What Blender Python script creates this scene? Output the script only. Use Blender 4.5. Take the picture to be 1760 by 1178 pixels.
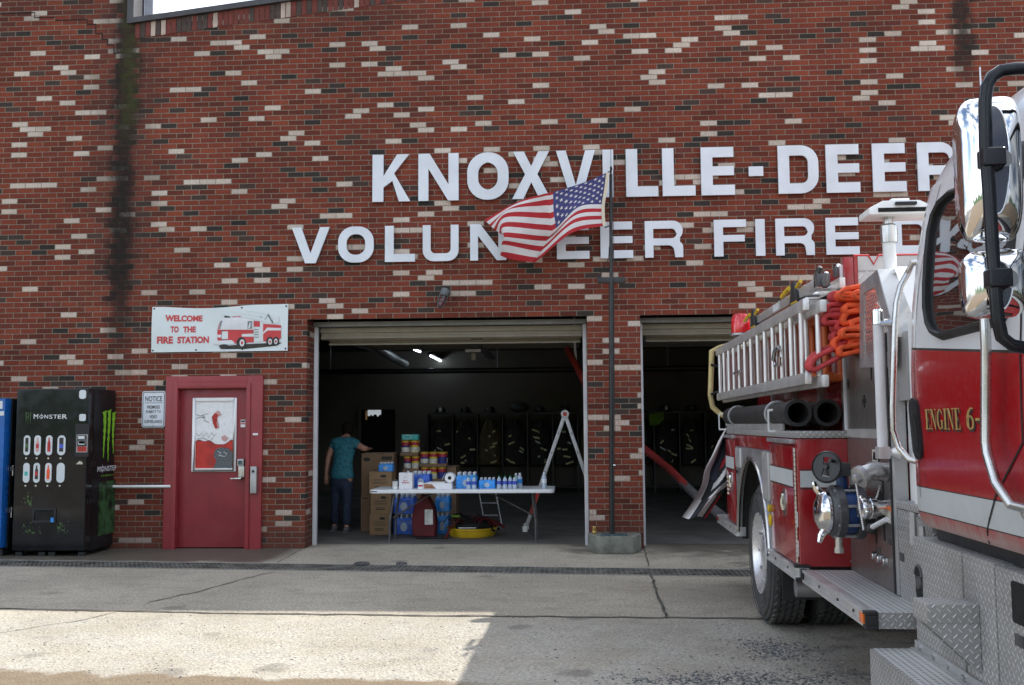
import bpy, bmesh, math, random
from mathutils import Vector, Matrix, noise as mnoise
for o in list(bpy.data.objects): bpy.data.objects.remove(o)
rnd = random.Random(7)
SC = bpy.context.scene
COL = SC.collection
PI = math.pi
# ------------------------------------------------------------------ camera
RM = ((0.998237, -0.01147, -0.058234), (0.058983, 0.082451, 0.994848), (-0.006609, -0.996529, 0.082982))
CAM = (0.0, -12.1, 1.49)
FPX, CX, CY = 1701.9, 880.0, 589.0
cd = bpy.data.cameras.new('camera'); cam = bpy.data.objects.new('camera', cd); COL.objects.link(cam)
cd.sensor_width = 36.0; cd.lens = 36.0*FPX/1760.0; cd.clip_start = 0.05; cd.clip_end = 4000
cam.matrix_world = Matrix(((RM[0][0], -RM[0][1], -RM[0][2], CAM[0]), (RM[1][0], -RM[1][1], -RM[1][2], CAM[1]),
                           (RM[2][0], -RM[2][1], -RM[2][2], CAM[2]), (0, 0, 0, 1)))
SC.camera = cam
# ------------------------------------------------------------------ light
SUN_D = Vector((0.92, 0.564, 1.0)).normalized()
ELEV = math.asin(SUN_D.z); AZ = math.atan2(SUN_D.x, SUN_D.y)
w = bpy.data.worlds.new('World'); SC.world = w; w.use_nodes = True
nt = w.node_tree; nt.nodes.clear()
wo = nt.nodes.new('ShaderNodeOutputWorld'); bg = nt.nodes.new('ShaderNodeBackground')
sky = nt.nodes.new('ShaderNodeTexSky'); sky.sky_type = 'NISHITA'; sky.sun_disc = False
sky.sun_elevation = ELEV; sky.sun_rotation = AZ; sky.air_density = 1.0; sky.dust_density = 1.5
tc = nt.nodes.new('ShaderNodeTexCoord'); mp = nt.nodes.new('ShaderNodeMapping'); mp.inputs['Scale'].default_value = (1.3, 1.3, 3.4)
nz = nt.nodes.new('ShaderNodeTexNoise'); nz.inputs['Scale'].default_value = 1.9; nz.inputs['Detail'].default_value = 9; nz.inputs['Roughness'].default_value = .6
rp = nt.nodes.new('ShaderNodeValToRGB'); rp.color_ramp.elements[0].position = .42; rp.color_ramp.elements[1].position = .62
mx = nt.nodes.new('ShaderNodeMix'); mx.data_type = 'RGBA'; mx.inputs[7].default_value = (11.0, 11.6, 12.4, 1)
nt.links.new(tc.outputs['Generated'], mp.inputs[0]); nt.links.new(mp.outputs[0], nz.inputs['Vector']); nt.links.new(nz.outputs[0], rp.inputs[0])
nt.links.new(rp.outputs[0], mx.inputs[0]); nt.links.new(sky.outputs[0], mx.inputs[6]); nt.links.new(mx.outputs[2], bg.inputs[0])
bg.inputs[1].default_value = 0.104
nt.links.new(bg.outputs[0], wo.inputs[0])
sl = bpy.data.lights.new('sun', 'SUN'); sl.energy = 3.7; sl.angle = math.radians(.53); sl.color = (1.0, .95, .86)
so = bpy.data.objects.new('sun', sl); COL.objects.link(so); so.location = (12, 10, 20)
so.rotation_euler = (-SUN_D).to_track_quat('-Z', 'Y').to_euler()
vs = SC.view_settings; vs.view_transform = 'Standard'; vs.look = 'None'; vs.gamma = 1; vs.exposure = 1.04
try:
    SC.cycles.use_denoising = True; SC.cycles.max_bounces = 8; SC.cycles.caustics_reflective = False; SC.cycles.caustics_refractive = False
except Exception: pass

# ------------------------------------------------------------------ measuring helpers (photo point -> point on a real plane)
def ray(px, py):
    v = ((px-CX)/FPX, (py-CY)/FPX, 1.0)
    return Vector([sum(RM[i][j]*v[j] for j in range(3)) for i in range(3)])
def onY(px, py, Y=0.0):
    d = ray(px, py); t = (Y-CAM[1])/d.y; return Vector(CAM)+d*t
def onZ(px, py, Z=0.0):
    d = ray(px, py); t = (Z-CAM[2])/d.z; return Vector(CAM)+d*t
TH = math.radians(.86)
FW = Vector((-math.sin(TH), -math.cos(TH), 0)); LT = Vector((math.cos(TH), -math.sin(TH), 0))
def pS(px, py, s):          # truck frame: (a forward, s sideways, z up)
    d = ray(px, py); c = Vector(CAM); t = (s-c.dot(LT))/d.dot(LT); p = c+d*t; return (p.dot(FW), s, p.z)
def pA(px, py, a):
    d = ray(px, py); c = Vector(CAM); t = (a-c.dot(FW))/d.dot(FW); p = c+d*t; return (a, p.dot(LT), p.z)
def tw(a, s, z): return FW*a+LT*s+Vector((0, 0, z))      # truck frame -> world
S0, A0 = 2.69, 5.5
def tl(a, s, z): return (s-S0, A0-a, z)                   # truck frame -> truck's own coordinates

# ------------------------------------------------------------------ materials
def nd(t, typ, **kw):
    n = t.nodes.new(typ)
    for k, v in kw.items(): setattr(n, k, v)
    return n
class NB:
    def __init__(s, t): s.t = t
    def val(s, x, sock):
        if hasattr(x, 'is_linked') or hasattr(x, 'links'): s.t.links.new(x, sock)
        else: sock.default_value = x
    def m(s, op, a, b=None, c=None, clamp=False):
        n = s.t.nodes.new('ShaderNodeMath'); n.operation = op; n.use_clamp = clamp
        for i, x in enumerate((a, b, c)):
            if x is not None: s.val(x, n.inputs[i])
        return n.outputs[0]
    def mix(s, f, a, b, mode='MIX'):
        n = s.t.nodes.new('ShaderNodeMix'); n.data_type = 'RGBA'; n.blend_type = mode
        for sock, x in ((n.inputs[0], f), (n.inputs[6], a), (n.inputs[7], b)):
            if isinstance(x, tuple) and len(x) == 3: x = x+(1,)
            s.val(x, sock)
        return n.outputs[2]
    def noise(s, vec, scale, detail=3, rough=.55, dist=0, dim='3D'):
        n = s.t.nodes.new('ShaderNodeTexNoise'); n.noise_dimensions = dim
        n.inputs['Scale'].default_value = scale; n.inputs['Detail'].default_value = detail; n.inputs['Roughness'].default_value = rough; n.inputs['Distortion'].default_value = dist
        if vec is not None: s.t.links.new(vec, n.inputs['Vector'])
        return n.outputs[0]
    def ramp(s, f, stops, interp='LINEAR'):
        n = s.t.nodes.new('ShaderNodeValToRGB'); cr = n.color_ramp; cr.interpolation = interp
        while len(cr.elements) < len(stops): cr.elements.new(.5)
        for e, (p, c) in zip(cr.elements, stops):
            e.position = p; e.color = (c, c, c, 1) if not isinstance(c, tuple) else c+(1,)
        s.t.links.new(f, n.inputs[0]); return n.outputs[0]
    def rng(s, x, a, b, c=0., d=1., smooth=True):
        n = s.t.nodes.new('ShaderNodeMapRange'); n.interpolation_type = 'SMOOTHSTEP' if smooth else 'LINEAR'
        s.val(x, n.inputs[0])
        for i, v in enumerate((a, b, c, d)): n.inputs[i+1].default_value = v
        return n.outputs[0]
    def bump(s, h, strength=.3, dist=.01):
        n = s.t.nodes.new('ShaderNodeBump'); n.inputs['Strength'].default_value = strength; n.inputs['Distance'].default_value = dist
        s.t.links.new(h, n.inputs['Height']); return n.outputs[0]
MATS = {}
def base(name):
    m = bpy.data.materials.new(name); m.use_nodes = True
    t = m.node_tree; b = t.nodes['Principled BSDF']; MATS[name] = m
    return m, t, b, NB(t)
def obco(t): return t.nodes.new('ShaderNodeTexCoord').outputs['Object']
def uvco(t): return t.nodes.new('ShaderNodeTexCoord').outputs['UV']
def pm(name, col, rough=.5, metal=0., var=.12, vs=6., bump=0., bs=60., coat=0., emit=0., trans=0., dirt=0., spec=.5):
    m, t, b, N = base(name); co = obco(t)
    f = N.noise(co, vs, 5)
    lo = tuple(max(0, c*(1-var)) for c in col); hi = tuple(min(1, c*(1+var)) for c in col)
    c = N.mix(N.rng(f, .3, .7), lo, hi)
    if dirt > 0:
        g = N.rng(N.noise(co, vs*.35, 8, .7), .45, .75)
        c = N.mix(N.m('MULTIPLY', g, dirt), c, (.12, .105, .085))
    t.links.new(c, b.inputs['Base Color'])
    r = N.rng(N.noise(co, vs*2.3, 4), .25, .75, max(.02, rough-.08), min(1, rough+.08)); t.links.new(r, b.inputs['Roughness'])
    b.inputs['Specular IOR Level'].default_value = spec
    b.inputs['Metallic'].default_value = metal; b.inputs['Coat Weight'].default_value = coat; b.inputs['Coat Roughness'].default_value = .06
    if bump: t.links.new(N.bump(N.noise(co, bs, 4), bump, .004), b.inputs['Normal'])
    if emit: b.inputs['Emission Color'].default_value = col+(1,); b.inputs['Emission Strength'].default_value = emit
    if trans: b.inputs['Transmission Weight'].default_value = trans; b.inputs['IOR'].default_value = 1.33
    return m
pm('white_paint', (.78, .79, .80), .35, var=.03, dirt=.05)
pm('sign_white', (.66, .71, .78), .4, var=.06, vs=3, dirt=.13)
pm('sign_edge', (.22, .23, .26), .5)
pm('cab_white', (.72, .74, .77), .18, var=.02, coat=.6)
pm('red_paint', (.31, .009, .013), .22, var=.10, vs=3, coat=.5, dirt=.03)
pm('stripe_white', (.50, .53, .54), .45, var=.05)
pm('black_paint', (.012, .013, .015), .35, var=.2)
pm('black_rubber', (.018, .018, .019), .65, var=.25, bump=.2)
pm('tyre_rubber', (.050, .051, .053), .8, var=.3, bump=.2, dirt=.5)
pm('rim_silver', (.82, .82, .84), .30, .75, var=.06)
pm('black_plastic', (.014, .015, .018), .42, var=.15, spec=.35)
pm('mirror_tube', (.008, .010, .015), .26, var=.1, bump=.05, bs=300, spec=.35)
pm('chrome', (.86, .87, .88), .045, 1., var=.02)
pm('steel', (.55, .55, .55), .28, 1., var=.08)
pm('aluminium', (.70, .70, .70), .40, .72, var=.10, vs=5)
pm('alum_dull', (.42, .42, .43), .50, .85, var=.14, vs=6)
pm('rail_grey', (.50, .50, .50), .42, .55, var=.10, vs=5, dirt=.1)
pm('cast_grey', (.10, .10, .105), .5, .4, var=.3, vs=12, bump=.3)
pm('blue_paint', (.012, .055, .20), .4, var=.2, vs=12, dirt=.15)
pm('orange_fiber', (.55, .12, .03), .45, var=.12)
pm('orange_web', (.70, .085, .02), .75, var=.2, vs=20, bump=.4, bs=220)
pm('red_web', (.46, .045, .05), .75, var=.2, vs=20, bump=.4, bs=220)
pm('yellow', (.62, .40, .015), .5, var=.12)
pm('cream_yellow', (.55, .44, .20), .6, var=.15, vs=9, dirt=.2)
pm('door_red', (.225, .021, .029), .42, var=.10, vs=3, dirt=.16, bump=.05)
pm('frame_red', (.255, .030, .037), .38, var=.10, vs=3, dirt=.06, bump=.05)
pm('trim_cream', (.33, .30, .235), .5, var=.08, dirt=.2)
pm('trim_white', (.66, .67, .70), .45, var=.05, dirt=.12)
pm('coping_dark', (.045, .045, .05), .5, var=.2)
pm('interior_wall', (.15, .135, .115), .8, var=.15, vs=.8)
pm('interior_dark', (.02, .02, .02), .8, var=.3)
pm('cardboard', (.30, .185, .095), .8, var=.12, vs=4)
pm('cardboard_dark', (.20, .125, .07), .8, var=.12, vs=4)
pm('ink', (.03, .026, .024), .7)
pm('ink_red', (.42, .02, .025), .6)
pm('table_white', (.72, .74, .76), .4, var=.03)
pm('teal_cloth', (.028, .165, .21), .85, var=.35, vs=28)
pm('denim', (.022, .034, .066), .85, var=.25, vs=22)
pm('skin', (.46, .235, .165), .55, var=.1)
pm('hair', (.014, .010, .008), .8, var=.3, vs=40, spec=.08)
pm('shoe', (.16, .16, .17), .7)
pm('bag_red', (.13, .012, .018), .7, var=.2)
pm('strap_black', (.015, .015, .016), .8)
pm('coat_black', (.040, .038, .034), .9, var=.3, vs=10)
pm('coat_tan', (.14, .105, .055), .9, var=.25, vs=10)
pm('reflective', (.85, .92, .45), .5, var=.25, vs=14)
pm('reflective_grey', (.75, .76, .74), .5, var=.2, vs=14)
pm('locker_metal', (.09, .09, .09), .5, .6)
pm('lime_cloth', (.20, .36, .035), .8, var=.2)
pm('plastic_clear', (.62, .74, .88), .12, var=.08, trans=.35)
pm('pack_blue', (.03, .27, .74), .3, var=.25, vs=14)
pm('pack_deep', (.02, .10, .50), .3, var=.35, vs=18)
pm('label_blue', (.05, .09, .50), .4)
pm('cap_green', (.02, .18, .06), .5)
pm('cap_white', (.7, .72, .75), .5)
pm('carton_white', (.72, .72, .74), .55, var=.05)
pm('carton_brown', (.28, .12, .06), .6, var=.5, vs=30)
pm('paper_white', (.76, .77, .78), .85, var=.06, vs=30)
pm('teal_pack', (.03, .36, .33), .45, var=.15, vs=18)
pm('lid_yellow', (.55, .36, .02), .5)
pm('wipes_red', (.40, .02, .04), .5)
pm('wipes_navy', (.02, .025, .17), .5)
pm('wipes_label', (.60, .58, .50), .5, var=.3, vs=50)
pm('wipes_lemon', (.62, .52, .03), .5)
pm('vend_black', (.009, .010, .012), .14, var=.3, vs=3, coat=.12, spec=.32)
pm('vend_side', (.009, .010, .012), .35, var=.3, vs=3, spec=.3)
pm('vend_blue', (.01, .10, .36), .3, var=.15)
pm('vend_panel', (.58, .63, .66), .4, var=.05)
pm('claw_green', (.22, .50, .03), .5, var=.2, vs=30)
pm('leaf_dim', (.035, .075, .02), .6, var=.8, vs=22)
pm('word_white', (.66, .68, .70), .5, var=.05)
pm('gold', (.48, .33, .12), .4, .2, var=.2, vs=60)
pm('amber', (.80, .16, .01), .2, coat=.5)
pm('lens_dark', (.10, .006, .010), .2, var=.2, coat=.6)
pm('cage_grey', (.10, .11, .115), .5, .4, var=.2)
pm('lens_red', (.62, .012, .018), .12, var=.2, coat=.8)
pm('flag_red', (.36, .014, .022), .85, var=.08, vs=9)
pm('flag_white', (.58, .56, .57), .85, var=.05, vs=9)
pm('flag_navy', (.040, .042, .15), .85, var=.1, vs=9)
pm('flag_black', (.016, .017, .022), .85, var=.2)
pm('flag_blueblack', (.03, .035, .06), .85, var=.2)
pm('banner_white', (.64, .71, .73), .55, var=.04, vs=2)
pm('banner_red', (.52, .05, .055), .6, var=.05)
pm('banner_pale', (.62, .66, .68), .6, var=.05)
pm('banner_grey', (.16, .18, .19), .6, var=.4, vs=30)
pm('brass', (.50, .34, .12), .4, .8)
pm('tan_paint', (.58, .53, .42), .6, var=.08)
pm('frame_grey', (.30, .32, .33), .5, .3, var=.1)
pm('plate_teal', (.07, .11, .12), .5, .4, var=.3, vs=20)
pm('hose_red', (.20, .014, .012), .6, var=.2)
pm('gap_dark', (.006, .006, .006), .9)
pm('gravel', (.085, .087, .095), .9, var=.6, vs=30)
pm('tube_lit', (.75, .9, 1.0), .4, emit=6.)
pm('pane_lit', (.75, .82, .88), .4, emit=.22)
pm('curtain_glow', (.9, .5, .2), .4, emit=.03)
pm('concrete_old', (.17, .175, .15), .85, var=.35, vs=7, bump=.5, bs=25, dirt=.35)
pm('hill_green', (.05, .085, .03), .9, var=.5, vs=.15)

def mat_glass(name='dark_glass'):
    m, t, b, N = base(name)
    b.inputs['Base Color'].default_value = (.012, .014, .016, 1); b.inputs['Roughness'].default_value = .02
    b.inputs['Specular IOR Level'].default_value = .9; b.inputs['Coat Weight'].default_value = 1.; b.inputs['Coat Roughness'].default_value = .01; b.inputs['Coat IOR'].default_value = 1.9
mat_glass()

def mat_brick():
    m, t, b, N = base('brick'); co = obco(t)
    sp = nd(t, 'ShaderNodeSeparateXYZ'); t.links.new(co, sp.inputs[0])
    X, Y, Z = sp.outputs
    j = N.m('MULTIPLY', N.m('SUBTRACT', N.noise(co, 26, 3), .5), .013)
    j2 = N.m('MULTIPLY', N.m('SUBTRACT', N.noise(co, 30, 3), .5), .010)
    u = N.m('ADD', N.m('ADD', N.m('ADD', X, Y), j), 40.03); v = N.m('ADD', N.m('ADD', Z, j2), 4.69)
    ch, bw = .0670, .2068
    vr = N.m('DIVIDE', v, ch); row = N.m('FLOOR', vr); fv = N.m('FRACT', vr)
    off = N.m('MULTIPLY', N.m('MODULO', row, 2.), .5)
    ur = N.m('ADD', N.m('DIVIDE', u, bw), off); colm = N.m('FLOOR', ur); fu = N.m('FRACT', ur)
    cb = nd(t, 'ShaderNodeCombineXYZ'); t.links.new(colm, cb.inputs[0]); t.links.new(row, cb.inputs[1])
    wn = nd(t, 'ShaderNodeTexWhiteNoise', noise_dimensions='2D'); t.links.new(cb.outputs[0], wn.inputs[0])
    h = wn.outputs[0]
    ad = nd(t, 'ShaderNodeVectorMath', operation='ADD'); t.links.new(cb.outputs[0], ad.inputs[0]); ad.inputs[1].default_value = (31.7, 17.3, 0)
    wn2 = nd(t, 'ShaderNodeTexWhiteNoise', noise_dimensions='2D'); t.links.new(ad.outputs[0], wn2.inputs[0]); h2 = wn2.outputs[0]
    # red clay bricks of slightly different firing, some near black, some pale
    red = N.ramp(h2, [(0, (.094, .023, .014)), (.22, (.140, .031, .018)), (.6, (.172, .036, .020)), (.85, (.205, .046, .024)), (1, (.115, .030, .022))])
    dark = N.ramp(h2, [(0, (.026, .022, .020)), (.5, (.038, .031, .027)), (1, (.070, .040, .032))])
    mo = nd(t, 'ShaderNodeMapping'); mo.inputs['Scale'].default_value = (22, 22, 3); t.links.new(co, mo.inputs[0])
    streak = N.noise(mo.outputs[0], 3, 3)
    low = N.rng(Z, 1.5, 5.)
    pinkness = N.m('MULTIPLY', N.rng(streak, .38, .62), N.rng(low, 0, 1, .62, .12, False))
    pale = N.mix(pinkness, N.mix(h2, (.47, .41, .35), (.56, .50, .44)), (.38, .18, .13))
    c = N.mix(N.m('GREATER_THAN', h, .845), red, dark)
    c = N.mix(N.m('GREATER_THAN', h, .925), c, pale)
    fine = N.noise(co, 60, 4)
    c = N.mix(.55, c, N.mix(N.rng(N.m('ADD', N.m('MULTIPLY', fine, .6), N.m('MULTIPLY', streak, .4)), .3, .7), (.25, .25, .25), (.75, .75, .75)), 'OVERLAY')
    # joints
    mu = N.m('MINIMUM', fu, N.m('SUBTRACT', 1., fu)); mv = N.m('MINIMUM', fv, N.m('SUBTRACT', 1., fv))
    du = N.m('MULTIPLY', mu, bw); dv = N.m('MULTIPLY', mv, ch)
    d = N.m('MINIMUM', du, dv)
    joint = N.rng(d, .0028, .0056, 1., 0.)
    mort = N.mix(N.noise(co, 5, 4), (.17, .145, .112), (.29, .25, .20))
    c = N.mix(joint, c, mort)
    # broad weathering
    wz = N.rng(N.noise(co, .9, 5), .35, .7, .82, 1.08)
    g = nd(t, 'ShaderNodeCombineColor'); [t.links.new(wz, g.inputs[i]) for i in range(3)]
    c = N.mix(1., c, g.outputs[0], 'MULTIPLY')
    # water stain below the two roof valleys (black, with green growth high up), splash grime at the foot
    ns = N.noise(co, 8, 8, .78)
    def stain(x0, wd, z0, z1, z2, amt):
        q = N.m('ABSOLUTE', N.m('SUBTRACT', X, x0)); q = N.m('ADD', q, N.m('ADD', N.m('MULTIPLY', N.m('SUBTRACT', ns, .5), wd*1.5), N.m('MULTIPLY', N.m('SUBTRACT', h2, .5), wd*.6)))
        a = N.rng(q, wd*.35, wd*1.15, 1., 0.)
        zz = N.m('MULTIPLY', N.rng(Z, z0, z1, 0., 1.), amt) if z2 is None else N.m('MULTIPLY', N.m('MULTIPLY', N.rng(Z, z0, z1, 0., 1.), N.rng(Z, z2, z2+.3, 1., 0.)), amt)
        return N.m('MULTIPLY', N.m('MULTIPLY', a, zz), N.rng(ns, .2, .6, .6, 1.))
    hal = stain(-5.66, .55, 2.0, 4.2, None, .45)
    c = N.mix(hal, c, (.05, .026, .022))
    c = N.mix(stain(-5.66, .20, 1.6, 3.5, None, .98), c, (.010, .009, .008))
    c = N.mix(N.m('MULTIPLY', stain(-5.62, .13, 4.9, 5.6, None, .75), N.rng(ns, .38, .55)), c, (.045, .048, .012))
    c = N.mix(stain(4.86, .17, 5.4, 6.1, None, .95), c, (.018, .014, .012))
    c = N.mix(stain(-4.0, 3.2, 6.1, 6.9, None, .35), c, (.035, .022, .02))
    gr = N.m('MULTIPLY', N.rng(N.m('ADD', Z, N.m('MULTIPLY', ns, .3)), .05, .75, 1., 0.), .55)
    c = N.mix(gr, c, (.055, .035, .028))
    t.links.new(c, b.inputs['Base Color']); b.inputs['Roughness'].default_value = .82; b.inputs['Specular IOR Level'].default_value = .25
    hh = N.m('ADD', N.m('SUBTRACT', 1., joint), N.m('MULTIPLY', fine, .25))
    t.links.new(N.bump(hh, .7, .006), b.inputs['Normal'])
mat_brick()

def mat_ground():
    m, t, b, N = base('apron_concrete'); co = obco(t)
    sp = nd(t, 'ShaderNodeSeparateXYZ'); t.links.new(co, sp.inputs[0]); X, Y, Z = sp.outputs
    big = N.noise(co, .55, 6, .6); mid = N.noise(co, 4.2, 6, .65); fine = N.noise(co, 45, 5, .7)
    c = N.mix(N.rng(big, .3, .7), (.285, .255, .205), (.39, .352, .285))
    c = N.mix(N.m('MULTIPLY', N.rng(mid, .50, .66), .42), c, (.19, .18, .155))
    ms = nd(t, 'ShaderNodeMapping'); ms.inputs['Scale'].default_value = (1.1, 7, 1); t.links.new(co, ms.inputs[0])
    smear = N.noise(ms.outputs[0], 1.6, 6, .7)
    c = N.mix(N.m('MULTIPLY', N.rng(smear, .52, .66), .32), c, (.16, .15, .13))
    c = N.mix(.8, c, N.mix(N.rng(fine, .32, .68), (.26, .26, .26), (.75, .75, .75)), 'OVERLAY')
    # worn aggregate surface nearer the road (y < -4.2)
    agg = N.rng(Y, -4.1, -4.6, 0., 1.)
    vo = nd(t, 'ShaderNodeTexVoronoi'); vo.inputs['Scale'].default_value = 60; t.links.new(co, vo.inputs['Vector'])
    st = N.mix(vo.outputs['Color'], (.20, .19, .175), (.52, .50, .45))
    c = N.mix(N.m('MULTIPLY', agg, N.rng(N.noise(co, 2.2, 4), .35, .65, .15, .6)), c, st)
    vo2 = nd(t, 'ShaderNodeTexVoronoi'); vo2.inputs['Scale'].default_value = 9; vo2.inputs['Randomness'].default_value = 1; t.links.new(co, vo2.inputs['Vector'])
    pit = N.m('MULTIPLY', N.rng(N.m('ADD', vo2.outputs['Distance'], N.m('MULTIPLY', fine, .2)), .16, .20, 1., 0.), N.rng(N.noise(co, 1.7, 3), .50, .62))
    c = N.mix(N.m('MULTIPLY', pit, .8), c, (.075, .07, .065))
    vo3 = nd(t, 'ShaderNodeTexVoronoi'); vo3.inputs['Scale'].default_value = 24; t.links.new(co, vo3.inputs['Vector'])
    sp3 = N.m('MULTIPLY', N.rng(N.m('ADD', vo3.outputs['Distance'], N.m('MULTIPLY', fine, .25)), .25, .33, 1., 0.), N.rng(N.noise(co, 3.3, 4), .42, .58))
    c = N.mix(N.m('MULTIPLY', sp3, .75), c, (.10, .095, .085))
    vo4 = nd(t, 'ShaderNodeTexVoronoi'); vo4.inputs['Scale'].default_value = 1.1; t.links.new(co, vo4.inputs['Vector'])
    drip = N.rng(N.m('ADD', vo4.outputs['Distance'], N.m('MULTIPLY', N.m('SUBTRACT', mid, .5), .5)), .05, .16, .55, 0.)
    c = N.mix(drip, c, (.11, .10, .085))
    # damp strip along the wall, left of the big door
    nn = N.noise(co, 2.6, 5, .6)
    wet = N.m('MULTIPLY', N.rng(N.m('ADD', Y, N.m('MULTIPLY', N.m('SUBTRACT', nn, .5), 1.1)), -1.55, -.95), N.rng(X, -3.5, -3.15, 1., 0.))
    wet2 = N.m('MULTIPLY', N.rng(N.m('ADD', Y, N.m('MULTIPLY', N.m('SUBTRACT', nn, .5), 2.4)), -1.0, -.1), N.rng(X, .7, 1.3, 0., .8))
    wet3 = N.m('MULTIPLY', N.m('MULTIPLY', N.rng(N.m('ABSOLUTE', N.m('ADD', X, -.46)), .4, .75, 1., 0.), N.rng(Y, -1.1, -.3)), N.rng(nn, .40, .55, 0., .7))
    wet = N.m('MAXIMUM', wet, N.m('MAXIMUM', wet2, wet3))
    c = N.mix(N.m('MULTIPLY', wet, .85), c, (.055, .045, .035))
    # oil drips under the engine
    oil = N.m('MULTIPLY', N.rng(X, 1.2, 2.0), N.rng(N.noise(co, 3.1, 4), .52, .66, 0., .6))
    c = N.mix(oil, c, (.06, .057, .052))
    # mud washed over the edge at the front left
    dd = N.m('SUBTRACT', N.m('MULTIPLY', Y, -1.), N.m('ADD', 6.06, N.m('MULTIPLY', N.m('ADD', X, 3.4), .055)))
    dd = N.m('ADD', dd, N.m('MULTIPLY', N.m('SUBTRACT', nn, .5), .55))
    mud = N.m('MULTIPLY', N.rng(dd, -.04, .06), N.rng(X, -.9, -.3, 1., 0.))
    c = N.mix(mud, c, N.mix(N.noise(co, 12, 4), (.13, .095, .06), (.22, .17, .115)))
    t.links.new(c, b.inputs['Base Color'])
    r = N.rng(wet, 0., 1., .88, .45, False); t.links.new(r, b.inputs['Roughness'])
    hh = N.m('ADD', N.m('MULTIPLY', fine, .6), N.m('MULTIPLY', vo.outputs['Distance'], N.m('MULTIPLY', agg, 1.4)))
    t.links.new(N.bump(hh, .55, .008), b.inputs['Normal'])
mat_ground()

def mat_tread(name, cell, col, dark, metal, rough, flip=False):
    m, t, b, N = base(name); uv = uvco(t)
    sp = nd(t, 'ShaderNodeSeparateXYZ'); t.links.new(uv, sp.inputs[0])
    u = N.m('DIVIDE', N.m('ADD', sp.outputs[0], 50.), cell); v = N.m('DIVIDE', N.m('ADD', sp.outputs[1], 50.), cell)
    # lozenges alternate between two diagonals
    r45 = .70711
    p = N.m('MULTIPLY', N.m('ADD', u, v), r45); q = N.m('MULTIPLY', N.m('SUBTRACT', u, v), r45)
    pi, qi = N.m('FLOOR', p), N.m('FLOOR', q)
    fp = N.m('SUBTRACT', N.m('FRACT', p), .5); fq = N.m('SUBTRACT', N.m('FRACT', q), .5)
    par = N.m('MODULO', N.m('ADD', pi, qi), 2.)
    a = N.m('ADD', N.m('MULTIPLY', fp, par), N.m('MULTIPLY', fq, N.m('SUBTRACT', 1., par)))
    c2 = N.m('ADD', N.m('MULTIPLY', fq, par), N.m('MULTIPLY', fp, N.m('SUBTRACT', 1., par)))
    e = N.m('ADD', N.m('POWER', N.m('DIVIDE', N.m('ABSOLUTE', a), .50), 2.), N.m('POWER', N.m('DIVIDE', N.m('ABSOLUTE', c2), .145), 2.))
    h = N.rng(e, .25, 1.1, 1., 0.)
    co = obco(t); dn = N.noise(co, 3, 6, .65)
    cl = N.mix(h, dark, col); cl = N.mix(N.m('MULTIPLY', N.rng(dn, .4, .75), .4), cl, (.16, .14, .12))
    t.links.new(cl, b.inputs['Base Color']); b.inputs['Metallic'].default_value = metal
    t.links.new(N.rng(h, 0, 1, rough+.12, rough-.08), b.inputs['Roughness'])
    t.links.new(N.bump(h, .8, .004), b.inputs['Normal'])
mat_tread('tread_plate', .0265, (.78, .78, .78), (.40, .395, .385), .6, .42)
mat_tread('tread_bright', .050, (.70, .70, .70), (.52, .52, .52), .5, .4)

def mat_grip():
    m, t, b, N = base('grip_deck'); uv = uvco(t)
    sp = nd(t, 'ShaderNodeSeparateXYZ'); t.links.new(uv, sp.inputs[0])
    # planks along v with rows of raised dark punched teeth
    u = N.m('DIVIDE', N.m('ADD', sp.outputs[0], 50.), .0586); v = N.m('DIVIDE', N.m('ADD', sp.outputs[1], 50.), .028)
    fu = N.m('SUBTRACT', N.m('FRACT', u), .5); fv = N.m('SUBTRACT', N.m('FRACT', v), .5)
    e = N.m('ADD', N.m('POWER', N.m('DIVIDE', fu, .15), 2.), N.m('POWER', N.m('DIVIDE', fv, .25), 2.))
    h = N.rng(e, .5, 1.2, 1., 0.)
    groove = N.rng(N.m('ABSOLUTE', fu), .44, .48)
    cl = N.mix(h, (.64, .64, .635), (.19, .20, .22)); cl = N.mix(groove, cl, (.24, .24, .24))
    t.links.new(cl, b.inputs['Base Color']); b.inputs['Metallic'].default_value = .45; b.inputs['Roughness'].default_value = .5
    t.links.new(N.bump(N.m('SUBTRACT', h, groove), .8, .005), b.inputs['Normal'])
mat_grip()
def mat_brushed():
    m, t, b, N = base('brushed_panel'); co = obco(t)
    mp = nd(t, 'ShaderNodeMapping'); mp.inputs['Scale'].default_value = (3, 60, 2); t.links.new(co, mp.inputs[0])
    f = N.noise(mp.outputs[0], 4, 5); g = N.noise(co, 1.8, 6, .65)
    c = N.mix(f, (.25, .235, .225), (.34, .325, .315)); c = N.mix(N.m('MULTIPLY', N.rng(g, .4, .75), .5), c, (.20, .16, .14))
    t.links.new(c, b.inputs['Base Color']); b.inputs['Metallic'].default_value = .8
    t.links.new(N.rng(f, .2, .8, .24, .42), b.inputs['Roughness'])
mat_brushed()
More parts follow.
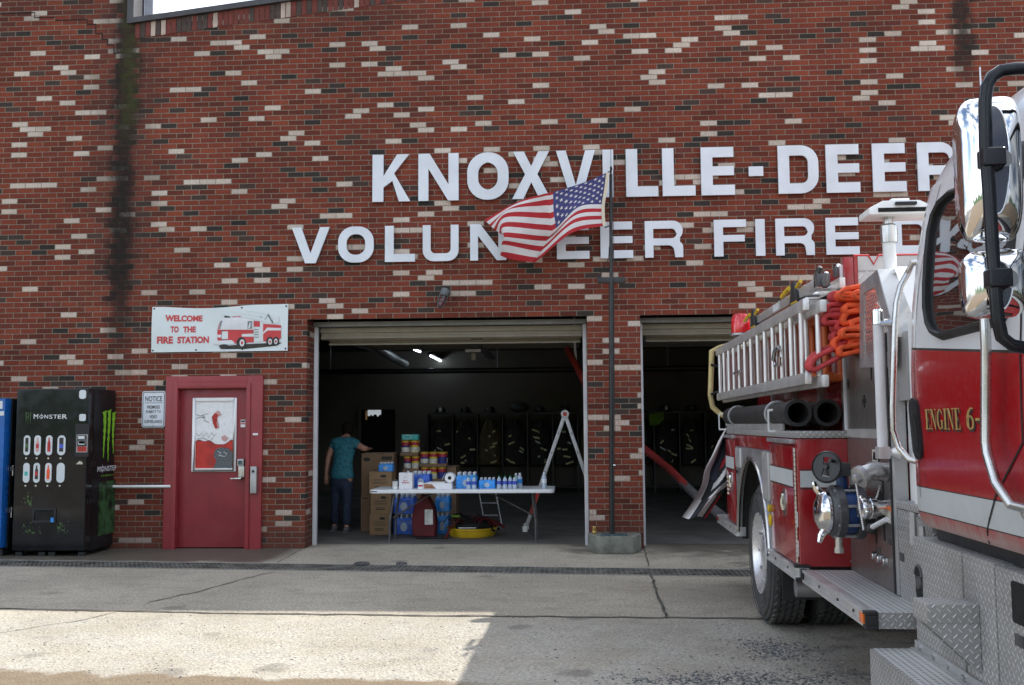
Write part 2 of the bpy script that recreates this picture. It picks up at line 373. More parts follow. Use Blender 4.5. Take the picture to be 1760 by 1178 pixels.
def mat_redcab():
    # road dust thrown up along the sill, fading out upwards with a ragged edge
    m, t, b, N = base('cab_red'); co = obco(t)
    sp = nd(t, 'ShaderNodeSeparateXYZ'); t.links.new(co, sp.inputs[0])
    mp = nd(t, 'ShaderNodeMapping'); mp.inputs['Scale'].default_value = (14, 14, 2.); t.links.new(co, mp.inputs[0])
    sn = N.noise(mp.outputs[0], 1.6, 6, .7)
    d = N.rng(N.m('ADD', sp.outputs[2], N.m('MULTIPLY', N.m('SUBTRACT', sn, .5), -.20)), 1.035, 1.135, .80, 0.)
    d2 = N.m('MULTIPLY', N.rng(N.noise(co, 30, 5, .7), .45, .8), .10)
    c = N.mix(N.noise(co, 2, 3), (.33, .008, .012), (.41, .011, .015))
    c = N.mix(N.m('MAXIMUM', d, d2), c, (.36, .29, .26))
    t.links.new(c, b.inputs['Base Color']); t.links.new(N.rng(d, 0, .5, .22, .6), b.inputs['Roughness']); b.inputs['Coat Weight'].default_value = .45; b.inputs['Coat Roughness'].default_value = .08
mat_redcab()
def mat_mesh():
    m, t, b, N = base('expanded_mesh'); uv = uvco(t)
    sp = nd(t, 'ShaderNodeSeparateXYZ'); t.links.new(uv, sp.inputs[0])
    u = N.m('DIVIDE', N.m('ADD', sp.outputs[0], 50.), .030); v = N.m('DIVIDE', N.m('ADD', sp.outputs[1], 50.), .038)
    p = N.m('ADD', u, v); q = N.m('SUBTRACT', u, v)
    a = N.m('ABSOLUTE', N.m('SUBTRACT', N.m('FRACT', p), .5)); c = N.m('ABSOLUTE', N.m('SUBTRACT', N.m('FRACT', q), .5))
    hole = N.m('MULTIPLY', N.rng(a, .30, .34, 1., 0.), N.rng(c, .30, .34, 1., 0.))
    b.inputs['Base Color'].default_value = (.55, .55, .56, 1); b.inputs['Metallic'].default_value = .7; b.inputs['Roughness'].default_value = .35
    t.links.new(N.m('SUBTRACT', 1., hole), b.inputs['Alpha'])
mat_mesh()
# ------------------------------------------------------------------ geometry helpers
class MB:
    def __init__(s, f=None): s.v = []; s.f = []; s.mi = []; s.tf = f; s.cur = 0
    def add(s, vs, fs, mi=None):
        n = len(s.v)
        s.v += [s.tf(*p) if s.tf else tuple(p) for p in vs]
        s.f += [[i+n for i in f] for f in fs]; s.mi += [s.cur if mi is None else mi]*len(fs)
        return s
    def box(s, x0, x1, y0, y1, z0, z1, mi=None):
        return s.add([(x0, y0, z0), (x1, y0, z0), (x1, y1, z0), (x0, y1, z0), (x0, y0, z1), (x1, y0, z1), (x1, y1, z1), (x0, y1, z1)],
                     [(0, 3, 2, 1), (4, 5, 6, 7), (0, 1, 5, 4), (1, 2, 6, 5), (2, 3, 7, 6), (3, 0, 4, 7)], mi)
    def prism(s, pts, ax, c0, c1, mi=None):
        def P(p, c): return {'x': (c, p[0], p[1]), 'y': (p[0], c, p[1]), 'z': (p[0], p[1], c)}[ax]
        n = len(pts)
        return s.add([P(p, c0) for p in pts]+[P(p, c1) for p in pts],
                     [list(range(n)), list(range(2*n-1, n-1, -1))]+[(i, (i+1) % n, n+(i+1) % n, n+i) for i in range(n)], mi)
    def tube(s, pts, r, n=10, closed=False, mi=None, caps=True, flat=1.0):
        P = [Vector(p) for p in pts]; m = len(P); rings = []; up = None
        R = r if isinstance(r, (list, tuple)) else [r]*m
        for i in range(m):
            a = P[(i-1) % m] if (closed or i > 0) else P[0]; b = P[(i+1) % m] if (closed or i < m-1) else P[-1]
            t = (b-a)
            if t.length < 1e-9: t = Vector((0, 0, 1))
            t.normalize()
            if up is None:
                up = Vector((0, 0, 1)) if abs(t.z) < .9 else Vector((0, 1, 0))
            u = (up-t*up.dot(t))
            if u.length < 1e-6: u = t.orthogonal()
            u.normalize(); w_ = t.cross(u); up = u
            rings.append([P[i]+(u*math.cos(2*PI*k/n)*flat+w_*math.sin(2*PI*k/n))*R[i] for k in range(n)])
        vs = [tuple(p) for q in rings for p in q]; fs = []
        for i in range(m if closed else m-1):
            j = (i+1) % m
            for k in range(n): fs.append((i*n+k, i*n+(k+1) % n, j*n+(k+1) % n, j*n+k))
        if caps and not closed: fs += [list(range(n-1, -1, -1)), [(m-1)*n+k for k in range(n)]]
        return s.add(vs, fs, mi)
    def lathe(s, prof, c, ax, n=32, mi=None, caps=True):
        A = Vector(ax).normalized(); U = A.orthogonal().normalized(); V = A.cross(U); C = Vector(c)
        vs = [tuple(C+A*h+(U*math.cos(2*PI*k/n)+V*math.sin(2*PI*k/n))*r) for r, h in prof for k in range(n)]; fs = []
        for i in range(len(prof)-1):
            for k in range(n): fs.append((i*n+k, i*n+(k+1) % n, (i+1)*n+(k+1) % n, (i+1)*n+k))
        if caps: fs += [list(range(n-1, -1, -1)), [(len(prof)-1)*n+k for k in range(n)]]
        return s.add(vs, fs, mi)
    def cyl(s, a, b, r, n=16, mi=None):
        a = Vector(a); b = Vector(b); return s.lathe([(r, 0), (r, (b-a).length)], a, b-a, n, mi)
    def ell(s, c, r, nu=16, nv=10, mi=None):
        vs = [(c[0]+r[0]*math.sin(PI*j/nv)*math.cos(2*PI*i/nu), c[1]+r[1]*math.sin(PI*j/nv)*math.sin(2*PI*i/nu), c[2]+r[2]*math.cos(PI*j/nv)) for j in range(nv+1) for i in range(nu)]
        return s.add(vs, [(j*nu+i, (j+1)*nu+i, (j+1)*nu+(i+1) % nu, j*nu+(i+1) % nu) for j in range(nv) for i in range(nu)], mi)
    def grid(s, G, mi=None, mf=None):
        m, n = len(G), len(G[0]); vs = [tuple(p) for r in G for p in r]
        for i in range(m-1):
            pass
        base_ = len(s.v); s.v += [s.tf(*p) if s.tf else p for p in vs]
        for i in range(m-1):
            for j in range(n-1):
                s.f.append([base_+i*n+j, base_+i*n+j+1, base_+(i+1)*n+j+1, base_+(i+1)*n+j]); s.mi.append(mf(i, j) if mf else (s.cur if mi is None else mi))
        return s
    def poly(s, pts, mi=None): return s.add(pts, [list(range(len(pts)))], mi)
    def build(s, name, mats, parent=None, smooth=35, bevel=0., merge=True, thick=0., seg=2, split=False):
        if split:
            par = list(range(len(s.v)))
            def fd(i):
                while par[i] != i: par[i] = par[par[i]]; i = par[i]
                return i
            for f in s.f:
                for i in f[1:]: par[fd(i)] = fd(f[0])
            gr_ = {}
            for f, mi in zip(s.f, s.mi): gr_.setdefault(fd(f[0]), []).append((f, mi))
            outs = []
            for fs in gr_.values():
                ids = sorted({i for f, _ in fs for i in f}); mp_ = {i: k for k, i in enumerate(ids)}; c = MB()
                c.v = [s.v[i] for i in ids]; c.f = [[mp_[i] for i in f] for f, _ in fs]; c.mi = [mi for _, mi in fs]
                outs.append(c.build(name, mats, parent, smooth, bevel, merge, thick, seg))
            return outs[0]
        me = bpy.data.meshes.new(name); me.from_pydata([tuple(p) for p in s.v], [], s.f)
        if not isinstance(mats, (list, tuple)): mats = [mats]
        for m in mats: me.materials.append(MATS[m])
        me.polygons.foreach_set('material_index', s.mi)
        bm = bmesh.new(); bm.from_mesh(me)
        if merge: bmesh.ops.remove_doubles(bm, verts=bm.verts, dist=1e-5)
        bmesh.ops.recalc_face_normals(bm, faces=bm.faces)
        if thick:
            bmesh.ops.solidify(bm, geom=bm.faces[:], thickness=thick)
            bmesh.ops.recalc_face_normals(bm, faces=bm.faces)
        if bevel:
            es = [e for e in bm.edges if len(e.link_faces) == 2 and e.calc_face_angle(0) > .5]
            bmesh.ops.bevel(bm, geom=es, offset=bevel, segments=seg, profile=.7, affect='EDGES', clamp_overlap=True)
        uvl = bm.loops.layers.uv.new('UVMap')
        for f in bm.faces:
            n = f.normal; ax = max(range(3), key=lambda i: abs(n[i]))
            for l in f.loops:
                p = l.vert.co; l[uvl].uv = (p.y, p.z) if ax == 0 else (p.x, p.z) if ax == 1 else (p.x, p.y)
            f.smooth = smooth > 0
        bm.to_mesh(me); bm.free()
        if smooth > 0:
            try: me.set_sharp_from_angle(angle=math.radians(smooth))
            except Exception: pass
        o = bpy.data.objects.new(name, me); COL.objects.link(o)
        if parent is not None:
            o.parent = parent
            if isinstance(parent, bpy.types.Object) and parent.get('_off'):
                pass
        return o
def tag(o, label, cat, group=None):
    o['label'] = label; o['category'] = cat
    if group: o['group'] = group
    return o
def kind(o, k): o['kind'] = k; return o
def empty(name, loc, label=None, cat=None, group=None, rz=0.):
    o = bpy.data.objects.new(name, None); COL.objects.link(o); o.location = loc; o.rotation_euler = (0, 0, rz); o.empty_display_size = .2
    if label: tag(o, label, cat, group)
    return o
def rel(e):                     # MB whose world coordinates become children coordinates of the (unrotated) Empty e
    L = e.location.copy(); return MB(lambda x, y, z: (x-L.x, y-L.y, z-L.z))
def copy_tree(o, parent=None):
    c = o.copy(); COL.objects.link(c)
    if parent is not None: c.parent = parent
    for ch in [x for x in bpy.data.objects if x.parent is o]: copy_tree(ch, c)
    return c
def arc(cx, cy, r, a0, a1, n=8, ry=None):
    return [(cx+r*math.cos(math.radians(a0+(a1-a0)*i/n)), cy+(ry or r)*math.sin(math.radians(a0+(a1-a0)*i/n))) for i in range(n+1)]
def rrect(x0, x1, y0, y1, r, n=5):
    return arc(x1-r, y1-r, r, 0, 90, n)+arc(x0+r, y1-r, r, 90, 180, n)+arc(x0+r, y0+r, r, 180, 270, n)+arc(x1-r, y0+r, r, 270, 360, n)
def _grab(cu):
    o = bpy.data.objects.new('tmp', cu); COL.objects.link(o); dg = bpy.context.evaluated_depsgraph_get(); dg.update()
    me = bpy.data.meshes.new_from_object(o.evaluated_get(dg))
    V = [tuple(v.co) for v in me.vertices]; F = [list(p.vertices) for p in me.polygons]
    bpy.data.objects.remove(o); bpy.data.curves.remove(cu); bpy.data.meshes.remove(me)
    return V, F
def fill(polys, ext=0.):
    cu = bpy.data.curves.new('tmp', 'CURVE'); cu.dimensions = '2D'; cu.fill_mode = 'BOTH'; cu.extrude = ext
    for P in polys:
        sp = cu.splines.new('POLY'); sp.points.add(len(P)-1)
        for q, p in zip(sp.points, P): q.co = (p[0], p[1], 0, 1)
        sp.use_cyclic_u = True
    return _grab(cu)
def text(st, size=1., off=0., ext=0., sx=1., align='CENTER'):
    cu = bpy.data.curves.new('tmp', 'FONT'); cu.body = st; cu.size = size; cu.offset = off; cu.extrude = ext; cu.align_x = align; cu.align_y = 'CENTER'; cu.resolution_u = 3
    V, F = _grab(cu); return [(v[0]*sx, v[1], v[2]) for v in V], F
def put(mb, VF, o, ux, uy, mi=None, un=None):
    o, ux, uy = Vector(o), Vector(ux), Vector(uy); un = Vector(un) if un is not None else ux.cross(uy).normalized()
    mb.add([tuple(o+ux*v[0]+uy*v[1]+un*v[2]) for v in VF[0]], VF[1], mi)
def fit_text(mb, st, x0, x1, z0, z1, place, off=0., mi=None):
    """text scaled to fill a rectangle; place(u, v) gives the point"""
    V, F = text(st, 1., off)
    xs = [v[0] for v in V]; ys = [v[1] for v in V]
    f = lambda v: (x0+(v[0]-min(xs))/(max(xs)-min(xs))*(x1-x0), z0+(v[1]-min(ys))/(max(ys)-min(ys))*(z1-z0))
    mb.add([place(*f(v)) for v in V], F, mi)
X_, Y_, Z_ = Vector((1, 0, 0)), Vector((0, 1, 0)), Vector((0, 0, 1))
# ================================================================== SETTING
def sheet(x0, x1, y0, y1, z, step=None):
    b = MB(); b.poly([(x0, y0, z), (x1, y0, z), (x1, y1, z), (x0, y1, z)]); return b
g = MB()
DR0, DR1 = -2.0, -1.50       # drain slot (front, back) measured at the middle of the apron
def dy(x): return .079*(x+.6)*-1+0.0   # the channel runs slightly askew of the wall
def strip_pts(x, back): return (DR1 if back else DR0)+dy(x)
# apron split along the drain channel
xa, xb = -400., 400.
g.poly([(xa, -900, 0), (xb, -900, 0), (xb, strip_pts(14, False), 0), (14, strip_pts(14, False), 0), (-14, strip_pts(-14, False), 0), (xa, strip_pts(-14, False), 0)])
g.poly([(-14, strip_pts(-14, True), 0), (14, strip_pts(14, True), 0), (14, .45, 0), (14, 13, 0), (-14, 13, 0), (-14, .45, 0)])
g.poly([(xa, strip_pts(-14, False), 0), (-14, strip_pts(-14, False), 0), (-14, .45, 0), (-14, 400, 0), (xa, 400, 0)])
g.poly([(14, strip_pts(14, False), 0), (xb, strip_pts(14, False), 0), (xb, 400, 0), (14, 400, 0), (14, .45, 0)])
ground = kind(g.build('ground', 'apron_concrete', smooth=0), 'structure')
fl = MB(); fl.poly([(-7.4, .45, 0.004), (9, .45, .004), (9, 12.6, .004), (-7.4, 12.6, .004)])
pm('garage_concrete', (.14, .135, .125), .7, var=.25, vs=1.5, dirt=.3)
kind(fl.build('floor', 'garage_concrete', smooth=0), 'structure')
# expansion joints and cracks: thin dirt-filled lines 4 mm proud
j = MB()
def line(pts, wd, z=.004, jit=.0):
    P = []
    for (x0, y0), (x1, y1) in zip(pts, pts[1:]):
        n = max(2, int(math.hypot(x1-x0, y1-y0)/.12)) if jit else 1
        for i in range(n): P.append((x0+(x1-x0)*i/n+rnd.uniform(-jit, jit), y0+(y1-y0)*i/n+rnd.uniform(-jit, jit)))
    P.append(pts[-1])
    L, R_ = [], []
    for i, p in enumerate(P):
        a, b = P[max(0, i-1)], P[min(len(P)-1, i+1)]; dx, dy_ = b[0]-a[0], b[1]-a[1]; l = math.hypot(dx, dy_) or 1
        ww = wd*.5*(rnd.uniform(.6, 1.4) if jit else 1)
        L.append((p[0]-dy_/l*ww, p[1]+dx/l*ww, z)); R_.append((p[0]+dy_/l*ww, p[1]-dx/l*ww, z))
    j.grid([L, R_])
pm('joint_dirt', (.085, .078, .066), .9, var=.6, vs=5)
line([(-9, -3.75), (-4.73, -4.014), (-2.72, -4.17), (-.475, -4.236), (1.4, -4.283), (6, -4.4)], .050, .004, .016)
line([(.883, .30), (.80, -1.45)], .016, .004, .006); line([(.78, -2.06), (.718, -4.25)], .022, .004, .010)
line([(-3.295, .018), (-3.23, -1.25)], .010, .004, .006)
line([(-3.05, -1.92), (-3.17, -2.2), (-3.42, -3.22), (-3.62, -3.7)], .016, .004, .02); line([(-3.66, -4.02), (-3.77, -4.4), (-4.4, -5.3)], .010, .004, .02)
kind(j.build('joint_lines', 'joint_dirt', smooth=0), 'structure')
# drain: channel below ground and a galvanised grate
dr = empty('drain_channel', (0, -1.75, 0), 'long galvanised trench drain grate running across the apron before the doors', 'drain')
c = rel(dr); DX0, DX1 = -8.6, 9.
def dpt(x, t, z): return (x, strip_pts(x, False)*(1-t)+strip_pts(x, True)*t, z)
c.grid([[dpt(x, t, z) for x in (DX0-5.4, DX1+5)] for t, z in ((0, 0), (0, -.16), (1, -.16), (1, 0))]); c.build('trough', 'gap_dark', dr, smooth=0)
# channel is 0.5 m wide on paper; the grate fills the middle, concrete lips left and right
lip = rel(dr)
for t0, t1 in ((0, .07), (.93, 1)):
    lip.grid([[dpt(x, t, .003) for x in (DX0-5.4, DX1+5)] for t in (t0, t1)])
pm('drain_lip', (.26, .25, .225), .85, var=.2, vs=4, dirt=.25); lip.build('lip', 'drain_lip', dr, smooth=0)
gr = rel(dr)
for k in range(5):
    t = .09+k*.82/4
    a, b = dpt(DX0, t, .004), dpt(DX1, t, .004)
    gr.add([(a[0], a[1]-.006, -.03), (b[0], b[1]-.006, -.03), (b[0], b[1]+.006, -.03), (a[0], a[1]+.006, -.03), (a[0], a[1]-.006, .003), (b[0], b[1]-.006, .003), (b[0], b[1]+.006, .003), (a[0], a[1]+.006, .003)],
           [(4, 5, 6, 7), (0, 1, 5, 4), (2, 3, 7, 6)])
n = int((DX1-DX0)/.052)
for i in range(n):
    x = DX0+i*.052
    a, b = dpt(x, .08, .0015), dpt(x, .92, .0015)
    gr.add([(x-.006, a[1], .001), (x+.006, a[1], .001), (x+.006, b[1], .001), (x-.006, b[1], .001), (x-.006, a[1], -.03), (x-.006, b[1], -.03)], [(0, 1, 2, 3), (0, 3, 5, 4)])
pm('grate_metal', (.17, .165, .15), .6, .4, var=.4, vs=5)
gr.build('grate', 'grate_metal', dr, smooth=0, merge=False)
for px_, lab_ in ((622, 'larger dark iron disc lying on the trench drain grate'), (690, 'smaller dark iron disc lying on the trench drain grate')):
    p = onZ(px_, 970, .004); e = empty('iron_disc', (p.x, p.y, .004), lab_, 'disc'); m = rel(e); r_ = .085 if px_ < 650 else .06
    m.lathe([(r_, 0), (r_, .012), (r_*.8, .020), (r_*.3, .022)], (p.x, p.y, .0045), (0, 0, 1), 20); m.build('disc_plate', 'cast_grey', e)
# loose gravel on the worn part of the apron
gv = MB()
def stone(x, y, r):
    z = r*.3; k = rnd.uniform(0, 6)
    vs = [(x+r*math.cos(k+i*1.256)*rnd.uniform(.6, 1.2), y+r*math.sin(k+i*1.256)*rnd.uniform(.6, 1.2), .001) for i in range(5)]+[(x+rnd.uniform(-.3, .3)*r, y, z*2)]
    gv.add(vs, [(i, (i+1) % 5, 5) for i in range(5)], rnd.choice((0, 0, 1)))
cl = [onZ(1330, 1118), onZ(1280, 1168), onZ(1420, 1165), onZ(1190, 1172)]
for c_, n_, sx, sy in ((cl[0], 800, .12, .17), (cl[1], 900, .30, .10), (cl[2], 200, .25, .15), (cl[3], 300, .3, .06)):
    for _ in range(n_): stone(rnd.gauss(c_.x, sx), rnd.gauss(c_.y, sy), rnd.uniform(.004, .013))
for _ in range(1500): stone(rnd.uniform(-4.5, 3.6), rnd.uniform(-7.0, -4.1), rnd.uniform(.003, .009)*(1.6 if rnd.random() < .05 else 1))
pm('gravel_pale', (.33, .31, .27), .9, var=.4, vs=30)
kind(gv.build('gravel', ['gravel', 'gravel_pale'], smooth=0, merge=False), 'stuff')
# invented wooded backdrop behind the camera, added for reflections in chrome and panes
h = MB(); G = []
for k in range(3):
    row = []
    for i in range(61):
        a = PI+PI*i/60; r_ = 95+k*45
        row.append((math.cos(a)*r_*1.6, math.sin(a)*r_-30, [-1, 9, 20][k]*(1+.35*math.sin(i*.9)+.2*math.sin(i*2.3+k)) if k else -1))
    G.append(row)
h.grid(G); kind(h.build('reflection_hills', 'hill_green'), 'structure')

# ================================================================== FIRE STATION
st = empty('fire_station', (0, 0, 0), 'red brick fire station with gabled front, red entry door and two open vehicle bays', 'building')
b = MB()
OX = [-14, -4.905, -3.960, -3.265, .213, .860, 4.34, 14]
ZL, ZD, DEP = 2.816, 1.985, .42
def q(x0, x1, z0, z1, y=0.): b.poly([(x0, y, z0), (x1, y, z0), (x1, y, z1), (x0, y, z1)])
q(-14, OX[1], 0, ZL); q(OX[2], OX[3], 0, ZL); q(OX[1], OX[2], ZD, ZL); q(OX[4], OX[5], 0, ZL); q(OX[6], 14, 0, ZL)
RF = [(-5.59, 6.69), (-.4, 7.27), (2.0, 7.06), (14, 7.06)]  # out-of-view stretch on the right kept level to cast a straight shadow edge
b.poly([(-14, 0, ZL), (14, 0, ZL), (14, 0, 7.06), (2.0, 0, 7.06), (-.4, 0, 7.27), (-5.59, 0, 6.69), (-5.59, 0, 8.6), (-14, 0, 8.6)])
for x in (OX[3], OX[4], OX[5], OX[6]): b.poly([(x, 0, 0), (x, DEP, 0), (x, DEP, ZL), (x, 0, ZL)])
for x in (OX[1], OX[2]): b.poly([(x, 0, 0), (x, .12, 0), (x, .12, ZD), (x, 0, ZD)])
b.poly([(OX[1], 0, ZD), (OX[2], 0, ZD), (OX[2], .12, ZD), (OX[1], .12, ZD)])
b.poly([(-5.59, 0, 6.69), (-5.59, .10, 6.69), (-5.59, .10, 8.6), (-5.59, 0, 8.6)])
b.build('brick_wall', 'brick', st, smooth=0)
# soldier course following the gable, just under the coping
sc_ = MB(); x = -5.55; i = 0
pm('soldier_red', (.13, .028, .02), .8, var=.2, vs=9); pm('soldier_dark', (.05, .035, .03), .8, var=.2); pm('soldier_pale', (.40, .33, .28), .8, var=.2)
while x < -.5:
    z = 6.69+(x+5.59)*.1117; hh = .205
    mi = rnd.choice((0, 0, 0, 0, 0, 1, 1, 2)); sl_ = .1117
    sc_.prism([(x, z-hh), (x+.058, z-hh+.0065), (x+.058, z-.012+.0065), (x, z-.012)], 'y', -.005, .02, mi); x += .068; i += 1
sc_.build('soldier_course', ['soldier_red', 'soldier_dark', 'soldier_pale'], st, smooth=0)
cp = MB()
for (x0, z0), (x1, z1) in zip(RF, RF[1:]): cp.prism([(x0, z0-.005), (x1, z1-.005), (x1, z1+.065), (x0, z0+.065)], 'y', -.045, .40)
cp.box(-5.66, -5.575, -.02, .3, 6.69, 8.65)
cp.build('roof_coping', 'coping_dark', st, smooth=0)
fs = MB(); fs.box(-5.574, -5.46, .30, .55, 6.6, 9.0); pm('fascia_lilac', (.42, .44, .52), .5); fs.build('fascia_panel', 'fascia_lilac', st, smooth=0)
# crack in the brickwork, top left
ck = MB(); pts = [(0, 22), (60, 22), (95, 30), (150, 34), (165, 42), (176, 58), (185, 68), (196, 78), (205, 92)]
for (x0, y0), (x1, y1) in zip(pts, pts[1:]):
    A, B = onY(x0, y0), onY(x1, y1)
    if abs(y1-y0) > 6: ck.poly([(A.x-.006, -.002, A.z), (A.x+.006, -.002, A.z), (A.x+.006, -.002, B.z), (A.x-.006, -.002, B.z)])
    ck.poly([(A.x, -.0025, B.z-.006), (B.x, -.0025, B.z-.006), (B.x, -.0025, B.z+.007), (A.x, -.0025, B.z+.007)])
ck.build('mortar_crack', 'gap_dark', st, smooth=0)
# interior shell
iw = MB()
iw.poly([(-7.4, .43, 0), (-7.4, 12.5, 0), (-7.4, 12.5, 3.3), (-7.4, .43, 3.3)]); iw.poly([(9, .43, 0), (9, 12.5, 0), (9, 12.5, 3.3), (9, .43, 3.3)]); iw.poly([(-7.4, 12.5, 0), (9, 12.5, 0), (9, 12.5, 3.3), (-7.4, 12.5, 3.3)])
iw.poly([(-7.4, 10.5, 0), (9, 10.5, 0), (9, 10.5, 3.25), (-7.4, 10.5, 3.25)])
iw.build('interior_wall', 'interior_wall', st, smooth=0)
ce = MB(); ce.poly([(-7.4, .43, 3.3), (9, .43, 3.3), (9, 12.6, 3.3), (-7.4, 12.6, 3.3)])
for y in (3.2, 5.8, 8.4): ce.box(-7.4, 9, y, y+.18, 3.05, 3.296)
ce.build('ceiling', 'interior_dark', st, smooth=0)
rf = MB(); rf.poly([(-14, .1, 6.5), (14, .1, 6.5), (14, 14, 6.5), (-14, 14, 6.5)]); rf.poly([(-14, 14, 0), (14, 14, 0), (14, 14, 6.5), (-14, 14, 6.5)])
for x in (-14, 14): rf.poly([(x, 0, 0), (x, 14, 0), (x, 14, 6.5), (x, 0, 6.5)])
rf.build('roof', 'coping_dark', st, smooth=0)
# bay doors rolled up overhead: header, jamb trim, the two lowest sections still showing
for (x0, x1) in ((OX[3], OX[4]), (OX[5], OX[6])):
    t = MB()
    t.box(x0+.003, x1-.003, .30, DEP, ZL-.06, ZL-.002)
    t.build('header_trim', 'frame_grey', st, bevel=.004)
    t = MB()
    for xa_, xb_ in ((x0+.003, x0+.05), (x1-.05, x1-.003)): t.box(xa_, xb_, .345, DEP-.01, 0.0, ZL-.063)
    t.build('jamb_trim', 'trim_white', st, bevel=.004, split=True)
    gd = MB(); xl, xr = x0+.055, x1-.055
    # rolled sections hanging just inside the opening, ribbed
    prof = [(.46, 2.752), (.46, 2.69), (.50, 2.685), (.50, 2.64), (.47, 2.635), (.47, 2.615), (.50, 2.61), (.52, 2.60)]
    for k in range(len(prof)-1):
        gd.poly([(xl, prof[k][0], prof[k][1]), (xr, prof[k][0], prof[k][1]), (xr, prof[k+1][0], prof[k+1][1]), (xl, prof[k+1][0], prof[k+1][1])])
    gdo = gd.build('bay_door', 'trim_cream', st, smooth=0)
    g2 = MB(); prof = [(.66, 2.655), (.66, 2.60), (.70, 2.595), (.70, 2.57), (.67, 2.565), (.67, 2.545)]
    for k in range(len(prof)-1):
        g2.poly([(xl+.06, prof[k][0], prof[k][1]), (xr-.02, prof[k][0], prof[k][1]), (xr-.02, prof[k+1][0], prof[k+1][1]), (xl+.06, prof[k+1][0], prof[k+1][1])])
    g2.box(xl+.06, xr-.02, .67, 3.6, 2.70, 2.74)
    g2.build('lower_section', 'trim_cream', gdo, smooth=0)
    k2 = MB()
    k2.box((xl+xr)/2+.25, (xl+xr)/2+.40, .64, .66, 2.60, 2.64); k2.build('lift_handle', 'black_plastic', gdo)
    tr = MB(); tr.tube([(xl+.05, .55, 2.70), (xl+.12, 1.2, 2.66), (xl+.16, 3.4, 2.66)], .028, 6); tr.build('door_track', 'alum_dull', gdo)
# ---- red entry door
fr = MB()
fr.box(-5.026, -4.905+.03, -.045, .02, 0, 2.122); fr.box(-3.960-.03, -3.800, -.045, .02, 0, 2.122); fr.box(-4.874, -3.991, -.0445, .02, 1.985-.02, 2.1215)
fr.box(-4.917, -4.868, -.062, .10, 0, 2.03); fr.box(-3.998, -3.949, -.062, .10, 0, 2.03); fr.box(-4.867, -3.999, -.0615, .10, 1.972, 2.0295)
fr.build('door_frame', 'frame_red', st, bevel=.004)
dr_ = MB(); dr_.box(-4.866, -4.0, .03, .075, .012, 1.970); door = dr_.build('entry_door', 'door_red', st, bevel=.003)
wx0, wx1, wz0, wz1 = -4.700, -4.142, .940, 1.850
wf = MB()
for x0, x1, z0, z1 in ((wx0, wx0+.040, wz0, wz1), (wx1-.040, wx1, wz0, wz1), (wx0+.040, wx1-.040, wz0, wz0+.040), (wx0+.040, wx1-.040, wz1-.040, wz1)): wf.box(x0, x1, .004, .0295, z0, z1)
wf.build('window_frame', 'white_paint', door, bevel=.003)
# papers taped behind the pane: torn white sheet over a red one, a dark cut-out, pencil drawings
ix0, ix1, iz0, iz1 = wx0+.040, wx1-.040, wz0+.040, wz1-.040
pa = MB(); zm = iz0+.335
G = []
for r_ in range(13):
    G.append([(ix0+(ix1-ix0)*i/12, .026+.0016*math.sin(i*1.9+r_*.8), iz0+(zm-iz0)*r_/12) for i in range(13)])
pa.grid(G, 1)
G = []
for r_ in range(13):
    row = []
    for i in range(19):
        f = i/18; zb = zm+.012*math.sin(f*9)-(.05*math.exp(-((f-.70)/.14)**2))+.012*math.sin(f*21)
        row.append((ix0+(ix1-ix0)*f, .0225+.003*mnoise.noise(Vector((f*6, r_*.5, 3))), zb+(iz1-zb)*r_/12))
    G.append(row)
pa.grid(G, 0)
pm('poster_red', (.40, .022, .016), .45, var=.25, vs=6); pm('poster_ink', (.10, .11, .12), .7, var=.5, vs=60); pm('poster_pink', (.52, .30, .29), .7)
pa.build('window_poster', ['paper_white', 'poster_red'], door)
pk = MB(); py = .0165
def pw(px, py_): p = onY(px, py_, .0165); return p
def ppoly(pxs, mi, y=py): 
    P = [onY(a, c, y) for a, c in pxs]; pk.poly([(p.x, y, p.z) for p in P], mi)
ppoly([(364, 717), (369, 710), (376, 712), (373, 720), (377, 735), (370, 737), (366, 728)], 1)
ppoly([(370, 708), (376, 706), (381, 713), (377, 716)], 2, .016)
ppoly([(374, 722), (377, 735), (374, 737), (372, 726)], 2, .0158)
ppoly([(380, 751), (386, 748), (393, 753), (388, 759), (382, 757)], 2)
sil = [(366, 806), (372, 793), (367, 783), (370, 773), (379, 769), (392, 771), (400, 778), (402, 790), (398, 800), (402, 806)]
ppoly(sil, 0)
for seg in ([(336, 712), (344, 715), (358, 711)], [(336, 720), (345, 717), (353, 719)], [(347, 715), (352, 717), (348, 719)], [(358, 711), (359, 727), (350, 722)],
            [(337, 745), (342, 750), (346, 744), (350, 751), (355, 744), (359, 752), (364, 744), (368, 750), (372, 745)], [(338, 755), (348, 753), (360, 758), (366, 753)], [(386, 729), (387, 731)], [(392, 729), (393, 731)]):
    P = [onY(a, c, .0155) for a, c in seg]
    for A, B in zip(P, P[1:]): pk.add([(A.x, .0155, A.z-.003), (B.x, .0155, B.z-.003), (B.x, .0155, B.z+.003), (A.x, .0155, A.z+.003)], [(0, 1, 2, 3)], 3)
P = [onY(a, c, .015) for a, c in ((374, 776), (380, 779), (376, 783), (386, 785), (390, 780), (384, 777))]
for A, B in zip(P, P[1:]): pk.add([(A.x, .0150, A.z-.002), (B.x, .0150, B.z-.002), (B.x, .0150, B.z+.003), (A.x, .0150, A.z+.003)], [(0, 1, 2, 3)], 4)
pk.build('poster_drawing', ['poster_ink', 'poster_red', 'poster_pink', 'banner_grey', 'paper_white'], door, smooth=0)
pn = MB(); pn.box(ix0, ix1, .0262+.004, .034, iz0, iz1); 
hw = MB(); hw.box(-4.105, -4.03, -.005, .029, 1.0, 1.16); hw.build('lock_plate', 'steel', door, bevel=.008)
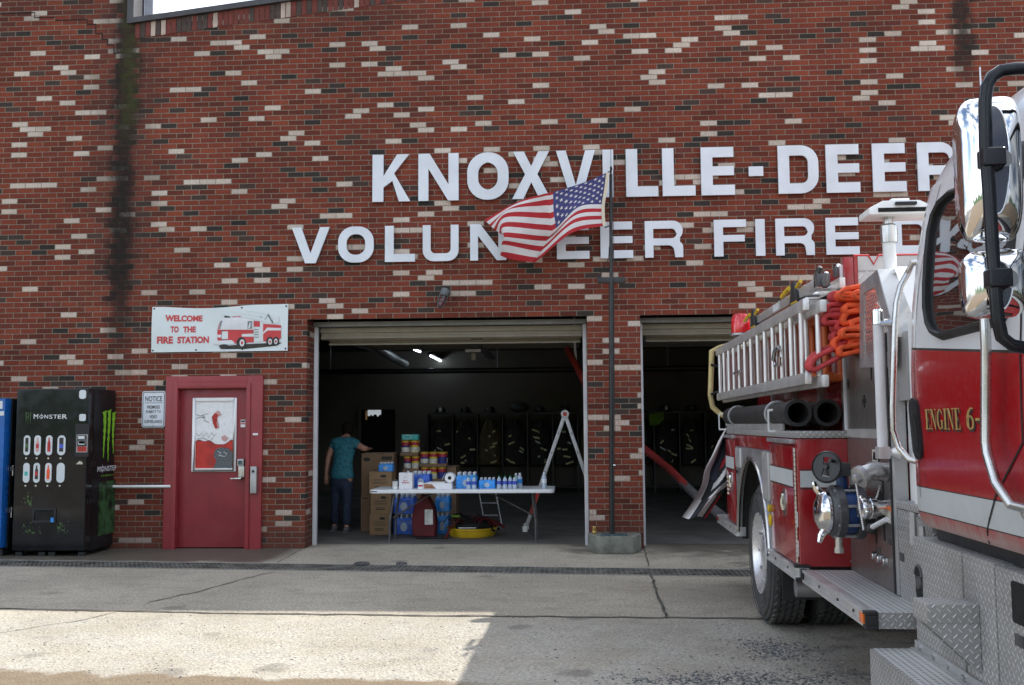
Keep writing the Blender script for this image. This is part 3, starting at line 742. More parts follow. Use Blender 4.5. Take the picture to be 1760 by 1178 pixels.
hw = MB(); hw.prism([(x, z) for x, z in rrect(-4.112, -4.022, 1.035, 1.125, .012)], 'y', -.03, -.006)
hw = MB(); hw.box(-4.108, -4.026, -.045, .028, 1.135, 1.225); hw.build('key_pad', 'alum_dull', door, bevel=.012)
hw = MB(); hw.box(-4.095, -4.04, -.048, -.045, 1.155, 1.205); hw.build('key_pad_cover', 'plate_teal', door)
hw = MB(); hw.tube([(-4.068, .02, 1.065), (-4.068, -.05, 1.065), (-4.09, -.062, 1.065), (-4.18, -.062, 1.063)], [.016, .014, .012, .010], 10); hw.cyl((-4.068, .028, 1.10), (-4.068, -.03, 1.10), .016)
hw.cyl((-4.068, .028, 1.135), (-4.068, -.02, 1.135), .012); hw.build('door_lever', 'steel', door)
for ob, dz in (('lock_plate', -.13), ('key_pad', -.13), ('key_pad_cover', -.13), ('door_lever', -.21)):
    o = [x for x in door.children if x.name == ob][0]; o.location.z = dz+.0
for zz in (.25, 1.0, 1.72):
    hg = MB(); hg.cyl((-4.869, .018, zz), (-4.869, .018, zz+.10), .010); hg.build('hinge', 'door_red', door)
sk = MB(); sk.box(-4.094, -4.035, .026, .0295, 1.484, 1.577, 0); sk.box(-4.09, -4.039, .0252, .0262, 1.545, 1.568, 1); sk.box(-4.09, -4.039, .0252, .0262, 1.520, 1.535, 2)
sk.build('door_sticker', ['paper_white', 'ink', 'ink_red'], door, smooth=0)
kb = MB(); kb.box(-3.925, -3.845, -.10, -.047, .675, 1.005); kb_o = kb.build('reader_box', 'alum_dull', st, bevel=.015)
kb = MB(); kb.cyl((-3.886, -.099, .945), (-3.886, -.106, .945), .016); kb.build('reader_eye', 'black_plastic', kb_o)
kb = MB(); kb.box(-3.915, -3.85, -.049, -.046, 1.385, 1.410); kb.build('name_tape', 'paper_white', st, smooth=0)
# interior office window with daylight beyond (dark room) and ceiling tubes
P0, P1 = onY(616, 700, 10.46), onY(684, 792, 10.46)
wi = MB()
x0, x1, z0, z1 = P0.x, P1.x, P1.z, P0.z
for a in ((x0, x0+.06, z0, z1), (x1-.06, x1, z0, z1), (x0+.06, x1-.06, z0, z0+.06), (x0+.06, x1-.06, z1-.06, z1)): wi.box(a[0], a[1], 10.43, 10.497, a[2], a[3])
wo_ = wi.build('office_window', 'interior_wall', st)
wi = MB(); wi.box(x0+.06, x1-.06, 10.47, 10.495, z0+.06, z1-.06); wi.build('pane', 'gap_dark', wo_, smooth=0)
A, B = onY(632, 705, 10.46), onY(655, 718, 10.46)
wi = MB(); wi.poly([(A.x, 10.46, B.z), (B.x, 10.46, B.z+.02), (B.x, 10.46, A.z), (A.x, 10.46, A.z)]); wi.build('daylight_pane', 'pane_lit', wo_, smooth=0)
wi = MB(); hh_ = A.z-B.z; wi.poly([(A.x, 10.457, B.z-.01), (B.x, 10.457, B.z-.01), (B.x, 10.457, B.z+hh_*.42)]+[(B.x+(A.x-B.x)*k/8, 10.457, B.z+hh_*(.30+.16*math.sin(k*2.3)+.08*math.sin(k*5.1))) for k in range(1, 8)]+[(A.x, 10.457, B.z+hh_*.25)]); wi.build('skyline', 'gap_dark', wo_, smooth=0)
wi = MB(); A2 = onY(628, 707, 10.46); wi.box(A2.x, A.x-.01, 10.455, 10.465, B.z-.05, A.z-.02); wi.build('curtain', 'curtain_glow', wo_, smooth=0)  # curtain's faint warm glow put into its material
# ================================================================== WALL LETTERS
def thick_poly(pts, wd): pass
def L_E(w=1, s=.2): return [[(0, 0), (w, 0), (w, s), (s*1.12, s), (s*1.12, .41), (w*.985, .41), (w*.985, .60), (s*1.12, .60), (s*1.12, 1-s), (w*.98, 1-s), (w*.98, 1), (0, 1)]]
def L_F(w=1, s=.2): return [[(0, 0), (s*1.12, 0), (s*1.12, .40), (w*.95, .40), (w*.95, .58), (s*1.12, .58), (s*1.12, 1-s*.95), (w, 1-s*.95), (w, 1), (0, 1)]]
def L_L(w=1, s=.2): return [[(0, 0), (w, 0), (w, s), (s*1.12, s), (s*1.12, 1), (0, 1)]]
def L_I(w=1, s=.2): return [[(0, 0), (w, 0), (w, 1), (0, 1)]]
def L_V(w=1, s=.2): return [[(w*.36, 0), (w*.64, 0), (w, 1), (w*.75, 1), (w*.5, .27), (w*.25, 1), (0, 1)]]
def L_K(w=1, s=.2): return [[(0, 0), (s*1.1, 0), (s*1.1, .30), (s*2., .44), (w*.70, 0), (w, 0), (w*.57, .60), (w*.97, 1), (w*.65, 1), (s*1.1, .54), (s*1.1, 1), (0, 1)]]
def L_N(w=1, s=.2): return [[(0, 0), (s, 0), (s, .68), (w*.74, 0), (w, 0), (w, 1), (w-s, 1), (w-s, .34), (w*.28, 1), (0, 1)]]
def L_X(w=1, s=.2): return [[(0, 0), (w*.29, 0), (w*.5, .35), (w*.71, 0), (w, 0), (w*.66, .52), (w*.97, 1), (w*.69, 1), (w*.5, .69), (w*.31, 1), (w*.03, 1), (w*.34, .52)]]
def L_O(w=1, s=.2, r=.42): return [rrect(0, w, 0, 1, min(r, w*.48), 8), rrect(s*1.08, w-s*1.08, s, 1-s, max(.06, min(r, w*.48)-s*.85), 8)]
def L_U(w=1, s=.2, r=.3):
    o = arc(w-r, r, r, 0, -90, 6)+arc(r, r, r, -90, -180, 6); k = max(.05, r-s*.8)
    i = arc(s+k, s+k, k, 180, 270, 5)+arc(w-s-k, s+k, k, 270, 360, 5)
    return [[(w, 1)]+o+[(0, 1), (s, 1)]+i+[(w-s, 1)]]
def L_T(w=1, s=.2): return [[(w/2-s/2, 0), (w/2+s/2, 0), (w/2+s/2, 1-s), (w, 1-s), (w, 1), (0, 1), (0, 1-s), (w/2-s/2, 1-s)]]
def L_D(w=1, s=.2, r=.36): return [[(0, 0)]+arc(w-r, r, r, 270, 360, 6)+arc(w-r, 1-r, r, 0, 90, 6)+[(0, 1)], [(s*1.08, s)]+arc(w-s-.14, s+.14, .14, 270, 360, 5)+arc(w-s-.14, 1-s-.14, .14, 0, 90, 5)+[(s*1.08, 1-s)]]
def L_R(w=1, s=.2):
    r = .27
    return [[(0, 0), (s*1.05, 0), (s*1.05, .33), (w*.62, .33)]+arc(w*.62, .18, .15, 90, 0, 4)+[(w*.79, 0), (w, 0), (w, .26)]+arc(w-.16, .28, .16, 0, 60, 3)+arc(w-r, 1-r, r, -45, 90, 8)+[(0, 1)],
            [(s*1.05, .52)]+arc(w*.70, .66, .14, 270, 360, 4)+arc(w*.70, 1-s-.12, .12, 0, 90, 4)+[(s*1.05, 1-s)]]
def L_dash(w=1, s=.2): return [[(0, .38), (w, .38), (w, .58), (0, .58)]]
LET = dict(E=L_E, F=L_F, L=L_L, I=L_I, V=L_V, K=L_K, N=L_N, X=L_X, O=L_O, U=L_U, T=L_T, D=L_D, R=L_R); LET['-'] = L_dash
def sign_row(name, label, items, s):
    z_mid = onY(items[0][1], items[0][3]).z
    e = empty(name, (onY(items[0][1], items[0][3]).x, 0, round(onY(items[0][1], items[0][4]).z, 3)), label, 'sign lettering')
    for ch, xl, xr, yt, yb in items:
        A, B = onY(xl, (yt+yb)/2, -.05), onY(xr, (yt+yb)/2, -.05); zt, zb = onY((xl+xr)/2, yt, -.05).z, onY((xl+xr)/2, yb, -.05).z
        H = zt-zb; wv = (B.x-A.x)/H
        VF = fill(LET[ch](wv, s), .5)
        mb = rel(e)
        mb.add([(A.x+v[0]*H, -.036-v[2]*.022, zb+v[1]*H) for v in VF[0]], VF[1])
        # white face, grey returns
        mb.build('letter', 'sign_white', e, smooth=0)
def row_y(x, x0, y0, x1, y1): return y0+(x-x0)*(y1-y0)/(x1-x0)
r1 = []
for ch, xl, xr in (('K', 640, 705), ('N', 719, 788), ('O', 803, 874), ('X', 880, 946), ('V', 956, 1023), ('I', 1036, 1054.5), ('L', 1076, 1131), ('L', 1138.5, 1195), ('E', 1205, 1262.5), ('-', 1287, 1312), ('D', 1337.5, 1407), ('E', 1420, 1478), ('E', 1500, 1557.5), ('R', 1577.5, 1641)):
    m_ = (xl+xr)/2; r1.append((ch, xl, xr, row_y(m_, 640, 266.5, 1501, 247), row_y(m_, 640, 347.3, 1501, 330)))
sign_row('wall_lettering', 'upper line of big white letters on the brick, KNOXVILLE - DEER', r1, .21)
r2 = []
for ch, xl, xr in (('V', 501, 566), ('O', 581, 642), ('L', 661.5, 713), ('U', 726.5, 788), ('N', 808, 870), ('T', 884, 944), ('E', 957, 1013), ('E', 1032, 1088), ('R', 1108.5, 1174), ('F', 1227.5, 1283), ('I', 1299, 1315), ('R', 1333.5, 1400), ('E', 1420, 1477), ('D', 1535, 1600)):
    m_ = (xl+xr)/2; r2.append((ch, xl, xr, row_y(m_, 501, 391.5, 1450, 374), row_y(m_, 541, 452.5, 1420, 438)))
sign_row('wall_lettering', 'lower line of white letters above the bay doors, VOLUNTEER FIRE', r2, .215)
# ================================================================== WELCOME BANNER
bn = empty('welcome_banner', (-4.37, -.02, 2.43), 'white vinyl welcome banner with red words and a fire engine picture over the entry door', 'banner')
A, B, C_, D_ = onY(262, 528, -.02), onY(496, 523, -.02), onY(494.5, 603, -.02), onY(260, 606, -.02)
def ban(u, v, o=0.):           # u 0..1 left to right, v 0..1 bottom to top
    p = D_*(1-u)*(1-v)+C_*u*(1-v)+A*(1-u)*v+B*u*v
    sag = -.030*math.sin(PI*min(1, u*1.25))**2*v**3 if u < .8 else 0
    y = -.022-.010*math.sin(u*7+v*2)*math.sin(v*PI)-.006*math.sin(u*19)*v-.014*v*math.exp(-((u-.95)/.06)**2)
    return (p.x, y-o, p.z+sag)
m = rel(bn); m.grid([[ban(i/48, k/14) for i in range(49)] for k in range(15)]); m.build('banner_sheet', 'banner_white', bn, smooth=60)
def bt(px, py):                # photo crop coordinates -> banner u,v
    X = 240+px/6.519; Y = 510+py/6.519; p = onY(X, Y, -.02)
    return ((p.x-D_.x)/(C_.x-D_.x), (p.z-D_.z)/(A.z-D_.z))
def bplace(o): return lambda u, v: ban(u, v, o)
m = rel(bn)
for stx, x0, x1, y0, y1 in (('WELCOME', 290, 705, 200, 280), ('TO', 350, 442, 332, 405), ('THE', 487, 630, 332, 403), ('FIRE', 197, 378, 448, 530), ('STATION', 425, 778, 446, 528)):
    u0, v0 = bt(x0, y1); u1, v1 = bt(x1, y0); fit_text(m, stx, u0, u1, v0, v1, bplace(.004), off=.045)
m.build('banner_words', 'banner_red', bn, smooth=0)
m = rel(bn)
def bp(pts, mi, o=.0035):
    P = [bt(x, y) for x, y in pts]; VF = fill([P]); m.add([ban(v[0], v[1], .004+(o-.003)*5) for v in VF[0]], VF[1], mi)
def bell(cx, cy, rx, ry, mi, o): bp([(cx+rx*math.cos(i*.5236), cy+ry*math.sin(i*.5236)) for i in range(12)], mi, o)
# printed picture: cab, pump panel, body, wheels   0 red 1 white 2 grey 3 dark 4 pale
bp([(905, 590), (1180, 590), (1530, 555), (1600, 520), (1180, 535), (920, 560)], 3, .003)
bp([(870, 380), (880, 330), (905, 262), (935, 240), (1100, 232), (1270, 268), (1282, 515), (1190, 520), (900, 535), (870, 480)], 0, .0035)
bp([(880, 372), (905, 262), (935, 240), (1100, 232), (1275, 268), (1280, 378)], 1, .0038)
for w_ in ([(885, 368), (905, 272), (965, 262), (950, 362)], [(962, 355), (980, 262), (1065, 258), (1058, 355)], [(1070, 358), (1085, 268), (1135, 270), (1138, 358)], [(1152, 360), (1158, 274), (1186, 276), (1188, 360)], [(1210, 366), (1212, 280), (1262, 284), (1262, 366)]): bp(w_, 2, .0042)
for w_ in ([(985, 340), (1010, 275), (1040, 270), (1010, 345)], [(1090, 350), (1105, 285), (1118, 285), (1108, 350)], [(1215, 360), (1235, 300), (1250, 300), (1238, 362)]): bp(w_, 4, .0045)
bp([(915, 490), (918, 385), (995, 378), (997, 486)], 2, .0042); bp([(870, 430), (1060, 425), (1060, 458), (870, 462)], 1, .0040); bp([(922, 480), (924, 395), (988, 390), (990, 478)], 4, .0045)
bp([(1145, 425), (1280, 420), (1280, 455), (1145, 452)], 1, .0042)
bp([(822, 500), (1060, 490), (1062, 540), (825, 542)], 4, .0042)
bp([(1282, 280), (1350, 286), (1385, 300), (1385, 510), (1282, 515)], 4, .0036)
bp([(1282, 280), (1350, 285), (1350, 345), (1282, 345)], 0, .0040)
for k in range(4): bp([(1288, 372+k*28), (1336, 372+k*28), (1336, 380+k*28), (1288, 380+k*28)], 2, .0042)
bp([(1386, 312), (1588, 330), (1588, 470), (1560, 490), (1400, 508), (1386, 500)], 0, .0036)
bp([(1386, 408), (1430, 355), (1588, 362), (1588, 388), (1440, 386), (1386, 425)], 1, .0040)
for cx_, cy_, rx, ry in ((948, 562, 55, 26), (1140, 522, 55, 64), (1462, 508, 42, 52), (1530, 505, 38, 50)): bell(cx_, cy_, rx, ry, 3, .0045)
for cx_, cy_, rx, ry in ((1150, 522, 28, 40), (1465, 510, 22, 34), (1530, 508, 20, 32)): bell(cx_, cy_, rx, ry, 4, .0048); bell(cx_, cy_, rx*.5, ry*.5, 0, .0052)
bp([(948, 210), (1010, 222), (1015, 234), (950, 230)], 3, .0042); bp([(1040, 218), (1130, 220), (1135, 232), (1040, 234)], 0, .0042)
for x0, y0, x1, y1 in ((1440, 205, 1500, 310), (1432, 212, 1490, 305), (1440, 205, 1400, 270), (1350, 225, 1366, 245)): bp([(x0, y0), (x0+6, y0), (x1+6, y1), (x1, y1)], 3 if x1 > 1450 else 2, .004)
for x0, y0, x1, y1 in ((905, 195, 1280, 262), (1010, 165, 1380, 240), (1180, 165, 1420, 205), (1280, 262, 1480, 310)): bp([(x0, y0), (x0+4, y0-4), (x1+4, y1-4), (x1, y1)], 4, .004)
bp([(1500, 225), (1562, 230), (1562, 312), (1500, 305)], 4, .004)
m.build('banner_picture', ['banner_red', 'trim_white', 'banner_grey', 'ink', 'banner_pale'], bn, smooth=0)
m = rel(bn)
for u, v in ((.015, .96), (.985, .955), (.66, .955), (.012, .04), (.33, .04), (.67, .045), (.985, .045)):
    p = ban(u, v, .004); m.cyl(p, (p[0], p[1]+.012, p[2]), .011, 10)
m.build('grommet', 'black_plastic', bn, split=True)
# ================================================================== NOTICE SIGN
ns = empty('notice_sign', (-5.19, -.01, 1.488), 'white metal notice sign with rounded corners left of the entry door', 'sign')
m = rel(ns); nx0, nx1, nz0, nz1 = -5.338, -5.041, 1.490, 1.940
m.prism(rrect(nx0, nx1, nz0, nz1, .03), 'y', -.014, -.006); m.build('plate', 'sign_white', ns)
m = rel(ns); VF = fill([rrect(nx0+.010, nx1-.010, nz0+.010, nz1-.010, .024), rrect(nx0+.017, nx1-.017, nz0+.017, nz1-.017, .018)]); m.add([(v[0], -.0165, v[1]) for v in VF[0]], VF[1])
pl = lambda u, v: (u, -.0165, v)
cxn = (nx0+nx1)/2
fit_text(m, 'NOTICE', cxn-.108, cxn+.108, 1.812, 1.878, pl, .012); m.poly([(cxn-.112, -.0165, 1.792), (cxn+.112, -.0165, 1.792), (cxn+.112, -.0165, 1.797), (cxn-.112, -.0165, 1.797)])
for stx, hw_, zc in (('PREMISES', .082, 1.742), ('SUBJECT TO', .095, 1.682), ('VIDEO', .048, 1.623), ('SURVEILLANCE', .112, 1.563)): fit_text(m, stx, cxn-hw_, cxn+hw_, zc-.020, zc+.020, pl, .012)
m.build('notice_words', 'ink', ns, smooth=0)
m = rel(ns)
for z in (1.915, 1.518): m.cyl((cxn, -.015, z), (cxn, -.019, z), .006, 10)
m.build('screw', 'steel', ns, split=True)
# handrail bar between vending machine and door
hb = empty('handrail_bar', (-5.29, 0, .762), 'thin white horizontal bar on the wall between vending machine and entry door', 'rail')
m = rel(hb); m.tube([(-5.66, -.06, .764), (-4.935, -.06, .764)], .0165, 10); m.build('bar', 'white_paint', hb)
m = rel(hb)
for x in (-5.58, -4.96): m.box(x-.012, x+.012, -.06, -.004 if x < -5.1 else -.047, .752, .776)
m.build('bracket', 'white_paint', hb, split=True)
# ================================================================== ALARM LIGHT
al = empty('alarm_light', (onY(763, 515).x, 0, onY(763, 505).z), 'small grey caged red warning light on the brick above the left bay', 'light')
p = onY(764, 504, -.12); q_ = onY(757, 525, -.16)
ax = (q_-p).normalized(); m = rel(al)
m.tube([(p.x+.03, -.003, p.z+.01), (p.x+.02, -.06, p.z+.03), tuple(p+Vector((0, .02, .02)))], .035, 10); m.lathe([(.052, -.05), (.060, -.02), (.060, .03), (.052, .045)], p, ax, 16); m.build('housing', 'cage_grey', al)
m = rel(al); m.lathe([(.038, 0), (.040, .05), (.037, .11), (.022, .145), (.004, .155)], p+ax*.04, ax, 16); m.build('lens', 'lens_dark', al)
m = rel(al); U = ax.orthogonal().normalized(); V = ax.cross(U)
for k in range(6):
    d = U*math.cos(k*PI/3)+V*math.sin(k*PI/3); m.tube([p+ax*.03+d*.055, p+ax*.12+d*.052, p+ax*.19+d*.03, p+ax*.21], .005, 6)
for h_ in (.075, .125): m.tube([p+ax*h_+(U*math.cos(k*PI/8)+V*math.sin(k*PI/8))*.055 for k in range(16)], .0045, 6, closed=True)
m.build('cage', 'cage_grey', al)
# ================================================================== FLAGPOLE, PLANTER, FLAG
pb = empty('pole_base', (.49, -.25, 0), 'weathered concrete block with angled corners at the foot of the flagpole', 'pole base')
m = rel(pb); oc = [(.19, -.015), (.19, -.20), (.29, -.47), (.705, -.47), (.815, -.19), (.815, -.015)]
m.prism(oc, 'z', .002, .195); m.build('block', 'concrete_old', pb, bevel=.012)
m = rel(pb); m.box(.335, .645, -.40, -.22, .190, .212); m.build('steel_plate', 'plate_teal', pb, bevel=.004)
cn = empty('brass_cup', (.265, -.17, .196), 'small brass canister left standing on the concrete pole base', 'canister')
m = rel(cn); m.lathe([(.026, 0), (.028, .008), (.028, .03), (.024, .036), (.028, .042), (.028, .052), (.018, .058)], (.265, -.17, .198), (0, 0, 1), 18); m.lathe([(.02, .058), (.022, .08), (.020, .088)], (.265, -.17, .198), (0, 0, 1), 18); m.build('canister_body', 'brass', cn)
fp = empty('flagpole', (.470, -.29, .212), 'slim black flagpole standing in front of the brick pier between bays', 'flagpole')
PX = lambda z: .470+(z-.25)*.0115
m = rel(fp); m.tube([(PX(.2), -.29, .213), (PX(1.7), -.29, 1.7), (PX(3.2), -.29, 3.2)], [.031, .031, .030], 14); m.tube([(PX(3.2), -.29, 3.2), (PX(4.50), -.29, 4.50)], [.022, .020], 12); m.build('pole', 'black_paint', fp)
m = rel(fp); m.tube([(PX(4.48), -.30, 4.48), (PX(4.8), -.30, 4.83)], [.005, .003], 6); m.build('antenna_tip', 'black_paint', fp)
m = rel(fp); m.cyl((PX(4.52)-.012, -.33, 4.56), (PX(4.52)+.012, -.33, 4.56), .028, 14); m.tube([(PX(4.5), -.29, 4.50), (PX(4.5), -.31, 4.58), (PX(4.5)+.01, -.33, 4.56)], .012, 8); m.build('pulley', 'black_paint', fp)
m = rel(fp); m.box(PX(3.23)-.165, PX(3.23)+.165, -.315, -.255, 3.175, 3.245); m.build('cross_bracket', 'black_paint', fp, bevel=.004)
m = rel(fp)
for sg in (-1, 1): m.tube([(PX(3.23)+sg*.155, -.29, 3.245), (PX(3.5)+sg*.03, -.29, 3.47), (PX(3.6)+sg*.02, -.29, 3.62)], .0055, 6)
m.tube([(PX(4.5)+.028, -.325, 4.55), (PX(3.3)+.030, -.325, 3.30), (PX(1.4)+.035, -.325, 1.25)], .003, 5)
m.build('halyard', 'black_rubber', fp)
m = rel(fp); m.cyl((PX(1.25)-.01, -.29, 1.01), (PX(1.25)+.045, -.325, 1.01), .012, 10); m.build('cleat', 'steel', fp)
# ---- national flag, streaming to the left and curling at the fly
fg = empty('national_flag', (.45, -.36, 3.9), 'stars and stripes flag streaming from the flagpole across the white letters', 'flag')
VS = [0, 2/13, 4/13, 7/13, 9/13, 11/13, 1]; US = [0, .2, .4, .5, .75, 1.]
CT = [[(1192, 92), (1183, 175), (1172, 255), (1151, 382), (1150, 452), (1152, 520), (1162, 582)],
      [(960, 190), (955, 245), (948, 312), (932, 408), (908, 482), (880, 560), (865, 650)],
      [(700, 268), (700, 331), (704, 448), (722, 605), (672, 690), (618, 788), (560, 895)],
      [(600, 291), (608, 345), (610, 457), (620, 620), (590, 718), (550, 812), (500, 912)],
      [(370, 362), (325, 408), (272, 464), (262, 590), (275, 685), (255, 755), (300, 885)],
      [(65, 525), (112, 568), (152, 606), (226, 662), (262, 700), (228, 785), (213, 852)]]
DZ = [[0]*7, [.10, .09, .06, .0, -.03, -.05, -.06], [-.02, -.02, -.03, -.03, .02, .06, .10], [-.08, -.07, -.05, -.02, .03, .06, .08], [.05, .02, 0, -.03, -.05, -.02, .04], [.16, .13, .10, .05, -.03, .02, .06]]
def cr(p0, p1, p2, p3, t):
    return [.5*((2*b_)+(-a_+c_)*t+(2*a_-5*b_+4*c_-d_)*t*t+(-a_+3*b_-3*c_+d_)*t**3) for a_, b_, c_, d_ in zip(p0, p1, p2, p3)]
def interp(keys, vals, x):
    n = len(keys); i = max(0, min(n-2, next((k-1 for k in range(1, n) if x <= keys[k]), n-2)))
    t = (x-keys[i])/(keys[i+1]-keys[i]); P = lambda k: vals[max(0, min(n-1, k))]
    return cr(P(i-1), P(i), P(i+1), P(i+2), t)
FC = [[list(onY(820+x/5.354, 280+y/5.354, -.36+DZ[i][k])) for k, (x, y) in enumerate(c_)] for i, c_ in enumerate(CT)]
def flagpt(u, v):
    col_ = [interp(VS, c_, v) for c_ in FC]; p = Vector(interp(US, col_, u))
    return p
NU, NV = 60, 39
FG = [[flagpt(i/NU, k/NV) for i in range(NU+1)] for k in range(NV+1)]
m = rel(fg); m.grid([[tuple(p) for p in r_] for r_ in FG], mf=lambda k, i: 2 if (k < 21 and i < 24) else (k//3) % 2)
m.build('cloth', ['flag_red', 'flag_white', 'flag_navy'], fg, smooth=80)
m = rel(fg)
for rr in range(9):
    for cc in range(6 if rr % 2 == 0 else 5):
        u = (.4/12)*(1+2*cc+(0 if rr % 2 == 0 else 1)); v = (7/13)/10*(rr+1)
        for side in (-1, 1):
            pts = []
            c0 = flagpt(u, v); nrm = (flagpt(u+.004, v)-flagpt(u-.004, v)).cross(flagpt(u, v+.004)-flagpt(u, v-.004)).normalized()*.0035*side
            for k in range(10):
                a = -PI/2+k*PI/5; rad = 1. if k % 2 == 0 else .40
                pts.append(tuple(flagpt(u+math.cos(a)*rad*.0158, v+math.sin(a)*rad*.0300)+nrm))
            m.add([tuple(c0+nrm)]+pts, [(0, 1+k, 1+(k+1) % 10) for k in range(10)])
m.build('star_field', 'flag_white', fg, smooth=0, merge=False)
m = rel(fg); hd = [flagpt(0, k/12) for k in range(13)]
m.grid([[tuple(p+Vector((.028+.004, 0, .004))) for p in hd], [tuple(p+Vector((-.006, -.004, 0))) for p in hd]]); m.build('hoist_band', 'tan_paint', fg, thick=.003)
m = rel(fg)
for k in (0, 12): m.tube([hd[k]+Vector((.02, 0, .01 if k == 0 else -.02)), Vector((PX(hd[k].z)+.0, -.312, hd[k].z+.02))], .008, 6)
m.build('snap_hook', 'black_paint', fg, split=True)
# ================================================================== VENDING MACHINES
vm = empty('vending_machine', (-6.02, -.42, 0), 'glossy black drinks vending machine with green claw mark and two rows of buttons', 'vending machine')
VX0, VX1, VY0, VY1, VZ0, VZ1 = -6.535, -5.66, -.745, -.05, .045, 1.955
m = rel(vm); m.box(VX0, VX1, VY0+.15, VY1, VZ0, VZ1-.004); m.build('cabinet', 'vend_side', vm, bevel=.008)
m = rel(vm); m.box(VX0, VX1-.004, VY0, VY0+.146, VZ0+.02, VZ1); m.build('front_door', 'vend_black', vm, bevel=.02, seg=3)
m = rel(vm)
for x in (VX0+.06, VX1-.06, (VX0+VX1)/2-.1, (VX0+VX1)/2+.02):
    for y in (VY0+.08, VY1-.08): m.box(x-.04, x+.04, y-.03, y+.03, .001, VZ0)
m.build('foot', 'black_plastic', vm, split=True)
FY = VY0-.003
def vf(px, py): p = onY(px/3.682, 650+py/3.682, VY0); return p
def vrect(m, x0, y0, x1, y1, mi=None, y=FY, r=0):
    A, B = vf(x0, y0), vf(x1, y1); xa_, xb_ = min(A.x, B.x), max(A.x, B.x); za, zb = min(A.z, B.z), max(A.z, B.z)
    P = rrect(xa_, xb_, za, zb, min(r, (xb_-xa_)*.499, (zb-za)*.499)) if r else [(xa_, za), (xb_, za), (xb_, zb), (xa_, zb)]
    m.prism(P, 'y', y, VY0+.01, mi)
    return xa_, xb_, za, zb
# selection buttons: white capsules with a pictured bottle
BT = [((172, 426), 'ink', 'leaf_dim'), ((239, 426), 'poster_pink', 'ink_red'), ((312, 426), 'ink_red', 'ink_red'), ((390, 426), 'ink', 'label_blue'),
      ((168, 600), 'vend_panel', 'teal_pack'), ((233, 600), 'ink', 'poster_red'), ((307, 600), 'orange_web', 'orange_web'), ((385, 600), 'vend_panel', 'vend_panel')]
for (cx_, cy_), body_m, lab in BT:
    hw_ = 18 if cx_ < 350 else 23
    m = rel(vm); vrect(m, cx_-hw_, cy_-63, cx_+hw_, cy_+63, 0, FY-.004, .05)
    yb = FY-.006
    A, B = vf(cx_-hw_*.62, cy_+40), vf(cx_+hw_*.62, cy_-48); wv = B.x-A.x; hv = B.z-A.z; c0 = (A.x+B.x)/2
    pr = [(c0-wv*.5, A.z), (c0+wv*.5, A.z), (c0+wv*.5, A.z+hv*.62), (c0+wv*.2, A.z+hv*.82), (c0+wv*.2, A.z+hv), (c0-wv*.2, A.z+hv), (c0-wv*.2, A.z+hv*.82), (c0-wv*.5, A.z+hv*.62)]
    if 'ink' == body_m and lab in ('leaf_dim', 'label_blue'): pr = [(c0-wv*.5, A.z), (c0+wv*.5, A.z), (c0+wv*.5, A.z+hv), (c0-wv*.5, A.z+hv)]
    m.prism(pr, 'y', yb, FY-.004, 1); m.prism([(c0-wv*.48, A.z+hv*.25), (c0+wv*.48, A.z+hv*.25), (c0+wv*.48, A.z+hv*.55), (c0-wv*.48, A.z+hv*.55)], 'y', yb-.001, FY-.004, 2)
    bo = m.build('selection_button', ['vend_panel', body_m, lab], vm, smooth=0)
    m = rel(vm); A = vf(cx_-6, cy_+82); m.cyl((A.x, VY0, A.z), (A.x, VY0-.006, A.z), .010, 12); m.build('indicator', 'wipes_label', vm)
m = rel(vm)
def vtext(stx, x0, x1, y0, y1, off=.01):
    A, B = vf(x0, y1), vf(x1, y0); fit_text(m, stx, A.x, B.x, A.z, B.z, lambda u, v: (u, FY-.0005, v), off)
# word mark: small capitals with tall first letter
vtext('M', 214, 243, 228, 258); vtext('O', 250, 276, 233, 256, .0); vtext('N', 282, 306, 232, 257); vtext('S', 312, 334, 232, 258, .0); vtext('T', 338, 362, 232, 257); vtext('E', 366, 388, 232, 257); vtext('R', 394, 427, 230, 258)
A, B = vf(263, 262), vf(264.5, 226); m.poly([(A.x-.002, FY-.0006, A.z), (A.x+.002, FY-.0006, A.z), (A.x+.002, FY-.0006, B.z), (A.x-.002, FY-.0006, B.z)])
vtext('Thank', 503, 548, 310, 328, .03); vtext('You!', 510, 541, 327, 343, .03)
m.build('word_mark', 'word_white', vm, smooth=0)
def claws(m, P, amp):            # three ragged scratch strokes in a unit box, P maps (u, v)
    for k, (u0, top, bot) in enumerate(((.06, 1., .06), (.40, 1.02, -.02), (.76, .98, .12))):
        n = 16; L, R_ = [], []
        for i in range(n+1):
            f = i/n; wv = (.21*(1-f)**.8+.035)*(1+.22*math.sin(i*2.1+k)); uc = u0+.10+.03*math.sin(f*5+k)+.03*f
            v = top+(bot-top)*f
            L.append((uc-wv*.5+amp*math.sin(i*3.3), v)); R_.append((uc+wv*.5+amp*math.cos(i*2.7), v))
        L[0] = (u0-.08, top-.05); 
        for i in range(n): m.add([P(*L[i]), P(*R_[i]), P(*R_[i+1]), P(*L[i+1])], [(0, 1, 2, 3)])
m = rel(vm); A, B = vf(158, 300), vf(200, 215); claws(m, lambda u, v: (A.x+(B.x-A.x)*u, FY-.0008, A.z+(B.z-A.z)*v), .01); m.build('claw_mark', 'leaf_dim', vm, smooth=0)
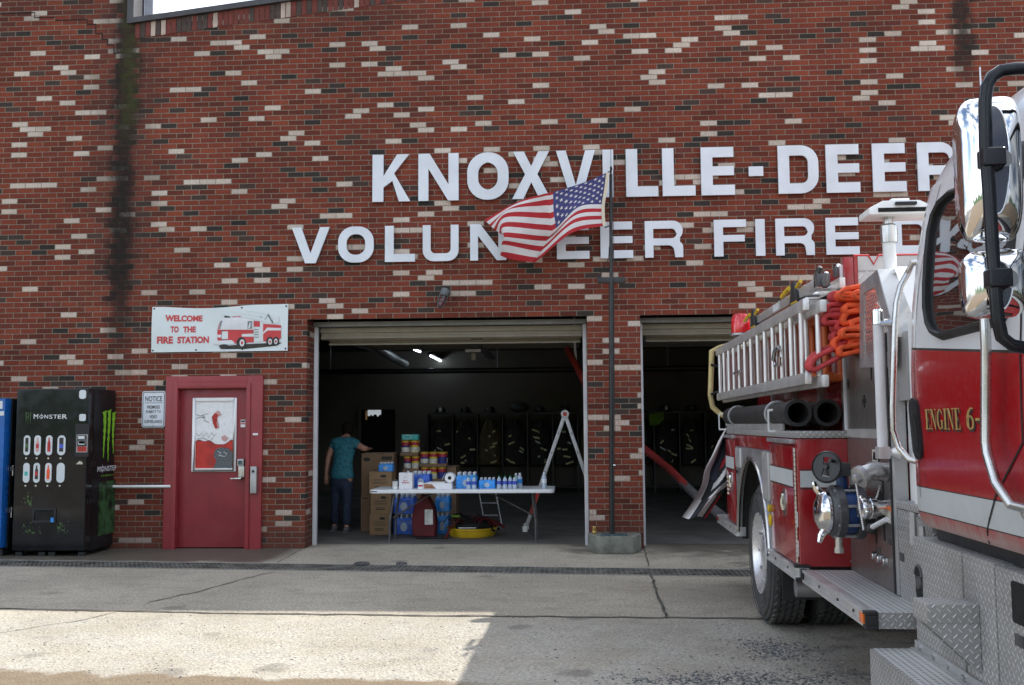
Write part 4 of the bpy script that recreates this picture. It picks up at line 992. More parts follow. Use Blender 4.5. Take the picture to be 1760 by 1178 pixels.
# side panel graphics
SXp = VX1+.003
def sp_(px, py):
    d = ray(px/3.682, 650+py/3.682); t = (SXp-CAM[0])/d.x; return Vector(CAM)+d*t
m = rel(vm); A, B = sp_(640, 525), sp_(731, 205); claws(m, lambda u, v: (SXp+.001, A.y+(B.y-A.y)*u, A.z+(B.z-A.z)*v), .02); m.build('claw_mark', 'claw_green', vm, smooth=0)
m = rel(vm); A, B = sp_(616, 595), sp_(740, 560)
fit_text(m, 'MONSTER', A.y, B.y, A.z, B.z+.02, lambda u, v: (SXp+.001, u, v), .01); m.poly([(SXp+.001, A.y+(B.y-A.y)*.235, A.z-.02), (SXp+.001, A.y+(B.y-A.y)*.25, A.z-.02), (SXp+.001, A.y+(B.y-A.y)*.25, B.z+.04), (SXp+.001, A.y+(B.y-A.y)*.235, B.z+.04)]); m.build('word_mark', 'word_white', vm, smooth=0)
m = rel(vm); A, B = sp_(640, 624), sp_(726, 606); fit_text(m, 'ENERGY', A.y, B.y, A.z, B.z, lambda u, v: (SXp+.001, u, v), .0); m.build('word_mark', 'claw_green', vm, smooth=0)
pm('vend_art', (.02, .06, .022), .45, var=1., vs=9)
m = rel(vm); A, B = sp_(618, 1000), sp_(735, 645); m.poly([(SXp, A.y, A.z), (SXp, B.y, A.z), (SXp, B.y, B.z), (SXp, A.y, B.z)]); m.build('side_art', 'vend_art', vm, smooth=0)
for (x0, y0, x1, y1) in ((135, 720, 205, 815), (140, 905, 260, 985), (358, 900, 440, 985)):
    m = rel(vm)
    for _ in range(26):
        cx_, cy_ = rnd.uniform(x0, x1), rnd.uniform(y0, y1); A = vf(cx_, cy_); r_ = rnd.uniform(.005, .014)
        m.poly([(A.x+r_*math.cos(k*1.047+cx_), FY-.0004-.0001*rnd.random(), A.z+r_*rnd.uniform(.4, 1.2)*math.sin(k*1.047+cx_)) for k in range(6)])
    m.build('leaf_decal', 'leaf_dim', vm, smooth=0)
m = rel(vm); vrect(m, 480, 290, 562, 498, 0, VY0-.012, .01); m.build('coin_panel', 'black_plastic', vm)
m = rel(vm); vrect(m, 490, 358, 556, 470, 0, VY0-.016); vrect(m, 494, 362, 552, 432, 1, VY0-.018); vrect(m, 500, 368, 540, 385, 2, VY0-.020); vrect(m, 500, 402, 540, 421, 2, VY0-.020); vrect(m, 494, 434, 552, 466, 3, VY0-.018); m.build('bill_reader', ['alum_dull', 'ink', 'vend_panel', 'poster_red'], vm, smooth=0)
m = rel(vm); vrect(m, 503, 76, 545, 132, 0, VY0-.005, .03); m.build('tax_sticker', 'vend_panel', vm); m = rel(vm); vrect(m, 503, 228, 543, 272, 0, VY0-.005, .02); m.build('tax_sticker', 'vend_panel', vm)
m = rel(vm); P = [vf(483, 546), vf(527, 546), vf(525, 533), vf(508, 524)]; m.prism([(p.x, p.z) for p in P], 'y', VY0-.014, VY0+.003); m.build('coin_return', 'steel', vm)
m = rel(vm); A, B = vf(205, 918), vf(358, 826)
m.box(A.x, B.x, VY0-.012, VY0+.004, A.z, A.z+.03); m.box(A.x, B.x, VY0-.012, VY0+.004, B.z-.02, B.z); m.box(A.x, A.x+.025, VY0-.012, VY0+.004, A.z+.031, B.z-.021); m.box(B.x-.025, B.x, VY0-.012, VY0+.004, A.z+.031, B.z-.021)
po = m.build('delivery_chute', 'black_plastic', vm, bevel=.003)
m = rel(vm); m.box(A.x+.026, B.x-.026, VY0-.004, VY0+.003, A.z+.031, B.z-.021); m.build('chute_flap', 'gap_dark', po)
m = rel(vm); p = vf(334, 900); m.box(p.x-.018, p.x+.018, VY0-.015, VY0-.004, p.z-.02, p.z+.03); m.build('chute_sticker', 'pack_blue', po)
m = rel(vm)
for zz in (1.03, .60): m.box(VX1-.02, VX1+.012, VY0+.10, VY0+.20, zz, zz+.06)
m.build('door_hinge', 'black_plastic', vm, bevel=.004, split=True)
m = rel(vm); m.box(VX1-.10, VX1+.002, VY0-.02, VY0+.0, 1.30, 1.36); m.build('lock_bar', 'cast_grey', vm, bevel=.005)
v2 = empty('vending_machine', (-7.12, -.42, 0), 'blue fronted vending machine cut off at the left edge, beside the black one', 'vending machine')
a2 = onY(0, 690, -.80); X1 = onY(6, 820, -.80).x
m = rel(v2); m.box(X1-.95, X1, -.66, -.06, .08, 1.84); m.build('cabinet', 'vend_side', v2, bevel=.008)
m = rel(v2); m.box(X1-.95, X1-.010, -.80, -.665, .10, 1.842); m.build('front_door', 'vend_blue', v2, bevel=.015)
m = rel(v2); m.box(X1-.6, X1-.04, -.806, -.80, 1.72, 1.81); m.box(X1-.60, X1-.02, -.806, -.80, 1.64, 1.69); m.build('top_panel', 'vend_panel', v2, split=True)
m = rel(v2)
for zz in (.99, .50): m.box(X1-.004, X1+.014, -.66, -.56, zz, zz+.05); m.tube([(X1+.01, -.63, zz+.06), (X1+.01, -.63, zz-.06)], .008, 6)
m.build('door_hinge', 'steel', v2, split=True)
m = rel(v2)
for x in (X1-.85, X1-.08): m.box(x-.04, x+.04, -.7, -.12, .001, .08)
m.build('foot', 'black_plastic', v2, split=True)
# ================================================================== INSIDE THE LEFT BAY
FZ = .004
tb = empty('folding_table', (-1.38, .78, FZ), 'long white plastic folding table loaded with water and food across the left bay', 'table')
TX0, TX1, TY0, TY1, TZ = -2.557, -.214, .42, 1.14, .682
m = rel(tb); m.prism(rrect(TX0, TX1, TY0, TY1, .06, 5), 'z', TZ-.045, TZ); m.build('tabletop', 'table_white', tb, bevel=.010)
m = rel(tb); m.box(TX0+.02, TX0+.10, TY0-.003, TY0+.01, TZ-.026, TZ-.016); m.build('edge_slot', 'black_plastic', tb)
for (x, xt) in ((-2.325, -2.26), (-.455, -.50)):
    for y in (.575, 1.0):
        m = rel(tb); m.tube([(x, y, FZ), (x, y, .03), (x+(xt-x)*.1, y, .30), (xt, y, TZ-.046)], .0145, 10); m.tube([(x, y, FZ), (x, y, .03)], .019, 10); m.build('leg', 'cast_grey', tb)
    m = rel(tb); m.tube([(x+.01, .575, .30), (x+.01, 1.0, .30)], .011, 8); m.tube([(x+.01, .79, .30), (x+(.55 if x < -1 else -.62), .79, TZ-.05)], .010, 8); m.build('leg_brace', 'cast_grey', tb)
def onT(px, y): return onY(px, 838, y).x
# ---- bottles and packs
def bottle_bm(m, x, y, z, h, r, mb=0, mc=1, ml=2):
    m.lathe([(r*.9, 0), (r, h*.04), (r, h*.26), (r*.93, h*.30), (r, h*.36), (r, h*.60), (r*.8, h*.74), (r*.42, h*.88), (r*.42, h*.90)], (x, y, z), (0, 0, 1), 14, mb)
    m.lathe([(r*1.015, h*.36), (r*1.015, h*.60)], (x, y, z), (0, 0, 1), 14, ml, caps=False)
    m.lathe([(r*.46, h*.90), (r*.46, h)], (x, y, z), (0, 0, 1), 12, mc)
def bottle(px, y, h, r, cap, body, lab, label, group=None, z=TZ):
    x = onT(px, y); e = empty('water_bottle', (x, y, z), label, 'bottle', group)
    m = rel(e); m.lathe([(r*.9, 0), (r, h*.04), (r, h*.26), (r*.93, h*.30), (r, h*.36), (r, h*.60), (r*.8, h*.74), (r*.42, h*.88), (r*.42, h*.90)], (x, y, z+.001), (0, 0, 1), 16); m.build('bottle_body', body, e)
    m = rel(e); m.lathe([(r*1.02, h*.34), (r*1.02, h*.60)], (x, y, z), (0, 0, 1), 16, caps=False); m.build('bottle_label', lab, e)
    m = rel(e); m.lathe([(r*.46, h*.90), (r*.46, h)], (x, y, z), (0, 0, 1), 12); m.build('cap', cap, e)
    return e
for i, (px, y) in enumerate(((858, .60), (868, .58), (877, .60), (885, .57))):
    bottle(px, y, .165, .030, 'cap_green', 'plastic_clear', 'label_blue', 'green capped soda bottle in the row of four near the right of the table', 'green capped bottles on the table')
bottle(887, .72, .19, .032, 'cap_white', 'plastic_clear', 'pack_blue', 'tall clear water bottle behind the green capped row, left one', None)
bottle(893.5, .68, .195, .032, 'cap_white', 'plastic_clear', 'pack_blue', 'tall clear water bottle at the right end of the table bottles', None)
bottle(805, .55, .165, .030, 'cap_green', 'plastic_clear', 'label_blue', 'small green capped bottle before the largest blue water pack, left of two', None)
bottle(815, .55, .165, .030, 'cap_green', 'plastic_clear', 'label_blue', 'small green capped bottle before the largest blue water pack, right of two', None)
bottle(935.5, .60, .205, .031, 'cap_white', 'plastic_clear', 'carton_white', 'single clear water bottle standing alone near the right table end', None)
def pack(name, x0, x1, y0, y1, z, h, label, cat, film='pack_blue', group=None, nx=4, ny=3):
    e = empty(name, ((x0+x1)/2, (y0+y1)/2, z), label, cat, group); r = min((x1-x0)/nx, (y1-y0)/ny)/2*.96
    for i in range(nx):
        for k in range(ny):
            m = rel(e); bottle_bm(m, x0+(i+.5)*(x1-x0)/nx, y0+(k+.5)*(y1-y0)/ny, z+.001, h, r); m.build('bottle', ['plastic_clear', 'cap_white', film], e, merge=False)
    m = rel(e); pr = rrect(x0-.004, x1+.004, y0-.004, y1+.004, r*.9, 4); n = len(pr)
    rows = [(1., .0), (1., h*.40), (.99, h*.66), (.90, h*.78), (.80, h*.82)]
    cxp, cyp = (x0+x1)/2, (y0+y1)/2
    m.grid([[(cxp+(p[0]-cxp)*s_, cyp+(p[1]-cyp)*s_, z+.001+zz+(.006*math.sin(q_*1.7)*(zz > h*.5))) for q_, p in enumerate(pr+[pr[0]])] for s_, zz in rows])
    m.build('film_wrap', film, e)
    # oval window printed on the wrap
    m = rel(e); m.prism([(cxp+.34*(x1-x0)*.6*math.cos(t*.3142)*.8, z+h*.36+h*.22*math.sin(t*.3142)) for t in range(20)], 'y', y0-.0065, y0-.004); m.build('print', 'plastic_clear', e)
    return e
pack('water_pack', onT(784, .66), onT(819, .66), .62, .90, TZ, .205, 'largest blue wrapped water pack on the table, beside the paper towel roll', 'water pack')
pack('water_pack', onT(823, .62), onT(851, .62), .60, .82, TZ, .135, 'low blue wrapped water pack on the table, beside the green capped bottles', 'water pack', nx=4)
# ---- other food on the table
m_x0, m_x1 = onT(686, .62), onT(709, .62)
cw = empty('drink_carton', ((m_x0+m_x1)/2, .68, TZ), 'white drink carton with red words near the left end of the table', 'carton')
m = rel(cw); m.box(m_x0, m_x1, .60, .76, TZ+.001, TZ+.205); m.build('carton_body', 'carton_white', cw, bevel=.004)
m = rel(cw); c0 = (m_x0+m_x1)/2; [m.box(c0+dx-.005, c0+dx+.005, .598, .5995, TZ+.096+(k%2)*.002, TZ+.111) for k, dx in enumerate((-.022, -.010, .016))]; [m.box(c0+dx-.0045, c0+dx+.0045, .598, .5995, TZ+.072, TZ+.087-(k%3)*.002) for k, dx in enumerate((-.042, -.030, -.018, -.006, .006, .018, .030, .042))]; m.build('print', 'ink_red', cw, smooth=0)
m = rel(cw); m.lathe([(.020, 0), (.020, .010)], (c0-.01, .60, TZ+.165), (0, -1, 0), 14); m.cyl((c0+.02, .68, TZ+.205), (c0+.02, .68, TZ+.225), .014, 10); m.build('spout', 'cap_white', cw)
cu = empty('cup_stack', (onT(679, .60), .60, TZ), 'short stack of clear cups left of the white drink carton', 'cups')
m = rel(cu)
for k in range(4): m.lathe([(.030, 0), (.036, .020), (.036, .023)], (onT(679, .6), .60, TZ+.002+k*.024), (0, 0, 1), 16)
m.build('cup', 'reflective_grey', cu)
m = rel(cu); m.lathe([(.016, 0), (.018, .11), (.012, .12)], (onT(680, .66), .67, TZ+.002), (0, 0, 1), 12); m.build('tumbler', 'cast_grey', cu)
sb = empty('snack_box', (onT(721, .56), .56, TZ), 'tiny white and red snack box beside the pastry box', 'box')
m = rel(sb); m.box(onT(718.5, .53), onT(727.5, .53), .52, .60, TZ+.001, TZ+.085); m.build('box_body', 'carton_white', sb, bevel=.003); m = rel(sb); m.box(onT(719, .53), onT(727, .53), .5185, .5198, TZ+.035, TZ+.055); m.build('print', 'wipes_red', sb, smooth=0)
bx = empty('pastry_box', (onT(752, .6), .6, TZ), 'flat white pastry box with a brown picture on the table', 'box')
m = rel(bx); m.box(onT(728.5, .55), onT(777, .55), .52, .74, TZ+.001, TZ+.075); m.box(onT(735, .55), onT(765, .55), .53, .73, TZ+.076, TZ+.088); m.build('box_body', 'carton_white', bx, bevel=.003)
m = rel(bx); m.prism([(onT(729.5, .55), TZ+.008), (onT(750, .55), TZ+.008), (onT(743, .55), TZ+.062), (onT(729.5, .55), TZ+.068)], 'y', .5185, .5199); m.build('print', 'carton_brown', bx, smooth=0)
rl = empty('paper_towel_roll', (onT(773, .60), .62, TZ), 'paper towel roll lying on the pastry box with its end facing out', 'paper roll')
m = rel(rl); p = onY(773, 828, .56); zc = TZ+.075+.065
m.lathe([(.024, 0), (.060, 0), (.062, .004), (.062, .19), (.024, .19), (.024, .0)], (p.x, .54, zc+.0), (0, 1, 0), 24, caps=False); m.build('roll', 'paper_white', rl)
m = rel(rl); m.lathe([(.0235, .004), (.0235, .18)], (p.x, .54, zc), (0, 1, 0), 18); m.build('core', 'gap_dark', rl)
m = rel(rl); m.tube([(p.x-.10, .56, zc-.02), (p.x-.06, .548, zc+.05), (p.x, .546, zc+.075), (p.x+.06, .548, zc+.05), (p.x+.10, .56, zc-.02)], .004, 6); m.build('wrapper', 'plastic_clear', rl)
# ---- things on the floor
m_ = empty('work_bag', (-1.86, 1.13, FZ), 'dark red duffel bag standing upright on the bay floor under the table', 'bag')
P = lambda x, y, Y: onY(x, y, Y)
bgp = [(710, 922), (708, 890), (712, 872), (722, 856), (729, 850), (737, 855), (746, 872), (750, 900), (748, 923)]
m = rel(m_); pts = [(P(x, y, 1.1).x, max(FZ+.001, P(x, y, 1.1).z)) for x, y in bgp]; m.prism(pts, 'y', 1.06, 1.30); m.build('bag_body', 'bag_red', m_, bevel=.05, seg=3)
m = rel(m_); A, B = P(730, 902, 1.05), P(744, 876, 1.05); m.box(A.x, B.x, 1.045, 1.061, A.z, B.z); m.build('clear_pocket', 'reflective_grey', m_, bevel=.003)
m = rel(m_); m.tube([(P(724, 856, 1.1).x, 1.15, P(724, 856, 1.1).z), (P(728, 846, 1.1).x, 1.15, P(728, 846, 1.1).z), (P(735, 848, 1.1).x, 1.15, P(735, 848, 1.1).z), (P(738, 857, 1.1).x, 1.15, P(738, 857, 1.1).z)], .012, 6); m.tube([(P(752, 905, 1.).x, 1.0, .05), (P(770, 925, 1.).x, 1.0, .02), (P(715, 926, 1.).x, .98, .02)], .012, 6); m.build('strap', 'strap_black', m_, split=True)
sk = empty('rescue_basket', (-1.35, 1.2, FZ), 'yellow rescue sled full of black and red straps on the bay floor', 'rescue basket')
bx0, bx1 = P(768, 920, 1.1).x, P(822, 920, 1.1).x
m = rel(sk); G = []
for s_, z in ((.90, FZ+.003), (.97, .05), (1., .12), (1.05, .125), (1.05, .105)):
    G.append([((bx0+bx1)/2+.10+math.cos(t*PI/12)*.33*s_, 1.40+math.sin(t*PI/12)*.36*s_, z) for t in range(25)])
m.grid(G); m.poly([p for p in G[0][:-1]]); m.build('sled', 'yellow', sk)
m = rel(sk)
for k in range(26):
    x, y = (bx0+bx1)/2+.12+rnd.uniform(-.28, .30), 1.4+rnd.uniform(-.25, .25); z = .13+rnd.uniform(0, .12)
    m.tube([(x-.12, y, z-.05), (x-.05, y+rnd.uniform(-.1, .1), z+.02+rnd.uniform(0, .03)), (x+.05, y, z+rnd.uniform(-.02, .04)), (x+.13, y+.05, z-.06)], .022, 6, flat=.35, mi=rnd.choice((0, 0, 0, 1, 1)))
m.ell(((bx0+bx1)/2+.12, 1.42, .13), (.26, .26, .09), mi=0); m.build('strapping', ['strap_black', 'bag_red'], sk)
m = rel(sk); A = P(810, 905, 1.1); m.box((bx0+bx1)/2-.05, (bx0+bx1)/2+.18, 1.06, 1.08, .135, .145); m.build('clip_bar', 'reflective_grey', sk)
m = rel(sk); A = P(775, 905, 1.05); m.tube([(A.x+.08, 1.2, .22), (A.x, 1.1, .16), (A.x-.05, 1.0, .05), (A.x-.06, .97, .015)], .022, 6, flat=.3); m.build('red_strap', 'bag_red', sk)
m = rel(sk); A = P(775, 882, 1.2); m.box(A.x-.0, A.x+.11, 1.25, 1.33, .262, .29); m.build('lime_buckle', 'lime_cloth', sk, bevel=.01)
def carton(px0, px1, py0, py1, y, d, label, mat='cardboard', marks=(), group=None, zbot=None):
    A, B = onY(px0, py1, y), onY(px1, py0, y); z0 = A.z if zbot is None else zbot
    e = empty('cardboard_box', ((A.x+B.x)/2, y+d/2, z0), label, 'box', group)
    m = rel(e); m.box(A.x, B.x, y, y+d, z0, B.z); m.build('carton', mat, e, bevel=.004)
    wv, hv = B.x-A.x, B.z-z0
    m = rel(e); m.box(A.x+.0, B.x-.0, y+d*.46, y+d*.54, B.z-.004, B.z+.0015); m.build('packing_tape', 'tan_paint', e, smooth=0)
    if marks:
        m = rel(e)
        for kd, u0, u1, v0, v1 in marks:
            pts = [(A.x+wv*u0, z0+hv*v0), (A.x+wv*u1, z0+hv*v0), (A.x+wv*u1, z0+hv*v1), (A.x+wv*u0, z0+hv*v1)]
            if kd == 'o': pts = [(A.x+wv*((u0+u1)/2+(u1-u0)/2*math.cos(t*.524)), z0+hv*((v0+v1)/2+(v1-v0)/2*math.sin(t*.524))) for t in range(12)]
            m.prism(pts, 'y', y-.0015, y+.001)
        m.build('print', 'ink', e, smooth=0)
    return e, B.z
mk = [('o', .48, .78, .72, .86), ('r', .20, .75, .60, .63), ('r', .15, .80, .50, .52), ('r', .15, .80, .44, .455), ('r', .25, .70, .20, .24), ('r', .25, .70, .28, .31)]
_, z1 = carton(635, 670, 884, 920, 1.50, .34, 'bottom small printed carton of three stacked beside the table leg', 'cardboard', mk, zbot=FZ+.001)
_, z2 = carton(637, 672, 848, 883, 1.50, .34, 'middle small printed carton of three stacked beside the table leg', 'cardboard', mk, zbot=z1+.002)
_, z3 = carton(634.5, 673, 811, 847, 1.49, .35, 'topmost small printed carton of three, carrying a blue water pack', 'cardboard', mk, zbot=z2+.002)
pk_x0, pk_x1 = onY(650, 808, 1.5).x, onY(674, 808, 1.5).x
pack('water_pack', pk_x0, pk_x1, 1.52, 1.70, z3+.002, .125, 'small blue wrapped water pack on top of the three printed cartons', 'water pack')
_, z4 = carton(620, 676, 851, 912, 1.92, .45, 'large brown carton on the floor under the other large carton', 'cardboard_dark', [('r', .03, .22, .90, .93)], zbot=FZ+.001)
_, z5 = carton(621, 677, 779, 850, 1.92, .45, 'large brown carton the woman leans on, on top of another', 'cardboard_dark', [('o', .05, .28, .80, .90), ('r', .62, .94, .84, .92)], zbot=z4+.002)
_, zc1 = carton(688, 723, 842, 914, 2.05, .4, 'brown carton under the two stacks of wipes tubs, left one', 'cardboard_dark', (), zbot=FZ+.001)
_, zc2 = carton(724, 768, 842, 914, 2.05, .4, 'brown carton under the two stacks of wipes tubs, right one', 'cardboard_dark', (), zbot=FZ+.001)
_, zz = carton(768, 784, 802, 905, 2.1, .5, 'tall narrow brown carton right of the wipes tubs', 'cardboard_dark', (), zbot=FZ+.001)
# shrink-wrapped trays of wipes tubs
def wipes(px0, px1, py0, py1, y, label, nx, group=None, zb=None, ny=2):
    A, B = onY(px0, py1, y), onY(px1, py0, y); z0 = A.z if zb is None else zb
    e = empty('wipes_pack', ((A.x+B.x)/2, y+.12, z0), label, 'wipes pack', group); r = (B.x-A.x)/nx/2*.97; h = B.z-z0
    m = rel(e); m.box(A.x, B.x, y, y+2*r*ny, z0+.001, z0+h*.22); m.build('tray', 'cardboard_dark', e)
    for i in range(nx):
        for k in range(ny):
            x = A.x+(i+.5)*(B.x-A.x)/nx; yy = y+r+.002+k*2*r; m = rel(e); zt = z0+h*.05
            m.lathe([(r*.95, 0), (r*.95, h*.62)], (x, yy, zt), (0, 0, 1), 16, (0, 2, 0)[(i+k) % 3]); m.lathe([(r*.965, h*.20), (r*.965, h*.50)], (x, yy, zt), (0, 0, 1), 16, (1, 3, 1)[(i*2+k) % 3], caps=False)
            m.lathe([(r*.95, h*.62), (r*.95, h*.82)], (x, yy, zt), (0, 0, 1), 16, 4); m.lathe([(r*.98, h*.82), (r*.98, h*.92), (r*.6, h*.95)], (x, yy, zt), (0, 0, 1), 16, 5)
            m.build('tub', ['wipes_navy', 'wipes_label', 'wipes_lemon', 'wipes_navy', 'wipes_red', 'lid_yellow'], e)
    return e, B.z
_, w1 = wipes(692, 720, 784, 812, 1.98, 'wipes tubs in a tray, middle of the taller stack, below the upper tubs', 2, zb=zc1-.36 if False else None)
# supporting cartons below the visible tubs
carton(690, 722, 812.5, 841, 2.0, .3, 'brown carton directly under the wipes tubs of the taller stack', 'cardboard_dark', (), zbot=zc1+.002)
_, w2 = wipes(688, 719, 757, 783, 1.98, 'wipes tubs in a tray, upper layer of the taller stack under the teal pack', 2, zb=w1+.002)
A, B = onY(690, 757, 1.98), onY(719, 747, 1.98)
tp = empty('tissue_pack', ((A.x+B.x)/2, 2.06, w2+.002), 'teal tissue pack on top of the taller wipes stack', 'tissue pack')
m = rel(tp); m.box(A.x, B.x, 1.98, 2.16, w2+.003, w2+.085); m.build('pack_body', 'teal_pack', tp, bevel=.015)
m = rel(tp); c0 = A.x+(B.x-A.x)*.35; VF = fill([[(math.cos(t*.314)*.060, math.sin(t*.314)*.030) for t in range(20)], [(math.cos(t*.314)*.052, math.sin(t*.314)*.024) for t in range(20)]]); m.add([(c0+v[0], 1.9785, w2+.045+v[1]) for v in VF[0]], VF[1]); m.build('print', 'vend_panel', tp, smooth=0)
_, w3 = wipes(722, 766, 803, 829, 1.98, 'wipes tubs in a tray, lower layer of the wider stack', 3)
wipes(721, 767, 777, 802, 1.98, 'wipes tubs in a tray, upper layer of the wider stack', 3, zb=w3+.002)
carton(722, 767, 829.5, 841.5, 1.99, .3, 'flat brown carton between the wider wipes stack and the cartons below', 'cardboard_dark', (), zbot=zc2+.002)
# water packs stacked on the floor behind the table
for i, (px0, px1, py0, py1, lab) in enumerate(((676, 712, 884, 918, 'deep blue water pack on the floor behind the left table leg'), (676, 712, 848, 883, 'deep blue water pack stacked on another behind the left table leg'),
        (748, 772, 880, 914, 'blue water pack on the floor right of the red bag'), (748, 772, 848, 879, 'blue water pack with yellow print, upper one right of the red bag'))):
    y = 1.56; A, B = onY(px0, py1, y), onY(px1, py0, y)
    zb = FZ+.001 if i % 2 == 0 else zb+hh+.003
    hh = B.z-(A.z if i % 2 else FZ)
    pack('water_pack', A.x, B.x, y, y+.30, zb, hh, lab, 'water pack', 'pack_deep' if i < 2 else 'pack_blue', nx=4 if i < 2 else 3, ny=4)
A, B = onY(708, 836, 1.3), onY(741, 814, 1.3)
pack('water_pack', onT(709, .95), onT(741, .95), .85, 1.10, TZ, .21, 'clear blue water pack at the rear table edge behind the pastry box', 'water pack', 'pack_deep')
# ---- two folding step frames behind the table, multi ladder
sf = empty('step_frame', (onY(835, 880, 3.).x, 3.0, FZ), 'thin grey metal step frame standing behind the yellow rescue sled', 'step ladder')
m = rel(sf)
for a, c in (((822, 852), (833, 905)), ((851, 852), (862, 905))):
    A, B = onY(*a, 3.0), onY(*c, 2.9); m.tube([(A.x, 3.0, A.z+.1), (B.x, 2.9, FZ+.005)], .012, 8)
for py in (865, 886): 
    A, B = onY(826, py, 2.95), onY(856, py, 2.95); m.tube([tuple(A), tuple(B)], .010, 8)
m.build('frame', 'alum_dull', sf)
ml = empty('folding_ladder', (-.12, 1.75, FZ), 'aluminium A-frame folding ladder standing behind the right end of the table', 'ladder')
LY = 1.55
def leg_path(p0, p1): return onY(*p0, LY), onY(*p1, LY)
tp_ = onY(971, 712, LY)
for (bt_, lowmat) in (((909, 893), True), ((1032, 893), False)):
    b0 = onY(*bt_, LY); b0.z = FZ+.03 if False else b0.z
    m = rel(ml)
    for dyy in (0., .34):
        d = (b0-tp_); n_ = Vector((d.z, 0, -d.x)).normalized()*.024
        q0, q1 = tp_+d*.02, tp_+d*1.0
        q1 = tp_+d*((tp_.z-FZ-.03)/(tp_.z-b0.z))*.985
        for w0, y0, y1 in ((1., dyy, dyy+.028),):
            m.add([tuple(q0-n_+Vector((0, y0, 0))), tuple(q0+n_+Vector((0, y0, 0))), tuple(q1+n_+Vector((0, y0, 0))), tuple(q1-n_+Vector((0, y0, 0))),
                   tuple(q0-n_+Vector((0, y1, 0))), tuple(q0+n_+Vector((0, y1, 0))), tuple(q1+n_+Vector((0, y1, 0))), tuple(q1-n_+Vector((0, y1, 0)))],
                  [(0, 1, 2, 3), (7, 6, 5, 4), (0, 4, 5, 1), (1, 5, 6, 2), (2, 6, 7, 3), (3, 7, 4, 0)])
    m.build('rail', 'alum_dull', ml, bevel=.004, split=True)
    for k in range(1, 6):
        m = rel(ml); p = tp_+(q1-tp_)*k/6; m.tube([p+Vector((0, .028, 0)), p+Vector((0, .34, 0))], .014, 8); m.build('rung', 'aluminium', ml)
        m = rel(ml); m.cyl(p+Vector((0, .001, 0)), p+Vector((0, -.006, 0)), .010, 8); m.build('rung_rivet', 'cast_grey', ml)
    m = rel(ml); m.tube([q1+Vector((0, -.01, .06)), q1+Vector((0, -.01, -.02))], .036, 8, flat=.6); m.tube([q1+Vector((0, .35, .06)), q1+Vector((0, .35, -.02))], .036, 8, flat=.6); m.build('foot', 'reflective_grey', ml)
    if lowmat:
        m = rel(ml); d = (q1-tp_); n_ = Vector((d.z, 0, -d.x)).normalized()*.024
        A, B = tp_+d*.63+Vector((0, -.003, 0)), tp_+d*.86+Vector((0, -.003, 0)); m.add([tuple(A-n_), tuple(A+n_), tuple(B+n_), tuple(B-n_)], [(0, 1, 2, 3)]); m.build('warning_label', 'poster_red', ml, smooth=0)
m = rel(ml)
for dyy in (-.012, .36): m.lathe([(.055, 0), (.058, .008), (.055, .022)], tp_+Vector((0, dyy, 0)), (0, 1, 0), 18)
m.build('hinge', 'alum_dull', ml)
m = rel(ml); m.cyl(tp_+Vector((0, -.012, 0)), tp_+Vector((0, -.017, 0)), .028, 14); m.build('hinge_label', 'poster_red', ml)
# ---- open gear lockers with turnout coats along the back wall
LKY = 10.0
lx0, lx1 = onY(735, 720, LKY).x, onY(1300, 720, LKY).x
nb = 13; bw_ = (lx1-lx0)/nb
lk = empty('gear_lockers', ((lx0+lx1)/2, LKY, FZ), 'row of open black gear lockers along the back wall behind both bays', 'lockers')
m = rel(lk)
for k in range(nb+1): m.box(lx0+k*bw_-.012, lx0+k*bw_+.012, LKY, LKY+.45, FZ, 1.74)
m.box(lx0, lx1, LKY, LKY+.45, 1.745, 1.765); m.box(lx0, lx1, LKY+.001, LKY+.45, .10, .12); m.build('locker_frame', 'locker_metal', lk, smooth=0)
m = rel(lk); m.box(lx0, lx1, LKY-.012, LKY-.002, 1.73, 1.75); m.build('shelf_edge', 'locker_metal', lk, smooth=0)
def coat(k, tan, seed, label, group):
    r2_ = random.Random(seed); x = lx0+(k+.5)*bw_; e = empty('turnout_coat', (x, LKY-.02, .55), label, 'coat', group)
    m = rel(e); G = []; z1, z0 = 1.60, .62
    for j_ in range(9):
        f = j_/8; z = z1+(z0-z1)*f; hw_ = bw_*(.16+.27*min(1, f*3))*(1+.04*math.sin(j_+seed)); row = []
        for t in range(25):
            a = t*PI/12; row.append((x+math.cos(a)*hw_*(1+.08*math.sin(3*a+j_*.7+seed)), LKY+.02+math.sin(a)*.13*(1+.18*math.sin(5*a+seed)), z))
        G.append(row)
    m.grid(G); m.build('coat_body', 'coat_tan' if tan else 'coat_black', e)
    for z in (1.34, 1.22, 1.10, .98, .93, .80, .70, .68):
        if r2_.random() < .12: continue
        m = rel(e); tl_ = r2_.uniform(-.035, .035); ww = 1.; z += r2_.uniform(-.03, .03)
        for s_ in range(1):
            a0 = r2_.uniform(-.42, .22); a1 = min(.42, a0+r2_.uniform(.06, .30))
            pts = [(x+bw_*(a0+(a1-a0)*q_/5)*ww, LKY-.135+.05*abs(a0+(a1-a0)*q_/5)*2, z+tl_*(q_/5-.5)*2+r2_.uniform(-.008, .008)) for q_ in range(6)]
            m.grid([[(p[0], p[1], p[2]-.020) for p in pts], [(p[0], p[1], p[2]+.020) for p in pts]], mi=0)
        m.build('reflective_stripe', 'reflective' if r2_.random() < .75 else 'reflective_grey', e, smooth=0)
